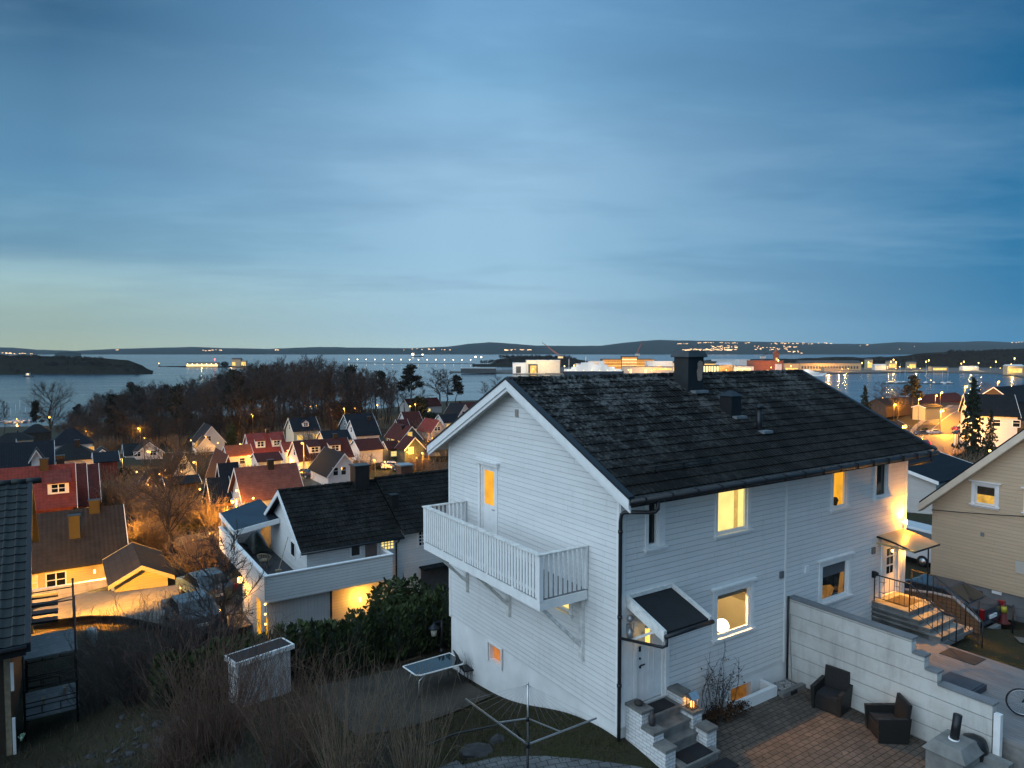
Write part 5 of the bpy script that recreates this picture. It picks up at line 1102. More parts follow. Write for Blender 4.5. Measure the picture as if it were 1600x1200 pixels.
mb = MB(); mb.box(-.85,2.0,y0-.35,y0-.30,30.8,31.0); mb.tube([(2.05,ty0+.15,30.8),(2.05,ty0+.15,zf-.13)], .05, 6); mb.tube([(-.80,ty0+.3,30.8),(-.80,ty0+.3,zf-.13)], .05, 6); mb.build('post', M['black'], ter)
pl_ = thingS('wall_lamp', 'bright wall lamp under the terrace behind the hedge', 'lamp', 1.0, y0-.12, 32.6)
mb = MB(); mb.cyl((1.0,y0-.12,32.5), .06, .22, 10); mb.build('bulb', M['bulb'], pl_); mb = MB(); mb.box(.95,1.05,y0-.06,y0-.001,32.5,32.75); mb.build('bracket', M['steel'], pl_)
plamp('lamp_light', (0,-.4,.1), 90, (1,.43,.05), .08, pl_)
pl2 = thingS('wall_lamp', 'lit wall lamp on the end wall of the terrace house', 'lamp', tx0+.0, 23.6, 33.4)
mb = MB(); mb.lathe((tx0-.05,23.6,33.35), [(.04,0),(.12,.05),(.12,.25),(.03,.33)], 8); mb.build('bulb', M['bulb'], pl2); mb = MB(); mb.box(tx0-.02,tx0+.15,23.55,23.65,33.3,33.36); mb.build('bracket', M['black'], pl2)
plamp('lamp_light', (-.3,-.5,-.2), 120, (1,.42,.05), .08, pl2)
for k, z in enumerate((33.8,33.35,32.9,32.1,31.6)):
    mb = MB(); mb.ball((0,0,0), .05, 6); o = mb.build('string_light', M['bulb'], None); o.location = W(tx0-.03, ty0-.03, z); tag(o, 'small round bulb of the light string on the terrace corner post', 'light', 'string lights on the terrace corner')
mb = MB(); mb.tube([(tx0-.03,ty0-.04,35.0),(tx0-.03,ty0-.04,31.0)], .012, 4); soloS(mb, 'light_cable', M['black'], 'thin dark cable hanging down the terrace corner', 'cable', tx0, ty0, 33)
# awning over the terrace
aw = MB(); A0 = [(tx0+.05,29.0,35.75),(tx0+.05,25.2,35.55),(-1.6,24.8,36.0),(-1.6,29.0,36.3)]
aw.hexa([(a,b,c-.02) for a,b,c in A0], [(a,b,c+.06) for a,b,c in A0]); awn = aw.build('terrace_roof', plain('dark metal sheet', (.04,.055,.075), .25, .2, .8, 0, .5), nb)
mb = MB(); mb.hexa([(tx0,25.12,35.38),(-1.6,24.72,35.83),(-1.6,24.8,35.83),(tx0,25.2,35.38)], [(tx0,25.12,35.64),(-1.6,24.72,36.09),(-1.6,24.8,36.09),(tx0,25.2,35.64)]); mb.hexa([(tx0,25.2,35.4),(tx0+.06,25.2,35.4),(tx0+.06,29,35.6),(tx0,29,35.6)],[(tx0,25.2,35.64),(tx0+.06,25.2,35.64),(tx0+.06,29,35.84),(tx0,29,35.84)]); mb.build('fascia', M['trim'], awn)
for a, b in ((tx0+.1,25.25),(tx0+.1,27.1),(tx0+.1,28.9)): mb = MB(); mb.box(a,a+.09,b-.045,b+.045,zf,35.5); mb.build('post', M['trim'], awn)
mb = MB(); rows = []
for i in range(9):
    rows.append([(-2.7+j*.18, 26.0+i*.35, zf + max(0, .95*math.sin(math.pi*min(1,(i+.4)/8.5))*math.sin(math.pi*(j+.5)/6.5)) + .08*mnoise.noise((i*.9,j*.9,2))) for j in range(7)])
mb.grid(rows); soloS(mb, 'tarpaulin', plain('dark green tarpaulin', (.035,.05,.045), .35, .5, 3), 'heap under a dark green tarpaulin beneath the terrace roof', 'tarpaulin', -2.2, 27, zf)
rc = thing('rattan_chair', 'pale rattan chair standing on the dark terrace floor', 'chair', W(-2.75,23.4,zf), AZ+rad(150)); M['rattan'] = plain('pale rattan', (.34,.27,.18), .7, .3, 10)
mb = MB(); mb.cyl((0,0,.40), .27, .05, 14); mb.build('seat', M['rattan'], rc)
mb = MB()
for k in range(15):
    a = rad(-20+k*220/14); mb.tube([(.27*math.cos(a),.27*math.sin(a),.42),(.34*math.cos(a),.34*math.sin(a),.62+.22*math.sin(max(0,a)))], .012, 4)
mb.tube([(.34*math.cos(rad(-20+k*220/20)),.34*math.sin(rad(-20+k*220/20)),.62+.22*math.sin(max(0,rad(-20+k*220/20)))) for k in range(21)], .02, 5); mb.build('backrest', M['rattan'], rc)
for a in (45,135,225,315): mb = MB(); mb.tube([(.2*math.cos(rad(a)),.2*math.sin(rad(a)),.42),(.26*math.cos(rad(a)),.26*math.sin(rad(a)),0)], .018, 5); mb.build('leg', M['rattan'], rc)
bm_ = thingS('broom', 'broom leaning against the gable wall on the dark terrace', 'broom', -2.2, 22.6, zf)
mb = MB(); mb.bar((-2.3,22.4,zf+.12),(-1.65,23.0,zf+1.55), .028); mb.build('handle', M['rattan'], bm_); mb = MB(); mb.box(-2.48,-2.18,22.3,22.45,zf,zf+.13); mb.build('brush', M['rattan'], bm_)
# ---- beige house on the right
rb = thingS('beige_house', 'beige boarded house with grey foundation cut off at the right edge', 'house', 21, -1.1, 34.1)
bx0, bL = 21.0, 10.0; ba, bb, bm0 = 2.62, -4.85, -1.1; bze = 38.45; bsl = (42.2-bze)/(ba-bm0+.3); btop = lambda t: 42.0-bsl*abs(t-bm0)
mb = MB(); wall(mb, lambda a, z, d: (bx0+d, a, z), bb, ba, 35.05, 42.0, [(.18,.95,38.55,39.35),(-1.75,-.95,38.55,39.35),(-1.72,-1.2,36.72,37.15)], lambda t: btop(t)-.1, (bm0,))
mb.poly([(bx0,ba,35.05),(bx0+bL,ba,35.05),(bx0+bL,ba,btop(ba)),(bx0,ba,btop(ba))]); mb.poly([(bx0,bb,35.05),(bx0+bL,bb,35.05),(bx0+bL,bb,btop(bb)),(bx0,bb,btop(bb))]); mb.build('wall', M['w_beige'], rb)
mb = MB(); mb.box(bx0+.05,bx0+bL,bb+.05,ba-.05,32.8,35.05); mb.build('foundation', M['found'], rb)
rm_ = None
mb = MB()
for te_ in (ba+.38, bb-.38): mb.hexa([(bx0-.4,te_,btop(te_)-.02),(bx0+bL,te_,btop(te_)-.02),(bx0+bL,bm0,42.0),(bx0-.4,bm0,42.0)],[(bx0-.4,te_,btop(te_)+.12),(bx0+bL,te_,btop(te_)+.12),(bx0+bL,bm0,42.14),(bx0-.4,bm0,42.14)])
rbr = mb.build('roof', M['tile_dark'], rb)
M['btrim'] = plain('pale beige trim', (.66,.56,.44), .6, .1, 3)
for te_ in (ba+.4, bb-.4):
    mb = MB(); mb.hexa([(bx0-.46,te_,btop(te_)-.30),(bx0-.40,te_,btop(te_)-.30),(bx0-.40,bm0,41.72),(bx0-.46,bm0,41.72)],[(bx0-.46,te_,btop(te_)+.03),(bx0-.40,te_,btop(te_)+.03),(bx0-.40,bm0,42.05),(bx0-.46,bm0,42.05)]); mb.hexa([(bx0-.4,te_,btop(te_)-.32),(bx0,te_,btop(te_)-.32),(bx0,bm0,41.70),(bx0-.4,bm0,41.70)],[(bx0-.4,te_,btop(te_)-.26),(bx0,te_,btop(te_)-.26),(bx0,bm0,41.76),(bx0-.4,bm0,41.76)]); mb.build('bargeboard', M['btrim'], rb)
mb = MB(); mb.box(23.0,23.8,-1.0,-.3,41.0,42.75); mb.box(22.9,23.9,-1.1,-.2,42.75,42.85); mb.build('chimney', plain('brown chimney', (.09,.045,.025), .7, .3, 3), rbr)
BG = lambda a, z, d: (bx0+d, a, z)
M['lampwin'] = emit('lit room under blind', (1.0,.55,.08), 1.0, .55, 4.0)
w1 = window(BG, (.18,.95,38.55,39.35), M['lampwin'], rb, .13, sill=True, lint=True)
mb = MB(); mb.poly([(bx0+.09,.22,38.95),(bx0+.09,.91,38.95),(bx0+.09,.91,39.30),(bx0+.09,.22,39.30)]); mb.build('blind', plain('dark blind', (.05,.035,.02), .8, .4, 6), w1)
window(BG, (-1.75,-.95,38.55,39.35), M['dglass'], rb, .13, lint=True); window(BG, (-1.72,-1.2,36.72,37.15), M['warm_pale'], rb, .09, sill=False)
mb = MB(); mb.box(bx0+.0,bx0+.06,.55,1.45,34.42,34.85); bw = mb.build('window', plain('dark red frame', (.08,.02,.02), .6), rb); mb = MB(); mb.box(bx0-.02,bx0-.001,.6,.95,34.47,34.8); mb.box(bx0-.02,bx0-.001,1.0,1.1,34.47,34.8); mb.build('pane', M['dglass'], bw)
mb = MB(); mb.box(bx0-.03,bx0+.001,.55,.68,37.2,37.36); mb.build('wall_vent', M['found'], rb)
mb = MB(); mb.box(bx0-.035,bx0-.02,-1.55,-.62,36.0,36.5); mb.build('bare_panel', plain('pale panel', (.50,.47,.42), .7, .1), rb)
mb = MB(); mb.box(bx0+.0,bx0+.04,-.15,.2,34.9,35.02); mb.build('number_plate', M['trim'], rb)
a_, b_ = Vector((13.47,2.0,40.9)), Vector((20.98,-.98,38.42))
mb = MB(); pts = [a_.lerp(b_, k/12) - Vector((0,0,.5*math.sin(math.pi*k/12))) for k in range(13)]; pts = [Vector((20.95,2.6,37.95)).lerp(Vector((20.93,-4.5,39.0)), k/10)-Vector((.05,0,.10*math.sin(math.pi*k/10))) for k in range(11)]
mb.tube(pts, .018, 4); soloS(mb, 'power_cable', M['black'], 'thin black cable stretched across the beige gable below its windows', 'cable', 21, 0, 38)
# ---- dark tiled house at the left edge with scaffolding
lh = thingS('dark_roof_house', 'brown house with dark tiled roof cut off at the left edge beside the scaffold', 'house', -12.7, 12.8, 32.5)
lx1 = -12.15; lt0, lz0, lt1, lz1 = 12.2, 36.34, 18.7, 40.15
g = NG('dark glazed roof tile'); n1_ = g.noise(3, 5, .7); M['ltile'] = g.fin(g.mix(g.ramp(n1_, [(.35,0.0),(.7,1.0)]), (.008,.012,.013), (.018,.024,.024)), .5, .3)
lr = pantiles(-22, lx1-.12, lt0, lt1, lz0, lz1, .32, .38, .03, 8).build('roof', M['ltile'], lh)
mb = MB(); mb.hexa([(-22,lt1,lz1-.1),(lx1,lt1,lz1-.1),(lx1,25.2,lz0),(-22,25.2,lz0)],[(-22,lt1,lz1),(lx1,lt1,lz1),(lx1,25.2,lz0+.1),(-22,25.2,lz0+.1)]); mb.build('rear_slope', M['ltile'], lr)
mb = MB(); mb.hexa([(lx1-.14,lt0-.05,lz0-.22),(lx1,lt0-.05,lz0-.22),(lx1,lt1,lz1-.22),(lx1-.14,lt1,lz1-.22)],[(lx1-.14,lt0-.05,lz0+.06),(lx1,lt0-.05,lz0+.06),(lx1,lt1,lz1+.07),(lx1-.14,lt1,lz1+.07)]); mb.build('verge_flashing', M['bluesteel'], lr)
mb = MB(); mb.tube([(-22,lt0-.1,lz0-.05),(lx1-.1,lt0-.1,lz0-.05)], .09, 8); mb.box(-22,lx1-.12,lt0-.05,lt0-.0,lz0-.30,lz0-.05); mb.build('gutter', M['gutter'], lh)
mb = MB()
for k in range(22): a=-21.8+k*.45; mb.tube([(a,lt1,lz1+.02),(a+.48,lt1,lz1+.01)],[.13,.11],8)
mb.build('ridge_tile', M['ltile'], lr)
mb = MB(); mb.poly([(-12.75,13.0,31),(-12.75,24.5,31),(-12.75,24.5,lz0),(-12.75,lt1,lz1-.2),(-12.75,13.0,36.6)]); mb.poly([(-22,13.0,31),(-12.75,13.0,31),(-12.75,13.0,36.6),(-22,13.0,36.6)]); mb.build('wall', M['w_brown'], lh)
mb = MB(); mb.box(-12.86,-12.72,12.97,13.1,31.5,36.4); mb.build('corner_board', plain('raw pine board', (.26,.21,.14), .8, .3, 6), lh)
mb = MB(); mb.box(-12.70,-12.62,12.90,12.98,34.75,35.6); mb.box(-12.70,-12.62,12.90,12.98,32.7,33.9); mb.build('batten', M['trim'], lh)
sf = thingS('scaffold', 'steel scaffold with two plank platforms beside the brown house', 'scaffold', -11.7, 15, 32.5)
fx0, fx1, fy0, fy1 = -12.42, -11.02, 13.85, 15.95
for a, b, zt in ((fx0,fy0,35.4),(fx1,fy0,37.05),(fx0,fy1,36.0),(fx1,fy1,37.05)):
    mb = MB(); mb.tube([(a,b,gw(a,b)-.1),(a,b,zt)], .032, 8); mb.cyl((a,b,34.2), .045, .15, 8); mb.build('standard', M['black'], sf)
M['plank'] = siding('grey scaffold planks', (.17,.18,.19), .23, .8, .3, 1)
for z in (33.35, 35.28): mb = MB(); mb.box(fx0-.05,fx1+.05,fy0+.02,fy1-.02,z-.05,z); mb.build('platform', M['plank'], sf)
mb = MB()
for z in (33.85, 34.35, 34.62, 36.3, 36.75):
    if z == 36.3: mb.build('guard_rail', M['black'], sf); mb = MB()
    for b in ((fy0,fy1) if z < 36 else (fy1,)): mb.tube([(fx0,b,z),(fx1,b,z)], .02, 5)
    mb.tube([(fx1,fy0,z),(fx1,fy1,z)], .02, 5)
mb.build('guard_rail', M['black'], sf)
for b in (fy0,fy1):
    mb = MB()
    for a in (fx0+.45,fx0+.95):
        mb.tube([(a,b,33.45),(a,b,33.7)], .015, 4); mb.tube([(a,b,34.35),(a,b,34.62)], .015, 4)
    mb.tube([(fx0,b,33.45),(fx1,b,33.45)], .02, 5); mb.tube([(fx0,b,33.7),(fx1,b,33.7)], .02, 5)
    mb.build('guard_rail', M['black'], sf)
for k, (a, b) in enumerate(((-11.95,14.7),(-11.35,15.2))):
    mb = MB(); mb.box(a-.05,a+.05,b-.09,b+.09,33.352,33.56); soloS(mb, 'wood_block', M['rattan'], 'offcut of pale wood standing on the lower scaffold platform, ' + ('nearer the brown house' if k == 0 else 'nearer the outer rail'), 'wood block', a, b, 33.35)
mb = MB()
for k in range(4):
    q0, q1 = Pz(48, 944+k*13, 33.0+.02), Pz(91, 938+k*13, 33.0+.02); ss, tt = ST(q0), ST(q1)
    z = 33.2+k*.0; mb.hexa([(ss[0],ss[1],z),(tt[0],tt[1],z),(tt[0],tt[1]+.5,z),(ss[0],ss[1]+.5,z)],[(ss[0],ss[1],z+.08),(tt[0],tt[1],z+.08),(tt[0],tt[1]+.5,z+.08),(ss[0],ss[1]+.5,z+.08)])
for a in (-14.0,-12.6): mb.box(a,a+.08,18.5,18.6,31.0,33.2)
soloS(mb, 'plank_rack', M['felt'], 'rack of dark boards lying behind the upper scaffold platform', 'boards', -12, 18, 33)
mb = MB()
for a, l_ in ((-.06,.07),(-.03,.1),(0,.11),(.03,.1)): mb.tube([(a,0,0),(a*1.3,.03,l_)], .013, 5)
mb.tube([(-.07,0,-.06),(-.12,.02,.0)], .014, 5); mb.tube([(-.02,0,-.14),(-.02,0,-.03),(-.02,0,.01)], [.035,.045,.04], 7); o = mb.build('work_glove', plain('pale green glove', (.35,.5,.38), .8), None); o.location = W(-12.45,12.95,33.25); o.rotation_euler=(.3,.2,AZ); tag(o, 'pale green work glove hanging at the corner of the brown house', 'glove')
# ---- brown-roofed house, retaining wall and yellow garage at the left
bh = HN('low yellow house with brown grey tiled roof left of the small garage', 30, 893, 48, 186, 9.0, 2.6, 3.0, 'w_yellow', 'tile_grey', 'brown_roof_house', wins=[('F',1.6,.9,1.1,1.2,'d'),('F',.5,.9,.5,1.2,'w')], chim=[(3.4,2.2,1.6),(4.8,4.2,.9)])
pl3 = thing('wall_lamp', 'up and down wall lamp glowing on the yellow house wall', 'lamp', P(151, 888, 47.9)+Vector((0,-.25,-.15)), AZ)
mb = MB(); mb.cyl((0,0,-.12), .06, .24, 8); mb.build('bulb', M['bulb'], pl3); plamp('lamp_light', (0,-.35,.0), 900, (1,.45,.06), .08, pl3)
o1, o2 = ST(onground(48, 45.5)), ST(onground(170, 47))
mb = MB(); mb.box(o1[0]-3, o2[0]+.2, o1[1], o1[1]+.3, 26.5, gw(*o1)+1.0)
soloS(mb, 'garden_wall', M['block'], 'low white retaining wall with mossy stains in front of the yellow house', 'wall', o1[0], o1[1], gw(*o1))
gq = HG('small pale yellow garage with gable end facing the gravel drive', 262, 897, 42.5, 170, 5.5, 1.35, .75, 'w_yellow', 'tile_grey', 'garage', cat='garage', trim='w_yellow')
mb = MB(); mb.lathe((0,0,-.2), [(.22,0),(.22,.95),(.20,1.0),(.01,1.0)], 16); o = mb.build('white_barrel', plain('off white plastic', (.55,.53,.48), .6), None); o.location = onground(131, 29.0); tag(o, 'white upright cylinder standing on the lawn beside the gravel drive', 'barrel')
c1 = car('silver grey car parked on the near edge of the gravel drive behind the brush', onground(290, 31.5)+Vector((0,0,.08)), AZ+rad(95), M['silver'], .2)
c2 = car('blue grey car parked beside the end of the terrace house', W(-4.9,27.5,gw(-4.9,27.5)+.08), AZ+rad(100), paint('blue grey car paint',(.05,.08,.11)), .2)
# ---- village
HN('red house with wide bright red dormers', 393, 709, 140, 446, 7.5, 3.2, 3.6, 'w_white', 'tile_brt', group=VG, dorm=[(1.1,1.9,.9,1.5,'shed','d'),(4.4,1.9,.9,1.5,'shed','d')], wins=[('F',1.0,.6,1.2,1.2,'w'),('F',4.8,.6,1.2,1.2,'w'),('L',2,3.2,.9,1.2,'d')], chim=[(4.2,3.9,.9)])
HN('low white annex with orange lit red roof left of the red dormer house', 357, 712, 128, 391, 5, 2.3, 1.5, 'w_white', 'tile_orange', group=VG, wins=[('F',2.0,.6,.9,1.0,'d')])
HN('small white annex with red roof right of the red dormer house', 446, 705, 141, 463, 5, 2.4, 1.5, 'w_white', 'tile_red', group=VG)
HN('long white house with maroon roof and two white box dormers', 469, 719, 125, 549, 7.2, 2.5, 3.0, 'w_white', 'tile_maroon', group=VG, dorm=[(2.0,2.1,1.0,1.3,'shed','d'),(5.9,2.1,1.0,1.3,'shed','d')], wins=[('F',1.3,.6,1.3,1.3,'w'),('F',3.4,.6,1.3,1.3,'w'),('L',3,3.0,.9,1.1,'d')], chim=[(7.8,3.6,.9)], porch=(2.6,5.0,1.2,2.2,'w'))
HN('cream house with dark roof and one small central dormer', 459, 673, 165, 497, 6.8, 3.0, 2.7, 'w_cream', 'tile_blue', group=VG, dorm=[(2.4,1.5,.8,1.1,'gable','d')], wins=[('F',.8,.7,1.3,1.1,'w'),('F',4.6,.7,1.2,1.1,'w'),('L',3,3,.8,1.1,'d')], chim=[(3.4,3.4,.9)])
HG('white gable house with steep dark roof in front of the maroon house', 562, 737, 110, 511, 9, 2.6, 3.1, 'w_white', 'tile_dark', group=VG, wins=[('L',2.3,2.4,.75,1.2,'d'),('L',3.6,2.4,.75,1.2,'d'),('L',.5,-.1,1.0,1.2,'w')])
HN('white house with plain brick red roof behind the terrace house', 383, 778, 80, 467, 6.6, 3.6, 3.0, 'w_white', 'tile_brown', group=VG, wins=[('F',3.6,.9,1.6,1.3,'a'),('L',3,3.8,.9,1.3,'d')], chim=[(3.7,3.0,1.0)], over=.5)
HG('maroon roofed house with white bargeboards beside the dark blue roof', 371, 748, 102, 339, 9, 2.5, 3.6, 'w_red', 'tile_maroon', group=VG, chim=[(2,4.2,.9),(5,3.8,1.0)])
HN('red house with steep dark blue roof and glowing porch', 352, 777, 90, 373, 6.0, 3.2, 4.0, 'w_red', 'tile_blue', group=VG, wins=[('F',.6,.6,1.1,1.3,'p')])
HN('low red house front with glowing porch under a wide dark roof', 333, 784, 88, 356, 5.0, 2.0, 2.6, 'w_red', 'tile_blue', group=VG, wins=[('F',.4,.1,1.9,1.5,'o'),('L',1,.2,1.2,1.2,'a')])
HG('pale blue white house with dark roof and small porch gable at the wood edge', 351, 689, 170, 308, 9, 2.4, 3.8, 'w_white', 'tile_blue', group=VG, wins=[('L',3.2,2.6,1.2,1.2,'d'),('B',1.5,.2,4,1.8,'w')])
HG('small white porch house with dark roof below the pale blue white gable', 335, 697, 164, 306, 4, 2.0, 2.2, 'w_white', 'tile_blue', group=VG)
HG('white gable house half hidden by bare branches with one lit window', 305, 739, 120, 268, 8, 1.8, 3.4, 'w_white', 'tile_dark', group=VG, wins=[('L',1.4,2.6,1.1,1.0,'d'),('L',1.6,.1,1.0,1.0,'w')])
HG('white house with shallow dark roof at the left of the village', 254, 705, 150, 210, 8, 2.2, 2.1, 'w_white', 'tile_dark', group=VG, wins=[('L',1.3,1.5,1.2,.9,'d'),('L',4.3,1.5,1.2,.9,'d')])
HN('low dark roofed garage left of the shallow roofed white house', 196, 711, 150, 216, 6, 2.0, 2.0, 'w_white', 'tile_dark', group=VG)
HN('low dark carport with pale roof edge below the branches', 262, 758, 95, 307, 5, 2.0, .6, 'w_brown', 'tile_dark', group=VG, cat='carport')
HG('small red shed glowing orange from its wall lamp', 242, 757, 95, 222, 5, 1.6, 1.2, 'w_red', 'tile_dark', group=VG, cat='shed')
HN('brown roofed shed between the red dormer house and the brick red roof', 404, 721, 118, 437, 5, 1.8, 1.0, 'w_white', 'tile_maroon', group=VG, cat='shed')
HG('dark green house with maroon roof and lit attic window', 658, 684, 150, 627, 8.5, 4.0, 2.6, 'w_green', 'tile_maroon', group=VG, wins=[('L',2.2,4.2,1.0,1.2,'w'),('B',1.2,2.0,1.3,1.5,'w'),('B',4.0,2.0,1.3,1.5,'w'),('B',6.6,2.0,.9,1.3,'d')], chim=[(3,3,.8)])
HG('low green wing with its own maroon gable and yellow window', 662, 699, 143, 632, 4, 2.6, 2.2, 'w_green', 'tile_maroon', group=VG, wins=[('L',2.4,1.6,1.0,1.2,'w')])
HN('small green porch wing with maroon roof left of the green gable', 607, 701, 146, 626, 4, 2.2, 1.3, 'w_green', 'tile_maroon', group=VG, wins=[('F',.6,.5,1.2,1.0,'p')])
HN('maroon roofed house with white gable and one white dormer behind the green house', 638, 668, 192, 662, 8.0, 2.4, 4.0, 'w_white', 'tile_maroon', group=VG, wins=[('F',1.5,.5,1.4,1.2,'w')])
HN('small maroon roof with white gable left of the maroon dormer house', 626, 672, 188, 640, 5, 2.4, 2.6, 'w_white', 'tile_maroon', group=VG)
HG('pale grey gable house with bright crimson roof', 698, 673, 180, 674, 8, 2.0, 2.8, 'w_lgrey', 'tile_brt', group=VG, wins=[('L',2.0,2.2,.6,1.0,'d'),('L',2.9,2.2,.6,1.0,'d')])
HN('grey blue house with broad dark roof below the street lamp', 547, 668, 178, 588, 7.5, 3.0, 3.0, 'w_grey', 'tile_blue', group=VG, wins=[('L',2,.6,1.0,1.2,'w'),('L',4.6,.6,1.0,1.2,'w'),('L',3.3,3.2,.9,1.2,'d')])
HN('white house with broad dark roof in front of the grey blue house', 557, 680, 163, 592, 7.0, 2.8, 3.2, 'w_white', 'tile_blue', group=VG, wins=[('F',1.2,.7,.9,1.2,'d'),('F',2.5,.7,.9,1.2,'d'),('L',3,3.2,.8,1.2,'d')], chim=[(4.5,3.4,.8)])
HN('low maroon roofed garage below the white house with broad dark roof', 563, 703, 138, 597, 6, 2.0, 1.7, 'w_white', 'tile_maroon', group=VG, cat='garage')
HN('small house with dark teal roof behind the long maroon roof', 508, 688, 150, 546, 5, 2.2, 1.7, 'w_cream', 'tile_blue', group=VG)
HN('big white house with maroon roof among bare trees near the water', 640, 636, 330, 690, 11, 4.0, 3.6, 'w_lgrey', 'tile_maroon', group=VG, wins=[('F',1.5,1.2,1.6,1.5,'w'),('F',6,1.2,1.6,1.5,'d'),('F',9.5,1.2,1.6,1.5,'p')])
HN('grey house with maroon roof half hidden behind the white roof edge', 715, 643, 320, 752, 10, 4.0, 3.6, 'w_lgrey', 'tile_maroon', group=VG, chim=[(4,5,.9)])
HN('dark red barn with lit front under the trees', 519, 641, 275, 561, 8, 2.2, 2.6, 'w_red', 'tile_dark', group=VG, wins=[('F',4,.4,3.4,1.4,'a')], cat='barn')
HG('white gable with dark roof just left of the white roof edge', 736, 648, 212, 716, 9, 2.5, 3.2, 'w_white', 'tile_blue', group=VG, wins=[('L',2.2,2.4,.9,1.2,'d')])
HN('low white house with dark roof and one yellow window by the white roof edge', 694, 660, 205, 724, 6, 2.2, 2.0, 'w_white', 'tile_blue', group=VG, wins=[('F',.8,.5,1.4,1.1,'w')])
# left cluster
HN('tall red roofed row house with one white dormer window', -40, 803, 62, 108, 8.0, 3.0, 3.3, 'w_red', 'tile_red', group=VG, dorm=[(5.55,1.75,1.0,1.15,'shed','d')], chim=[(5.3,3.7,1.0)])
HN('second red row house behind the dormer house', 60, 795, 69, 127, 8.5, 3.2, 3.6, 'w_white', 'tile_maroon', group=VG, chim=[(2.0,4.0,1.3)])
HN('third red row house stepping back at the end of the row', 120, 782, 78, 147, 8.0, 3.0, 3.4, 'w_cream', 'tile_maroon', group=VG)
HN('long white house with black hipped roof below the big bare tree', 76, 697, 160, 142, 9, 2.6, 3.4, 'w_white', 'tile_blue', group=VG, hip=3.5, wins=[('F',1,.8,1.3,1.0,'d'),('F',4,.8,1.0,1.0,'o'),('F',8,.8,1.0,1.0,'a')])
HN('house with large black roof at the left edge', -30, 738, 98, 77, 9, 2.5, 3.4, 'w_white', 'tile_blue', group=VG)
HN('grey hipped roof house right of the large black roof', 70, 722, 112, 150, 8, 2.4, 2.4, 'w_white', 'tile_dark', group=VG, hip=3.0, chim=[(4.6,3.2,1.0)])
HG('tiny white gable poking up above the red row houses', 65, 715, 100, 45, 3, 1.5, 1.1, 'w_white', 'tile_dark', group=VG)
HN('dark carport with maroon back wall at the end of the red row', 150, 722, 105, 180, 6, 2.0, 1.0, 'w_red', 'tile_blue', group=VG, cat='carport')
HG('tiny cream garage beside the lane below the wood', 170, 709, 135, 147, 5, 1.6, .9, 'w_cream', 'tile_dark', group=VG, cat='garage')
HN('low shoreline house with two yellow windows at the left edge', -10, 690, 205, 48, 8, 2.4, 2.0, 'w_beige', 'tile_dark', group=VG, hip=3, wins=[('F',4.5,.7,1.4,1.0,'w'),('F',8,.7,1.6,1.0,'w')])
HN('dark hipped shoreline house under the big bare tree', 34, 677, 240, 77, 9, 2.4, 2.6, 'w_brown', 'tile_dark', group=VG, hip=3.5)
HN('white shed with pale metal roof at the left edge', -30, 702, 150, 18, 6, 2.0, 1.4, 'w_white', 'tile_dark', group=VG, cat='shed', wins=[('F',4.2,.6,.6,.8,'d')])
# right cluster
_o = at_eave(1516, 647, 112, 3.2)
gable_house('village_house', 'white house with big dark roof right of the lit street', _o, rad(-24), Lpx(_o, rad(-24), 1592), 8, 3.2, 3.0, 'w_white', 'tile_dark', wins=[('F',3.2,1.4,.9,1.0,'d'),('F',5.8,1.4,.9,1.0,'d')], group=VG)
HN('dark house with pale bargeboard at the far right edge', 1585, 628, 170, 1660, 9, 3.0, 3.4, 'w_brown', 'tile_dark', group=VG)
HN('grey house with dark roof squeezed between the white and the beige house', 1463, 752, 52, 1545, 8.0, 3.2, 1.0, 'w_lgrey', 'tile_blue', group=VG)
HN('long maroon roofed building at the end of the lit street', 1436, 631, 335, 1512, 11, 3.0, 3.6, 'w_red', 'tile_maroon', group=VG)
HN('low yellow lit garage beside the street', 1446, 637, 225, 1472, 4, 2.2, .7, 'w_yellow', 'tile_grey', group=VG, cat='garage')
HN('dark roofed house in the trees left of the street', 1385, 634, 250, 1436, 8, 2.2, 2.2, 'w_brown', 'tile_dark', group=VG, trim='w_brown')
HN('small pale shed under the trees left of the street', 1398, 668, 160, 1420, 5, 1.8, 1.0, 'w_lgrey', 'tile_dark', group=VG, cat='shed')
for i, (px, d, az_, mt, lb, tl) in enumerate(((1444,134,75,'redp','small red car driving down the lit street near the roof edge',6),(1497,208,76,'redp','red car with bright tail lights farther up the lit street',10),(1500,190,80,'navy','dark car parked by the white house on the lit street',.3),(1443,205,10,'silver','silver car parked across the lit forecourt',.3),(1462,205,12,'wpaint','white car at the end of the lit forecourt',.3),(627,128,10,'silver','silver car parked below the green house',.3),(612,131,14,'wpaint','white car parked below the green house',.3),(555,150,20,'navy','dark car parked on the village lane',.3),(470,116,160,'navy','dark car outside the long maroon roofed house',.3))):
    car(lb, onground(px, d)+Vector((0,0,.15)), rad(az_), M[mt], tl, 'cars in the village streets')
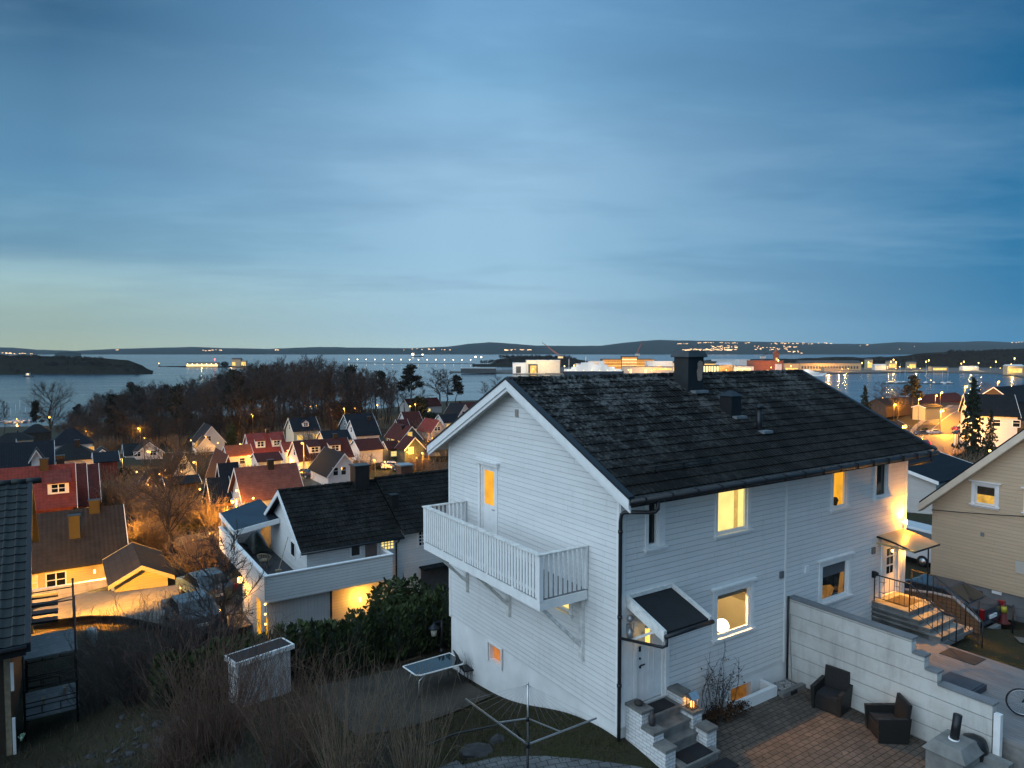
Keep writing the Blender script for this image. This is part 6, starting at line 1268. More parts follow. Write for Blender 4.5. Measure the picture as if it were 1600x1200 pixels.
# ================================================================ trees, hedge, brush
M['bark'] = plain('winter bark', (.045,.039,.036), .95, .3, 4, .4); M['twig'] = plain('bare twigs', (.062,.051,.046), .95, .3, 2)
M['twig_red'] = plain('reddish brown twigs', (.125,.075,.055), .95, .35, 2); M['twig_tan'] = plain('tan stems', (.18,.13,.088), .95, .35, 3)
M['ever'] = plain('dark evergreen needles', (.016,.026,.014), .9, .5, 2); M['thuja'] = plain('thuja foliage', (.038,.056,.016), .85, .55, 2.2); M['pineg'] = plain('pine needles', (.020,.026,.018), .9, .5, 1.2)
M['scrub'] = plain('yellowed scrub leaves', (.10,.075,.02), .9, .5, 1.5)
def rdir(rr, d, spread, up=0.0):
    v = d + Vector((rr.gauss(0,1), rr.gauss(0,1), rr.gauss(0,1)))*spread; v.z += up; return v.normalized()
def bare_tree(seed, H, wide=.45, first=.35, nb=26, nt=9, r0=None, tw=.018, levels=2, nt2=4):
    rr = random.Random(seed); T = MB(); C = MB(); r0 = r0 or H*.014
    pts = [Vector((0,0,-.5))]; k = 9
    for i in range(1, k+1): pts.append(Vector((rr.gauss(0,H*.008*i**.5), rr.gauss(0,H*.008*i**.5), H*.93*i/k)))
    T.tube(pts, [r0*(1.25 if i == 0 else 1-.9*i/k) for i in range(k+1)], 6)
    def at(f): f = min(.999, f)*k; i = int(f); return pts[i].lerp(pts[i+1], f-i)
    for b in range(nb):
        f = first + (1-first)*(b+rr.random())/nb; p = at(f); a = rr.uniform(0, 6.283); el = rr.uniform(.35, 1.0) + .3*f
        d = Vector((math.cos(a), math.sin(a), el)).normalized(); ln = H*wide*(.35+.75*(1-f)**.6)*rr.uniform(.7,1.15); br = r0*(1-.85*f)*.45
        q = [p]; dd = d
        for j in range(4): dd = rdir(rr, dd, .16, .07); q.append(q[-1]+dd*ln/4)
        T.tube(q, [br, br*.8, br*.55, br*.38, tw], 4, False)
        for t in range(nt):
            g_ = rr.uniform(.2, 1.0)*3.99; i = int(g_); s = q[i].lerp(q[i+1], g_-i); e = rdir(rr, (q[i+1]-q[i]).normalized(), .55, .12); l2 = ln*rr.uniform(.22,.5)
            m1 = s+e*l2*.5; e2 = rdir(rr, e, .3, .1); m2 = m1+e2*l2*.5; C.tube([s, m1, m2], [tw*1.4, tw, tw*.5], 3, False)
            for t2 in range(nt2):
                s2 = s.lerp(m1, rr.random()) if t2 % 2 else m1.lerp(m2, rr.random()); e3 = rdir(rr, e2, .6, .1); C.tube([s2, s2+e3*l2*rr.uniform(.25,.6)], [tw*.8, tw*.4], 3, False)
    return T, C
def leafcards(mb, rr, c, rad_, n, size, flat_=1.0, up=.3):
    for _ in range(n):
        v = Vector((rr.gauss(0,1), rr.gauss(0,1), rr.gauss(0,1))).normalized()*rr.random()**.45; p = Vector(c)+Vector((v.x*rad_, v.y*rad_, v.z*rad_*flat_))
        a = Vector((rr.gauss(0,1), rr.gauss(0,1), rr.gauss(0,1)+up)).normalized(); b = a.cross(Vector((rr.gauss(0,1), rr.gauss(0,1), rr.gauss(0,1)))).normalized(); s = size*rr.uniform(.5,1.3)
        mb.poly([p-b*s*.35, p+b*s*.35, p+a*s+b*s*.15, p+a*s*1.1-b*s*.15])
def conifer(seed, H, base=.22, n=70, size=.35):
    rr = random.Random(seed); T = MB(); C = MB(); T.tube([(0,0,-.5),(0,0,H*.5),(0,0,H)], [H*.016,H*.010,.02], 7)
    for i in range(n):
        f = (i+.5)/n; z = H*(.06+.93*f); R = H*base*(1-f)**.85*rr.uniform(.65,1.15)+.12; a = i*2.4+rr.uniform(-.4,.4)
        for j in range(5):
            g_ = (j+1)/5; c = (math.cos(a)*R*g_, math.sin(a)*R*g_, z - R*.22*g_*g_); leafcards(C, rr, c, R*.22+.08, 7, size*(.7+.5*(1-f)), .45, -.2)
    return T, C
def pine(seed, H, n=26, size=.5):
    rr = random.Random(seed); T, _ = bare_tree(seed, H, .28, .5, n, 0, H*.014, .03); C = MB()
    for i in range(n):
        f = rr.uniform(.5, 1.0); a = rr.uniform(0,6.283); R = H*.22*(1.15-f)*rr.uniform(.3,1.3); leafcards(C, rr, (math.cos(a)*R, math.sin(a)*R, H*f), H*.055*rr.uniform(.7,1.4), 70, size, .6)
    return T, C
def shrub(seed, H, spread, n, twigs=3, r=.009, lean=.0, up=1.0):
    rr = random.Random(seed); C = MB()
    for i in range(n):
        a = rr.uniform(0,6.283); rb = spread*.35*math.sqrt(rr.random()); p = Vector((math.cos(a)*rb, math.sin(a)*rb, -.1)); out = rr.random()**.8
        d = Vector((math.cos(a)*out*spread/H*1.1+rr.gauss(0,.1)+lean, math.sin(a)*out*spread/H*1.1+rr.gauss(0,.1), up)).normalized(); l = H*rr.uniform(.55,1.08)
        q = [p]; dd = d
        for j in range(4): dd = rdir(rr, dd, .09, .03); q.append(q[-1]+dd*l/4)
        C.tube(q, [r*1.3, r*1.1, r*.9, r*.7, r*.35], 3, False)
        for t in range(twigs):
            g_ = rr.uniform(.3,1)*3.99; k = int(g_); s = q[k].lerp(q[k+1], g_-k); e = rdir(rr, dd, .45, .1); C.tube([s, s+e*l*.10, s+rdir(rr, e, .3, .1)*l*rr.uniform(.14,.26)], [r*.7, r*.5, r*.25], 3, False)
    return C
def tree_thing(name, label, cat, loc, T, C, tm, cm, rz=0.0, group=None):
    r = thing(name, label, cat, loc, rz, group); T.build('trunk', tm, r); C.build('crown', cm, r); return r
# ---- the wood before the fjord
WG = 'bare trees of the wood before the water'
protos = []
for k in range(8):
    T, C = bare_tree(100+k, 20.0, (.26,.34,.22,.3,.38,.25,.32,.28)[k], (.42,.35,.5,.38,.3,.45,.4,.35)[k], 30, 9, .26, .035, nt2=4); protos.append((T, C))
for k in range(2): protos.append(pine(140+k, 20.0, 26, .75))
sky_px = [100,120,150,200,250,290,330,360,400,450,500,540,570,600,620]; sky_py = [650,628,612,597,594,590,584,572,563,557,557,565,572,578,600]
rr = random.Random(21); first = {}
lab = ['slender bare tree in the dark wood before the water','broad bare tree in the dark wood before the water','tall thin bare tree in the dark wood before the water','bare tree with a rounded crown in the dark wood','wide low branched bare tree in the dark wood','straight bare tree with a high crown in the dark wood','bare tree with spreading twigs in the dark wood','bare tree with close upright twigs in the dark wood','dark pine with clumped needles in the bare wood','dark pine with a ragged top in the bare wood']
for i in range(165):
    px = 104 + 512*((i*0.618034) % 1.0) + rr.uniform(-4,4); row = i % 5; d = (192, 212, 238, 268, 300)[row] + rr.uniform(-10,10)
    if px > 500: d += (px-500)*.35
    if px < 150: d = max(d, 205)
    loc = onground(px, d); top = P(px, np.interp(px, sky_px, sky_py) + rr.uniform(0,12) + (4-row)*2.0, d).z; H = max(7, top-loc.z)
    k = rr.randrange(8) if rr.random() > .07 else 8+rr.randrange(2)
    if k not in first:
        T, C = protos[k]; o = tree_thing('pine_tree' if k > 7 else 'bare_tree', lab[k], 'tree', loc, T, C, M['bark'], M['twig'] if k < 8 else M['pineg'], rr.uniform(0,6.28), WG if k < 8 else 'pines in the bare wood'); first[k] = o; o.scale = (H/20*rr.uniform(.9,1.2),)*2+(H/20,)
    else: dup(first[k], loc, rr.uniform(0,6.28), None, (H/20*rr.uniform(.9,1.25), H/20*rr.uniform(.9,1.25), H/20))
for i in range(95):                   # lower trees along the near edge of the wood
    px = 104 + 470*((i*0.618034+.3) % 1.0); d = rr.uniform(181, 222) + (max(0, px-440))*.25; k = (1, 4, 6, 3)[i % 4]; loc = onground(px, d); H = rr.uniform(6, 11)
    if k in first: dup(first[k], loc, rr.uniform(0,6.28), 'lower bushy bare tree along the near edge of the dark wood', (H/20*1.7, H/20*1.7, H/20))['group'] = 'low trees at the edge of the wood'
# trees that stand apart from the wood
def place(k, label, px, d, top_py, wid=1.0, group=None):
    loc = onground(px, d); H = P(px, top_py, d).z - loc.z; o = dup(first[k], loc, px*.7, label, (H/20*wid, H/20*wid, H/20))
    if 'group' in o: del o['group']
    return o
T, C = bare_tree(300, 18, .62, .22, 34, 12, .55, .03, nt2=5); big = tree_thing('bare_tree', 'big spreading bare tree by the shore at the left, apart from the wood', 'tree', onground(76, 262), T, C, M['bark'], M['twig']); big.scale = (1.0,1.0,(P(76,606,262).z-onground(76,262).z)/18)
place(8, 'dark pine standing just left of the big spreading bare tree', 55, 255, 628, .8)
place(2, 'small bare tree cut by the left edge above the shoreline house', 4, 240, 622, .8)
place(9, 'tall clump crowned pine right of the wood against the water', 642, 320, 571, 1.5)
place(1, 'bare tree just left of the tall clump crowned pine', 610, 318, 578, 1.0)
place(5, 'bare tree right of the clump crowned pine, lower than it', 660, 330, 605, 1.2)
place(0, 'bare tree beside the big white lakeside house, left of a group', 686, 345, 576, 2.0)
place(3, 'broad bare tree beside the big white lakeside house, middle of a group', 699, 345, 579, 1.9)
place(4, 'low bare tree left of the big white lakeside house', 622, 330, 590, 1.6)
place(7, 'bare tree filling the gap left of the clump crowned pine', 632, 335, 600, 1.8)
place(8, 'pine beside the big white lakeside house, right of a group', 713, 345, 588, 1.3)
place(2, 'faint bare tree before the water just left of the white roof apex', 757, 440, 595, 1.4)
place(6, 'second faint bare tree before the water behind the white roof edge', 778, 440, 590, 1.5)
place(7, 'bare tree between the roof edge and the marina', 1378, 260, 596, 1.4)
place(9, 'dark pine on the shore left of the lit street', 1426, 250, 588, 1.3)
place(4, 'bare tree beside the pine left of the lit street', 1405, 240, 606, 1.2)
place(3, 'bare tree above the roof edge on the right shore', 1310, 300, 612, 1.2)
place(6, 'bare tree at the far end of the lit street', 1540, 330, 598, 1.5)
place(1, 'bare tree beyond the white house on the right', 1565, 260, 604, 1.3)
place(4, 'bare tree at the right edge above the dark roofs', 1598, 300, 600, 1.3)
tn = 0
for px, d, t, lb in ((1352,210,602,'dark spreading fir on the right shore above the roof edge'),(1522,92,590,'tall dark spruce in front of the white house by the lit street'),(1550,100,640,'smaller dark spruce beside the tall spruce by the lit street'),(25,215,672,'tiny pointed spruce beside the shoreline house')):
    T, C = conifer(400+tn, 14, .30 if tn == 0 else .24, 60, .5); loc = onground(px, d); o = tree_thing('spruce_tree', lb, 'tree', loc, T, C, M['bark'], M['ever']); H = P(px, t, d).z-loc.z; o.scale = (H/14*(.80 if tn == 1 else .75),)*2+(H/14,); tn += 1
rr = random.Random(9)
mb = MB(); leafcards(mb, rr, (0,0,0), 1.0, 1500, .22, 2.7, 1.0); loc = onground(360, 172); T = MB(); T.cyl((0,0,-2.4), .12, 1, 6); ct = tree_thing('columnar_cypress', 'dark columnar evergreen beside the pale blue white house', 'tree', loc+Vector((0,0,3.0)), T, mb, M['bark'], M['thuja']); ct.scale = (1.35,1.35,1.25)
mb = MB(); leafcards(mb, rr, (0,0,0), 1.0, 1300, .25, 1.5, .6); T = MB(); T.cyl((0,0,-1.6), .15, 1, 6); ct2 = tree_thing('dark_evergreen', 'dark round evergreen beside the big white lakeside house', 'tree', onground(655,300)+Vector((0,0,4)), T, mb, M['bark'], M['ever']); ct2.scale = (4,4,3.4)
dup(ct2, onground(672,240)+Vector((0,0,2)), 1, 'dark round evergreen above the crimson roof', (3,3,1.8))
dup(ct2, onground(190,112)+Vector((0,0,.8)), 1, 'round green bush beside the lane at the left of the village', (1.5,1.5,1.0))
dup(ct2, onground(1448,215)+Vector((0,0,.4)), 1, 'round hedge bush lit by the street lamps', (2.6,2.0,.7))
for px, d, sx_, sy_, sz_, lb in ((596,132,3.6,1.0,.55,'low dark green hedge below the green house'),(566,140,3.0,1.0,.6,'green hedge right of the low maroon garage'),(520,160,3.2,1.0,.5,'dark hedge between the cream house and the grey blue house'),(375,120,3.0,1.0,.5,'dark hedge before the orange annex roof'),(250,125,2.6,1.2,.6,'dark hedge beside the white gable house with branches'),(700,150,3.0,1.0,.5,'dark hedge right of the green wing')):
    dup(ct2, onground(px,d)+Vector((0,0,.5)), AZ, lb, (sx_,sy_,sz_))
# garden shrubs and scrub
sprot = [shrub(500+k, 2.4, 1.7, 60, 5, .022) for k in range(3)]
s0 = []
SG = 'bare shrubs on the lit bank and in the village gardens'
rr = random.Random(4)
spots = [(rr.uniform(200,258), rr.uniform(57,72)) for _ in range(20)] + [(rr.uniform(280,345), rr.uniform(66,71)) for _ in range(8)] + [(rr.uniform(160,300), rr.uniform(76,105)) for _ in range(22)] + [(rr.uniform(440,520), rr.uniform(86,100)) for _ in range(9)] + [(rr.uniform(300,700), rr.uniform(120,200)) for _ in range(40)] + [(rr.uniform(1360,1410), rr.uniform(150,240)) for _ in range(14)] + [(rr.uniform(1500,1530), rr.uniform(85,108)) for _ in range(6)] + [(rr.uniform(1500,1600), rr.uniform(70,108)) for _ in range(14)] + [(rr.uniform(292,340), rr.uniform(44,54)) for _ in range(9)] + [(rr.uniform(105,520), rr.uniform(176,215)) for _ in range(70)]
for i, (px, d) in enumerate(spots):
    sca = rr.uniform(.6,1.35) if d < 110 else rr.uniform(.8,1.7)
    if i < 3:
        r = thing('bare_shrub', 'bare twiggy brown shrub on the orange lit bank or in a village garden', 'shrub', onground(px, d), 0, SG); sprot[i].build('stems', M['twig_tan'], r); s0.append(r); r.scale = (sca,)*3
    else: dup(s0[i % 3], onground(px, d), rr.uniform(0,6), None, (sca*1.2, sca*1.2, sca))
mb = MB(); rr = random.Random(6)
for i in range(90):
    px, d = rr.uniform(272,348), rr.uniform(65.5,71); q = onground(px, d); leafcards(mb, rr, (q.x,q.y,q.z+.3), .55, 26, .28, .5)
for i in range(50):
    px, d = rr.uniform(440,520), rr.uniform(88,100); q = onground(px, d); leafcards(mb, rr, (q.x,q.y,q.z+.3), .6, 22, .3, .5)
tag(mb.build('scrub', M['scrub'], None), 'yellowish low scrub on the orange lit bank and garden edges', 'scrub', None, 'stuff')
T, C = bare_tree(310, 8.5, .55, .2, 30, 12, .16, .016, nt2=5); tree_thing('bare_tree', 'bare fruit tree on the bank above the orange lit lane', 'tree', onground(262, 56), T, C, M['bark'], M['twig'])
T, C = bare_tree(311, 5.5, .6, .15, 20, 10, .10, .014, nt2=4); tree_thing('bare_tree', 'small bare tree in front of the white gable house with lit window', 'tree', onground(275, 104), T, C, M['bark'], M['twig_tan'])
o = dup(first[6], onground(222, 138), 1.0, 'bare garden tree in front of the shallow roofed white house', (.42,.42,.36)); o.pop('group', None) if hasattr(o,'pop') else None
if 'group' in o: del o['group']
# ---- near brush
def near_shrub(label, seed, px_, py_, z, H, spread, n, mat, tw=3, r=.009, lean=0.0):
    q = Pz(px_, py_, z); q.z = ground(q.x, q.y); o = thing('bare_shrub', label, 'shrub', q); shrub(seed, H, spread, n, tw, r, lean).build('stems', M[mat], o); return o
near_shrub('large round dark brown bush behind the rubble heap', 600, 235, 1075, 33.9, 3.0, 2.3, 420, 'twig', 6, .009)
near_shrub('thin brown bush beside the scaffold', 601, 150, 1080, 33.6, 1.7, .9, 90, 'twig', 4, .008)
near_shrub('reddish brown bush below the white shed', 602, 335, 1150, 34.7, 3.5, 1.7, 230, 'twig_red', 5, .008)
near_shrub('tall spray of bare brown stems left of centre in the foreground', 603, 455, 1185, 35.0, 3.3, 1.4, 130, 'twig_red', 4, .007)
near_shrub('tall spray of upright tan stems in the middle of the foreground', 604, 545, 1215, 35.2, 2.9, 1.3, 130, 'twig_tan', 3, .006)
near_shrub('thin upright tan stems right of the foreground brush, before the glass table', 605, 650, 1225, 35.3, 2.8, 1.2, 75, 'twig_tan', 2, .0055)
near_shrub('low dark brush at the bottom edge left of the path', 606, 610, 1230, 35.3, 1.5, 1.5, 90, 'twig', 4, .007)
near_shrub('low brown brush at the bottom edge below the reddish bush', 607, 390, 1225, 35.0, 1.3, 1.7, 90, 'twig', 4, .007)
near_shrub('sparse dry weeds along the foot of the white gable', 608, 735, 1060, 34.1, 1.1, .5, 14, 'twig', 2, .007)
near_shrub('tangled bush behind the white shed', 609, 335, 1020, 33.2, 2.4, 1.6, 130, 'twig', 6, .008)
near_shrub('brown brush between the round bush and the reddish bush', 610, 280, 1180, 34.6, 1.3, 1.2, 140, 'twig_red', 4, .007)
T, C = bare_tree(320, 4.6, .55, .18, 22, 12, .09, .010, nt2=4); q = P(352, 900, 27.2); q.z = ground(q.x, q.y); tt_ = tree_thing('bare_tree', 'small gnarled bare tree at the corner of the boarded terrace', 'tree', q, T, C, M['bark'], M['twig'])
# dead grass and leaf litter (uncountable)
mb = MB(); rr = random.Random(31)
XY = []; 
for i in range(9000):
    px, d = rr.uniform(-20, 760), 15.2 + 13*rr.random()**1.6; q = P(px, 600, d); s, t = ST(q)
    if s > -.4 and t > -.5 or (-4.7 < s < -.1 and 5.5 < t < 9.7) or (s > -4.4 and t < 1.6): continue
    XY.append((q.x, q.y))
GZ = np.concatenate([ground_many(c) for c in np.array_split(np.array(XY), 10)])
for (x, y), z in zip(XY, GZ):
    h = rr.uniform(.06,.30); a = rr.uniform(0,6.28); dx, dy = math.cos(a)*.011, math.sin(a)*.011; mb.poly([(x-dx,y-dy,z-.02),(x+dx,y+dy,z-.02),(x+rr.gauss(0,.1),y+rr.gauss(0,.1),z+h)])
tag(mb.build('dead_grass', plain('dead grass', (.075,.06,.035), .9, .5, .8), None), 'dead brown grass and litter on the dark foreground slope', 'grass', None, 'stuff')
# ---- thuja hedge
hd = MB(); rr = random.Random(12); hs = []
for i in range(20):
    a = -8.7+i*.5; b = 10.75+rr.uniform(-.12,.12); zt = 35.5+rr.uniform(-.22,.22)+(.25 if i > 16 else 0); zg = gw(a,b); hs.append((a,b,zg,zt))
hedge = thingS('hedge', 'dense dark green thuja hedge between the yard and the terrace house', 'hedge', -2.5, 10.8, 33.8)
for a, b, zg, zt in hs:
    for k in range(620):
        f = rr.random()**.8; z = zg+.05+(zt-zg)*f; R = .62*(1.0-.55*f**3)*rr.uniform(.72,1.05); an = rr.uniform(0,6.283); p = Vector((a+math.cos(an)*R*.75, b+math.sin(an)*R*1.15, z))
        v = Vector((math.cos(an)*.5+rr.gauss(0,.3), math.sin(an)*.5+rr.gauss(0,.3), .9)).normalized(); w_ = v.cross(Vector((rr.gauss(0,1),rr.gauss(0,1),rr.gauss(0,1)))).normalized(); s = rr.uniform(.07,.18)
        hd.poly([p-w_*s*.3, p+w_*s*.3, p+v*s+w_*s*.2, p+v*s*1.3, p+v*s-w_*s*.2])
hd.build('foliage', M['thuja'], hedge)
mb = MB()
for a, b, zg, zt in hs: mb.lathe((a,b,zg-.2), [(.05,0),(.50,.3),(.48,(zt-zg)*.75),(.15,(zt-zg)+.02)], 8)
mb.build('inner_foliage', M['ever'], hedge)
hb2 = thing('evergreen_bush', 'yellow green bush lit by the wall lamp at the right end of the hedge', 'bush', W(2.2,17.6,gw(2.2,17.6)+.9)); mb = MB(); leafcards(mb, rr, (0,0,0), 1.0, 1600, .16, 1.0, .6); mb.build('foliage', M['thuja'], hb2); hb2.scale = (1.7,1.2,1.35)
# ---- rose bush and rusty shrub by the facade
ro = thingS('rose_bush', 'leggy bare rose bush with a few dark leaves against the white facade', 'bush', 2.9, -.45, 35.15)
rr = random.Random(44); mb = MB(); lf = MB()
for i in range(26):
    a0 = 2.5+rr.uniform(0,1.2); p = Vector((a0,-.4+rr.uniform(-.1,.1),35.2)); e = Vector((a0+rr.gauss(0,.45), -.35+rr.gauss(0,.14), 36.1+rr.random()**2*1.2)); m_ = p.lerp(e,.5)+Vector((rr.gauss(0,.09),rr.gauss(0,.06),.05)); mb.tube([p,m_,e],[.011,.008,.004],4)
    for k in range(5):
        s = m_.lerp(e, rr.random()); q = s+Vector((rr.gauss(0,.16),rr.gauss(0,.09),abs(rr.gauss(.1,.1)))); mb.tube([s,q],[.006,.003],3)
        if rr.random() < .35: leafcards(lf, rr, q, .05, 3, .05)
mb.build('stems', M['twig'], ro); lf.build('leaves', plain('withered leaves', (.06,.03,.022), .8, .4, 5), ro)
ru = thingS('low_shrub', 'low rust coloured shrub at the foot of the facade beside the light well', 'shrub', 3.0, -.5, 35.15)
mb = MB()
for i in range(16): leafcards(mb, rr, (2.4+i*.11, -.5+rr.uniform(-.15,.15), 35.3+rr.uniform(0,.16)), .2, 60, .06, .8)
mb.build('foliage', plain('rusty foliage', (.06,.028,.012), .9, .5, 4), ru)
# ================================================================ harbour, ships, far shores
def X_(px, d): return P(px, 560, d).x
def Zp(py, d): return P(800, py, d).z
M['hall'] = plain('pale hall cladding', (.55,.52,.46), .6, .12, .2); M['hallw'] = plain('white hall cladding', (.65,.65,.64), .6, .12, .2); M['brick'] = plain('red brick', (.24,.085,.05), .8, .2, .3); M['dshed'] = plain('dark shed cladding', (.05,.06,.065), .7, .2, .2)
M['snow'] = plain('pale roof sheet', (.6,.62,.64), .5, .1, .2); M['hull'] = plain('dark ship hull', (.02,.03,.05), .4, .2, .2); M['ship'] = plain('white ship paint', (.72,.72,.72), .4, .08, .3); M['wall_warm'] = plain('warm stone', (.42,.34,.22), .8, .15, .3)
M['strip'] = emit('lit window strip', (1.0,.58,.14), 2.0, .45, .15); M['strip2'] = emit('bright lit windows', (1.0,.74,.32), 2.2, .3, .2); M['glassor'] = emit('orange lit glass wall', (.85,.33,.05), 1.0, .35, .12)
HGp = 'buildings of the harbour and shipyard'
def hb(label, p0, p1, yt, yb, d, dep, wm, rm='dshed', strips=(), name='harbour_building', flood=0, fc=(1,.62,.25), gable=0.0, cat='building', fx=.5):
    x0, x1 = X_(p0, d), X_(p1, d); z1 = Zp(yt, d); zb = min(Zp(yb, d), 2.3); L = x1-x0
    r = thing(name, label, cat, (x0, d, zb), 0, HGp); H = z1-zb
    mb = MB(); mb.box(0, L, 0, dep, -1, H); mb.build('wall', M[wm], r)
    mb = MB()
    if gable: mb.prism([(-.8,H-.1),(dep+.8,H-.1),(dep/2,H+gable)], 'x', -.8, L+.8)
    else: mb.box(-.5, L+.5, -.5, dep+.5, H, H+.8)
    mb.build('roof', M[rm], r)
    for a, b, c, e, m_ in strips:
        mb = MB(); mb.box(a*L, b*L, -.35, -.02, c*H, e*H); mb.build('door' if m_ in ('dshed','black') else 'window', M[m_], r)
    if flood: plamp('lamp_light', (fx*L, -34, H*.8), flood*4.2, fc, 1.0, r)
    return r
hb('long low dark quay shed with a pale roof', 720, 775, 575.5, 580, 1345, 18, 'dshed', 'snow')
hb('pale hall with one dark door left of the floodlit hall', 801, 822, 567.5, 578.5, 1320, 40, 'hallw', 'snow', [(.25,.62,0,.68,'black')], flood=9000, fc=(1,.85,.65))
hb('big floodlit shipyard hall with a glowing door', 822.3, 875, 563.5, 579, 1318, 50, 'hall', 'snow', [(.06,.34,0,.72,'dshed'),(.12,.3,.0,.6,'strip'),(.02,.28,.80,.98,'strip2')], flood=20000, fc=(1,.66,.3), fx=.55)
hb('white storehouse between the crane and the orange glass building', 921, 941, 565, 576, 1400, 30, 'hallw', 'snow')
hb('long orange lit glass office building on the quay', 941.5, 1022, 561.5, 574, 1450, 40, 'dshed', 'dshed', [(0,1,.02,.98,'glassor')]+[(0,1,.12+.29*k,.20+.29*k,'strip') for k in range(3)], fx=.5)
hb('taller middle block of the orange glass office building', 972, 995, 557.0, 574, 1440, 20, 'dshed', 'dshed', [(0,1,.05,.96,'glassor')]+[(0,1,.14+.2*k,.24+.2*k,'strip2') for k in range(4)])
hb('pale floodlit quay building in front of the orange glass offices', 975, 1052, 573.5, 584, 1310, 25, 'hall', 'dshed', [(.12,.16,.1,.7,'strip2'),(.42,.46,.1,.6,'strip2'),(.6,.97,.55,.8,'strip')], flood=26000, fc=(1,.45,.10))
hb('white upper hall left of the black chimney', 1012, 1051, 565, 573.5, 1380, 30, 'hallw', 'snow', [(.4,.55,.2,.6,'strip')], flood=9000, fc=(1,.75,.5))
hb('hall with bright yellow windows right of the black chimney', 1090, 1125, 571, 583, 1320, 30, 'dshed', 'dshed', [(.02+.12*k,.10+.12*k,.15,.9,'strip2') for k in range(8)])
hb('white blue hall on the skyline of the quay', 1120, 1153, 562, 571, 1500, 40, 'hallw', 'snow')
hb('orange lit hall with a rounded pale roof', 1124, 1145, 570, 583, 1318, 30, 'wall_warm', 'snow', [(.0,.98,.05,.7,'glassor')], gable=4, flood=24000, fc=(1,.45,.10))
hb('grey workshop with a white framed lit door', 1147, 1178, 572.5, 583, 1316, 30, 'hallw', 'dshed', [(.15,.85,.0,.72,'strip2'),(.2,.8,.0,.58,'hallw')], flood=4000)
hb('white shed in front of the brick factory', 1155, 1172, 562, 570, 1480, 30, 'hallw', 'snow')
hb('red brick factory lit orange at its foot', 1178, 1224, 564, 583, 1325, 40, 'brick', 'brick', [(.72,.95,.1,.75,'hallw'),(.4,.5,.0,.25,'strip2')], flood=14000, fc=(1,.36,.05))
tw = hb('brick tower with a pointed roof above the factory', 1210, 1217, 551, 583, 1340, 8, 'brick', 'brick', [(.3,.7,.6,.75,'strip')])
mb = MB(); mb.lathe((4.3,4,Zp(551,1340)-2), [(5,0),(2.6,3.5),(2.2,6),(.2,11)], 8); mb.build('spire', M['brick'], tw)
hb('long beige warehouse with a dark roof behind the bay', 1250, 1346, 567.5, 579, 1500, 25, 'wall_warm', 'dshed', [(.03+.047*k,.055+.047*k,.25,.6,'dshed') for k in range(20)], gable=6, flood=40000, fc=(1,.45,.10), fx=.35)
hb('low orange lit shed by the water of the bay', 1288, 1310, 575, 581, 1430, 15, 'wall_warm', 'dshed', [], flood=9000, fc=(1,.4,.1))
for k, (p0, p1, yt, yb, d, lb) in enumerate(((1367,1385,571,577,1520,'white boathouse right of the beige warehouse'),(1355,1364,562,576,1560,'small lit house left of the white boathouse'),(1456,1482,573,578,1450,'low lit pavilion by the water right of the marina'),(1505,1530,574,579,1500,'pale boathouse farther right along the bay'),(1575,1600,572,580,1250,'yellow lit kiosk with a pale roof at the right edge'),(1420,1432,566,572,1600,'small house among the trees behind the marina'),(1388,1402,565,573,1600,'lit house above the white boathouse'))):
    hb(lb, p0, p1, yt, yb, d, 12, 'hallw' if k in (0,3) else 'wall_warm', 'snow' if k in (0,3,4) else 'dshed', [(.1,.9,.2,.7,'strip')] if k not in (0,3) else [], gable=3 if k != 2 else 0, flood=2500 if k in (0,3) else 0, cat='building')
hb('wide warm lit hall partly behind the black chimney', 1046, 1094, 567, 577, 1400, 30, 'hall', 'dshed', [(.05,.3,.1,.5,'strip'),(.75,.97,.15,.6,'strip2')], flood=16000, fc=(1,.5,.14))
hb('low warm lit hall between the factory and the beige warehouse', 1225.5, 1249, 568, 580, 1400, 30, 'wall_warm', 'dshed', [(.1,.9,.1,.45,'strip')], flood=14000, fc=(1,.45,.1))
hb('lit quay shed between the ferry and the shipyard hall', 900, 921, 569, 577, 1410, 25, 'hall', 'snow', [(.1,.35,.0,.6,'strip2')], flood=12000, fc=(1,.55,.18))
hb('dark roofed hall with a lit upper floor behind the grey workshop', 1100, 1120, 565, 571.5, 1490, 25, 'dshed', 'dshed', [(.05,.95,.35,.75,'strip')])
# cranes
def crane(label, base, head, tip, d, lit=True):
    bx, by = base; r = thing('harbour_crane', label, 'crane', (X_(bx,d), d, 2.2), 0, None)
    o = Vector((X_(bx,d), d, 2.2)); g_ = lambda px, py: Vector((X_(px,d), d, Zp(py,d))) - o
    h_, t_ = g_(*head), g_(*tip); mb = MB(); w_ = 2.2
    for sx_ in (-1,1):
        for sy_ in (-1,1): mb.bar((sx_*w_, sy_*w_, 0), (h_.x+sx_*w_*.6, sy_*w_*.6, h_.z), .8)
    for k in range(5): z0_, z1_ = h_.z*k/5, h_.z*(k+1)/5; mb.bar((-w_,-w_,z0_),(w_,-w_,z1_), .5)
    mb.build('tower', plain('red crane steel', (.20,.075,.06), .6), r)
    mb = MB(); mb.box(h_.x-4,h_.x+6,-3,3,h_.z,h_.z+4.5); mb.build('cabin', M['hall'], r)
    a = h_+Vector((0,0,4)); mb = MB(); mb.bar(a+Vector((-1.2,0,0)), t_, .8); mb.bar(a+Vector((1.2,0,1)), t_, .8)
    for k in range(9): mb.bar((a+Vector((-1.2,0,0))).lerp(t_, k/9), (a+Vector((1.2,0,1))).lerp(t_, (k+.7)/9), .35)
    mb.build('jib', plain('red crane jib', (.28,.10,.08), .6), r)
    if lit: mb = MB(); mb.box(h_.x-3.5,h_.x+5,-3.3,-3.05,h_.z+1,h_.z+3); mb.build('window', M['strip'], r)
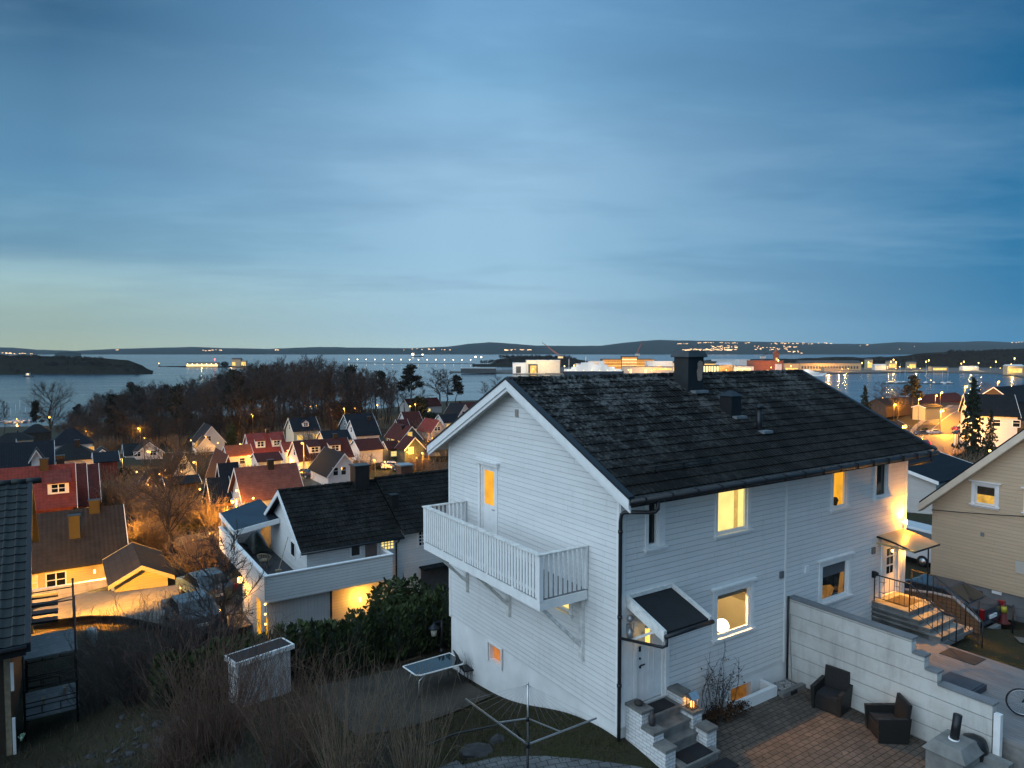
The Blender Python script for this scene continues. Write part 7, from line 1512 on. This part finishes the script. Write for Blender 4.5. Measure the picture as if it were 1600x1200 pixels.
crane('luffing shipyard crane with a long red jib leaning left', (875,577), (875,560), (847,535), 1335)
crane('second crane with a steep red jib behind the orange offices', (994,572), (995,556), (1004,532), 1480, False)
crane('thin crane beside the brick factory', (1190,575), (1191,560), (1200,551), 1400, False)
# boats
def sailboat(label, loc, rz, k=1.0, mast=11, group='sailing boats at the jetty', lit=False):
    r = thing('sailing_boat', label, 'boat', loc, rz, group); mb = MB(); rows = []
    for i in range(7):
        f = i/6; x = (-4+8.5*f)*k; hw = 1.35*k*math.sin(math.pi*min(1,.22+.78*(1-f))*.62)*(1 if f < .99 else .05)
        rows.append([(x,-hw,.9*k),(x,-hw*.7,.1),(x,0,-.35),(x,hw*.7,.1),(x,hw,.9*k)])
    mb.grid(rows); mb.poly([q[0] for q in rows]+[q[-1] for q in rows[::-1]]); mb.poly(rows[0]); mb.build('hull', M['ship'], r)
    mb = MB(); mb.hexa([(-1.5*k,-.8*k,.9*k),(1.8*k,-.6*k,.9*k),(1.8*k,.6*k,.9*k),(-1.5*k,.8*k,.9*k)],[(-1.3*k,-.7*k,1.5*k),(1.2*k,-.45*k,1.45*k),(1.2*k,.45*k,1.45*k),(-1.3*k,.7*k,1.5*k)]); mb.build('cabin', M['ship'] if not lit else M['strip2'], r)
    mb = MB(); mb.tube([(.8*k,0,.9),(.8*k,0,mast)], .11*k, 5); mb.bar((.8*k,0,2.2*k),(-3.2*k,0,2.3*k), .2); mb.build('mast', M['steel'], r)
    return r
jy = []
for i, (px, d, m_, lt) in enumerate(((1394,960,9,True),(1406,955,17,False),(1414,965,12,False),(1448,950,16,False),(1460,955,11,True),(1474,940,10,False),(1483,945,13,False))):
    sailboat('white sailing boat at the lit jetty, ' + ('glowing cabin, leftmost','tallest mast of the left group','low beside the tallest mast','tall mast at the middle','glowing cabin right of the middle','low hull right of the middle','rightmost')[i], (X_(px,d), d, 0), .1+i*.25, 1.7 if i != 4 else 1.3, m_*1.6, lit=lt)
slab('jetty', [(X_(1385,930),935),(X_(1495,930),935),(X_(1495,930),939),(X_(1385,930),939)], .8, M['quay'], -1)
for i, (px, d, m_) in enumerate(((4,432,13),(12,428,9),(20,436,11),(27,430,14),(36,433,10),(44,437,12))):
    sailboat('white boat in the left marina, ' + ('cut by the left edge','second from the left edge','third from the left edge','with the tallest mast','beside the lit lamp','nearest the big bare tree')[i], (X_(px,d), d, 0), .4+i*.3, .85, m_, 'boats in the left marina')
slab('jetty', [(X_(-20,440),440),(X_(50,440),440),(X_(50,440),442),(X_(-20,440),442)], .6, M['quay'], -1)
fy = thing('ferry', 'long white ferry with dark hull moored below the shipyard', 'ship', (X_(880,1275), 1275, 0)); L = X_(975,1275)-X_(880,1275)
mb = MB(); mb.hexa([(3,0,-1),(L-2,0,-1),(L-2,14,-1),(3,14,-1)],[(-2,-1,7),(L,-1,7),(L,15,7),(-2,15,7)]); mb.build('hull', M['hull'], fy)
for a, b, z0_, z1_ in ((.02,.97,7,11),(.14,.86,11,15),(.22,.74,15,19),(.30,.52,19,23)): mb = MB(); mb.hexa([(a*L,0,z0_),(b*L,0,z0_),(b*L,14,z0_),(a*L,14,z0_)],[(a*L+1,1,z1_),(b*L-2,1,z1_),(b*L-2,13,z1_),(a*L+1,13,z1_)]); mb.build('superstructure', M['ship'], fy)
mb = MB(); mb.box(.6*L,.68*L,4,10,19,26); mb.build('funnel', M['ship'], fy); mb = MB(); mb.tube([(.38*L,7,23),(.38*L,7,34)], .5, 5); mb.tube([(.1*L,7,11),(.1*L,7,30)], .4, 5); mb.build('mast', M['ship'], fy)
for k in range(7): mb = MB(); mb.box((.07+.13*k)*L,(.085+.13*k)*L,-1.4,-.9,8,9.5); mb.build('deck_light', M['strip2'], fy)
for f_ in (.15,.5,.85): plamp('lamp_light', (f_*L,-16,14), 9000, (1,.85,.6), 1, fy)
y2 = thing('motor_yacht', 'white motor yacht at the harbour mouth above the roof verge', 'ship', (X_(1250,1230), 1230, 0)); L = X_(1295,1230)-X_(1250,1230)
mb = MB(); mb.hexa([(2,0,-1),(L-12,0,-1),(L-12,9,-1),(2,9,-1)],[(0,-.5,4),(L,4,5),(L,5,5),(0,9.5,4)]); mb.build('hull', M['ship'], y2)
for a, b, z0_, z1_ in ((.02,.75,4,7),(.1,.55,7,9.5),(.18,.42,9.5,12)): mb = MB(); mb.hexa([(a*L,1,z0_),(b*L,1,z0_),(b*L,8,z0_),(a*L,8,z0_)],[(a*L,1.2,z1_),(b*L-5,1.2,z1_),(b*L-5,7.8,z1_),(a*L,7.8,z1_)]); mb.build('superstructure', M['ship'], y2)
mb = MB(); mb.box(.05*L,.12*L,.3,.9,5,6.5); mb.build('window', M['strip2'], y2); plamp('lamp_light', (.2*L,-12,9), 9000, (1,.85,.6), 1, y2)
sp = thing('cargo_ship', 'distant cargo ship with a lamp at each end out on the fjord', 'ship', (X_(643,5000), 5000, 0)); L = X_(662,5000)-X_(643,5000)
mb = MB(); mb.hexa([(3,0,-1),(L-4,0,-1),(L-4,14,-1),(3,14,-1)],[(0,0,7),(L,0,9),(L,14,9),(0,14,7)]); mb.build('hull', M['hull'], sp)
mb = MB(); mb.box(2,14,1,13,7,24); mb.build('superstructure', M['ship'], sp); mb = MB(); mb.box(3,17,-1.5,-.5,14,26); mb.box(L-12,L-3,-1,0,14,20); mb.build('deck_light', M['coolbulb'], sp)
wb = thing('work_boat', 'small lit boat on the water before the wooded point', 'boat', (X_(44,1180), 1180, 0))
mb = MB(); mb.hexa([(-7,-2,-1),(6,-2,-1),(6,2,-1),(-7,2,-1)],[(-8,-2.5,2),(8,-1,2.6),(8,1,2.6),(-8,2.5,2)]); mb.build('hull', M['hull'], wb); mb = MB(); mb.box(-4,2,-1.6,1.6,2,6.5); mb.build('cabin', M['hallw'], wb); mb = MB(); mb.box(-2,1.2,-2.0,-1.6,3.5,6); mb.build('window', M['strip2'], wb)
# fort islet
ft = hb('long yellow lit fort on a low islet in the fjord', 291, 340, 567.2, 571.5, 1880, 14, 'wall_warm', 'dshed', [(.0,1,.0,.55,'strip2')], gable=2, name='fort', cat='fort')
hb('small gabled house with lit end on the fort islet', 362, 376, 561.5, 567, 1900, 12, 'wall_warm', 'dshed', [(.05,.4,.1,.6,'strip')], gable=4, flood=2500, fc=(1,.55,.2)); hb('low lit annex beside the small house on the fort islet', 376.5, 384.5, 564, 567.5, 1900, 10, 'wall_warm', 'wall_warm', [(.1,.9,.1,.8,'strip')])
rlm = thing('beacon', 'red beacon lamp above the yellow fort', 'beacon', (X_(335.5,1885), 1885, 1.5)); mb = MB(); mb.cyl((0,0,0), .6, Zp(562.5,1885)-1.5, 6); mb.build('mast', M['steel'], rlm); mb = MB(); mb.ball((0,0,Zp(561.5,1885)-1.5), 1.5, 6); mb.build('lamp', M['redlamp'], rlm)
bc = thing('beacon', 'small pale beacon at the left end of the fort causeway', 'beacon', (X_(248,1930), 1930, 1.5)); mb = MB(); mb.lathe((0,0,0), [(2.4,0),(1.6,6),(1.6,7)], 8); mb.build('tower', M['hallw'], bc); mb = MB(); mb.ball((0,0,8), 1.3, 6); mb.build('lamp', M['bulb'], bc)
slab('causeway', [(X_(248,1935),1935),(X_(295,1905),1905),(X_(295,1908),1911),(X_(248,1935),1941)], 1.3, M['quay'], -2)
o = dup(ct2, (X_(351,1900), 1900, 8), 1.0, 'dark tree between the fort and the small house on the islet', (11,9,5)); 
# far shore towns (a mass of distant lights)
mb = MB(); rr = random.Random(77)
def town(p0, p1, y0, y1, n, d, s=7.0):
    for _ in range(n):
        px, py = rr.uniform(p0,p1), rr.uniform(y0,y1); dd = d + (549.5-py)*150; z = Zp(py, dd); x = X_(px, dd); w_ = s*rr.uniform(.5,1.3)*rr.choice((1,1,1.8)); mb.box(x-w_, x+w_, dd-3, dd, z-s*.32, z+s*.32)
for a in ((1058,1078,536.6,537.2,10),(1090,1172,535,536.2,26),(1066,1110,545,547,22),(1110,1152,540,547,60),(1068,1150,546.4,547.6,26),(1178,1230,540,547,26),(1203,1300,535.5,537.5,30),(1225,1245,541,543,8),(786,830,546,547.5,22),(690,705,546,547,3),(310,350,546.5,548,8),(426,436,546.5,547.5,4),(626,680,544.5,547,9),(180,186,546,547,2),(1404,1407,545,546,1),(1426,1430,540.5,541.5,1),(1575,1620,534.5,536,12),(0,18,551,552,5),(0,50,551.8,553,8),(1340,1360,538,541,4)): town(*a, 7600)
town(1232,1262,548,552,9,5400,5.0)
tag(mb.build('far_town', emit('distant town lights', (1.0,.60,.28), 3.0), None), 'distant lights of towns strung along the far shore of the fjord', 'town', None, 'stuff')
# woods on the far shores: masses of small bare crowns
def mass(name, label, pts, n, hh, seed, zf=None):
    mb = MB(); rr = random.Random(seed)
    for i in range(n):
        (p0, d0, z0), (p1, d1, z1) = rr.choice(pts); f = rr.random(); px, d, z = p0+(p1-p0)*f, d0+(d1-d0)*f + rr.uniform(0,120), z0+(z1-z0)*f; x = X_(px,d); H = hh*rr.uniform(.6,1.15)
        mb.tube([(x,d,z-3),(x+rr.gauss(0,.6),d,z+H*.8)], [.5,.1], 3, False)
        for k in range(16):
            v = Vector((rr.gauss(0,1),rr.gauss(0,1),rr.gauss(0,.8))).normalized()*H*.33*rr.random()**.4; c = Vector((x,d,z+H*.62))+Vector((v.x,v.y,v.z*1.2)); a = Vector((rr.gauss(0,1),rr.gauss(0,.4),abs(rr.gauss(0,1)))).normalized()*H*.16; b = Vector((a.z,0,-a.x))*.35; mb.poly([c-a*.5-b,c-a*.5+b,c+a+b*.4,c+a-b*.4])
    tag(mb.build(name, M['farwood'], None), label, 'woodland', None, 'stuff')
M['farwood'] = plain('distant bare wood', (.030,.027,.025), 1.0, .4, .05, 0, 0, .05)
mass('woodland', 'dark wood covering the low point at the left across the water', [((-60,1340,9),(60,1340,11)),((60,1340,12),(150,1350,14)),((140,1350,13),(215,1360,6)),((-60,1305,1),(215,1305,1)),((60,1420,24),(160,1420,20)),((-60,1420,26),(60,1420,26))], 900, 11, 1)
mass('woodland', 'dark wood behind the shipyard hall', [((750,1960,6),(900,1960,14)),((770,1940,2),(920,1940,2)),((780,2040,20),(890,2040,20))], 420, 12, 2)
mass('woodland', 'dark wood along the far side of the harbour bay on the right', [((1240,1760,4),(1400,1760,6)),((1300,1800,10),(1620,1820,16)),((1420,1740,4),(1700,1740,6)),((1430,1880,22),(1700,1900,30)),((1480,2000,34),(1720,2000,40))], 1000, 13, 3)
# ================================================================ street lamps
def lamp_proto(Hh, arm=.9, size=.2, bulb='sodium', label='', loc=(0,0,0), rz=0, group=None):
    r = thing('street_lamp', label, 'street lamp', loc, rz, group); mb = MB(); mb.tube([(0,0,-.3),(0,0,Hh-.4),(0,-.1,Hh-.1),(0,-arm,Hh)], [.09,.06,.05,.04], 6); mb.build('post', M['steel'], r)
    mb = MB(); mb.lathe((0,-arm,Hh-.12), [(.05,.22),(size*.9,.12),(size*1.15,.06)], 8); mb.build('lamp_shade', M['steel'], r)
    mb = MB(); mb.ball((0,-arm,Hh-.12), size, 6); mb.build('bulb', M[bulb], r); return r
SL = 'street lamps of the village'
def slamp(label, px, d, Hh, power, color=(1,.41,.035), size=.2, bulb='sodium', group=SL, rz=None):
    loc = onground(px, d); r = lamp_proto(Hh, .9, size, bulb, label, loc, rz if rz is not None else 0, group); plamp('lamp_light', (0,-.9,Hh-.55), power, color, .25, r); return r
def lamp_at(label, px, py, d, power, **k):     # head seen at (px, py)
    g_ = onground(px, d); Hh = max(3.5, P(px, py, d).z - g_.z); return slamp(label, px, d, Hh, power, **k)
ST_L = 'lamps along the lit street on the right'
for px, py, d, pw, lb in ((1412,664,118,2600,'street lamp on the left kerb of the lit street, nearest the roof edge'),(1471,640,172,4200,'second street lamp on the lit street, in front of the forecourt'),(1436,622,215,3200,'street lamp glowing over the bush left of the forecourt'),(1470,612,245,4200,'tall street lamp at the far bend of the lit street'),(1462,617,275,3600,'smaller street lamp behind the tall one at the far bend'),(1508,603,235,4200,'tall street lamp on the right side of the lit street'),(1520,617,300,3000,'low street lamp at the far end of the lit street'),(1398,631,240,1600,'small street lamp among the trees left of the street'),(1378,621,275,1500,'small street lamp under the dark fir on the right shore'),(1559,596,330,3500,'tall street lamp behind the right hand roofs'),(1440,700,108,2600,'street lamp lighting the near end of the street below the roof edge')):
    lamp_at(lb, px, py, d, pw*5.5, color=(1,.37,.022), group=ST_L, size=.26)
for px, py, d, pw, lb in ((394,646,190,1900,'lamp post at the wood edge lighting pale trunks'),(217,668,188,1700,'lamp among pale trunks at the left of the wood'),(226,690,178,1500,'low lamp at the left of the wood by the lane'),(441,690,150,2600,'lamp at the corner of the red dormer house'),(376,692,150,2600,'lamp above the orange annex roof'),(404,708,130,1200,'lamp before the long maroon roofed house'),(538,637,200,1600,'tall lamp above the grey blue house'),(555,637,240,700,'lamp at the wood edge right of the tall lamp'),(590,632,275,1200,'lamp over the dark red barn'),(478,634,290,900,'left lamp of the bright cluster inside the wood'),(486,635,285,900,'second lamp of the bright cluster inside the wood'),(494,633,288,900,'right lamp of the bright cluster inside the wood'),(641,634,290,1800,'lamp left of the big white lakeside house'),(649,631,292,1800,'greenish lamp beside the evergreen at the lakeside house'),(700,641,290,1500,'lamp below the bare trees by the lakeside house'),(681,657,215,1500,'lamp above the crimson roof'),(232,712,136,1000,'lamp post in front of the shallow roofed white house'),(188,725,118,700,'small lamp on the lane right of the carport'),(304,732,116,500,'lamp beside the white gable house with branches'),(473,690,118,450,'lamp outside the long maroon roofed house'),(585,716,116,600,'lamp on the lane below the green house'),(660,716,132,1600,'lamp right of the green wing'),(135,672,190,1300,'reddish lamp right of the black hipped house'),(78,651,255,500,'lamp hung in front of the big bare tree'),(26,654,425,2500,'bright lamp on the left marina jetty')):
    lamp_at(lb, px, py, d, pw, size=.2 if d < 240 else .3)
# lane between the terrace house and the village, lit strongly
for px, d, Hh, pw, lb in ((366,65,3.2,6500,'low lamp on the orange lit lane behind the boarded terrace'),(184,60,3.0,5000,'low lamp on the lane behind the brown grey roof')):
    slamp(lb, px, d, Hh, pw)
_l = onground(36, 33); lamp_proto(4.8, .9, .2, 'sodium', 'lamp on the gravel drive behind the dark roof at the left edge', _l, 0, SL)
_h = _l+Vector((0,-.9,4.25)); plamp('drive_light', _h, 22000, (1,.41,.035), .25, None, 118, (onground(165,39)-_h).to_track_quat('-Z','Y').to_euler())
# small house lamps giving the village its orange glow
def wlamp(label, px, py, d, pw, r=.12):
    q = P(px, py, d); o = thing('wall_lamp', label, 'lamp', q, AZ, 'wall lamps on village houses'); mb = MB(); mb.ball((0,-.2,0), r, 6); mb.build('bulb', M['bulb'], o); mb = MB(); mb.box(-.05,.05,-.1,.15,-.05,.05); mb.build('bracket', M['black'], o); plamp('lamp_light', (0,-.6,-.1), pw*1.0, (1,.43,.05), .15, o)
for px, py, d, pw, lb in ((449,704,139.5,900,'lamp between the red dormer house and its annex'),(388,712,127,650,'lamp on the orange roofed annex wall'),(467,726,123,700,'lamp on the left end of the long maroon roofed house'),(636,706,140,700,'bright porch lamp of the green wing'),(672,690,172,1200,'bright lamp below the pale grey gable'),(298,688,166,1200,'lamp on the lit left side of the pale blue white house'),(340,692,162,600,'lamp at the right corner of the small porch house'),(249,740,104,250,'lamp glowing in the branches below the white gable house'),(231,757,93,500,'lamp on the small red shed'),(258,735,112,500,'lamp left of the lit window of the white gable house'),(312,764,88,400,'porch lamp left of the low red house front'),(369,766,79,500,'lamp under the left eave of the brick red roofed house'),(395,778,79,450,'lamp under the front eave of the brick red roofed house'),(585,752,104,150,'lamp behind the white gable house'),(135,780,76,350,'lamp on the cream end of the red row'),(711,668,195,500,'lamp at the low white house by the roof edge'),(1544,663,108,900,'lamp on the white house behind the spruce'),(1508,660,111,900,'lamp on the lit end of the white house by the street'),(1543,704,70,250,'yellow lamp below the spruce beside the beige roof')):
    wlamp(lb, px, py, d, pw)
gl0 = None  # extra low lamps, added to give the ground between houses an orange glow
for px, py, d, pw in ((345,712,150,500),(430,735,136,700),(500,738,119,600),(530,742,118,400),(600,725,128,600),(650,722,140,500),(690,700,168,800),(575,700,152,600),(452,735,130,500),(280,752,113,400),(330,758,97,450),(210,745,109,350),(165,740,113,300),(240,690,168,600),(150,760,90,300),(610,735,118,500),(415,748,112,500),(700,690,185,600)):
    loc = onground(px, d)
    if gl0 is None:
        gl0 = thing('added_glow_lamp', 'small added lamp giving a glow to the ground between village houses', 'lamp', loc, 0, 'added glow lamps between the village houses'); mb = MB(); mb.cyl((0,0,-.3), .05, 1.9, 6); mb.build('post', M['black'], gl0); mb = MB(); mb.ball((0,0,1.7), .13, 6); mb.build('bulb', M['bulb'], gl0)
    else: dup(gl0, loc)
    plamp('added_glow_light', loc+Vector((0,0,2.1)), pw*1.6, (1,.42,.04), .15)
# harbour and breakwater lamps
HL_ = 'lamps on the long breakwater'
first_l = None
for i in range(15):
    px = 545+13.6*i; d = 2495-150*i/14; loc = (X_(px,d), d, 1.8)
    if first_l is None: first_l = lamp_proto(12, .5, 1.3, 'coolbulb', 'lamp on a tall post standing on the long breakwater', loc, 0, HL_)
    else: dup(first_l, loc)
o = dup(first_l, (X_(743,2300),2300,1.8), 0, 'very bright lamp at the landward end of the long breakwater', 1.9); o2 = dup(first_l, (X_(752,2300),2300,6), 0, 'second bright lamp at the landward end of the breakwater', 1.5)
FL = 'lamps along the yellow fort'
for k in range(7): dup(first_l, (X_(293+7.4*k,1872),1872,1.5), 0, 'round lamp in front of the yellow fort wall', .62)['group'] = FL
plamp('fort_light', (X_(315,1850),1850,10), 15000, (1,.7,.25), 1)
QL = 'lamps on the quays and round the harbour bay'
rr = random.Random(15); fq = None
qs = [(833,576.5,1290),(882,572,1290),(897,571,1310),(906,576,1285),(930,577,1290),(982,578,1290),(1018,579,1290),(1040,576,1290),(1085,574,1290),(1098,568,1350),(1135,578,1290),(1160,577,1290),(1175,568,1350),(1205,574,1300),(1216,563,1320),(1236,572,1350),(1262,580,1235)]
qs += [(1316,576.5,1440),(1325.5,576,1440)] + [(px,py,1500) for px,py in ((1347,567),(1357,566),(1387,573),(1392,565),(1396,562),(1400,566),(1387,579),(1400,577),(1406,573),(1419,573),(1424,575),(1438,577),(1447,565),(1451,563),(1452,575),(1456,574),(1470,573),(1480,576),(1502,568),(1506,565),(1508,575),(1512,578),(1525,574),(1529,567),(1548,574),(1556,565),(1563,575),(1571,574),(1580,569),(1585,560),(1594,570),(1455,600),(1430,597))]
for i, (px, py, d) in enumerate(qs):
    if py > 590: d = 940
    z0 = .8 if d == 940 else 2.2; H = max(4, Zp(py,d)-z0)
    if fq is None: fq = lamp_proto(10, .6, .85, 'farlamp', 'yellow lamp on a post on the harbour quay or the shore of the bay', (X_(px,d),d,z0), 0, QL); dup_ = fq; fq.scale = (1,1,H/10)
    else: dup(fq, (X_(px,d), d, z0), 0, None, (1, 1, H/10))
for px, d, pw in ((1320,1435,30000),(1395,1495,40000),(1455,1495,40000),(1515,1490,40000),(1580,1240,26000),(1430,1495,30000)): plamp('shore_light', (X_(px,d), d-4, 12), pw, (1,.6,.15), 1.0)

# ================================================================ dusk air
mb = MB(); mb.box(-15800, 15800, -15800, 15800, min(float(gz.min()), -10.0) - 1.0, 700)
hz = bpy.data.materials.new('dusk haze'); hz.use_nodes = True; t_ = hz.node_tree; t_.nodes.clear(); vo = t_.nodes.new('ShaderNodeVolumePrincipled'); ou = t_.nodes.new('ShaderNodeOutputMaterial'); t_.links.new(vo.outputs[0], ou.inputs['Volume'])
vo.inputs['Color'].default_value = (.75, .88, 1.0, 1); vo.inputs['Density'].default_value = 2.3e-5; vo.inputs['Anisotropy'].default_value = 0.0
ho = mb.build('haze', hz, None); tag(ho, 'thin blue dusk haze over the fjord and the town', 'haze', None, 'stuff')
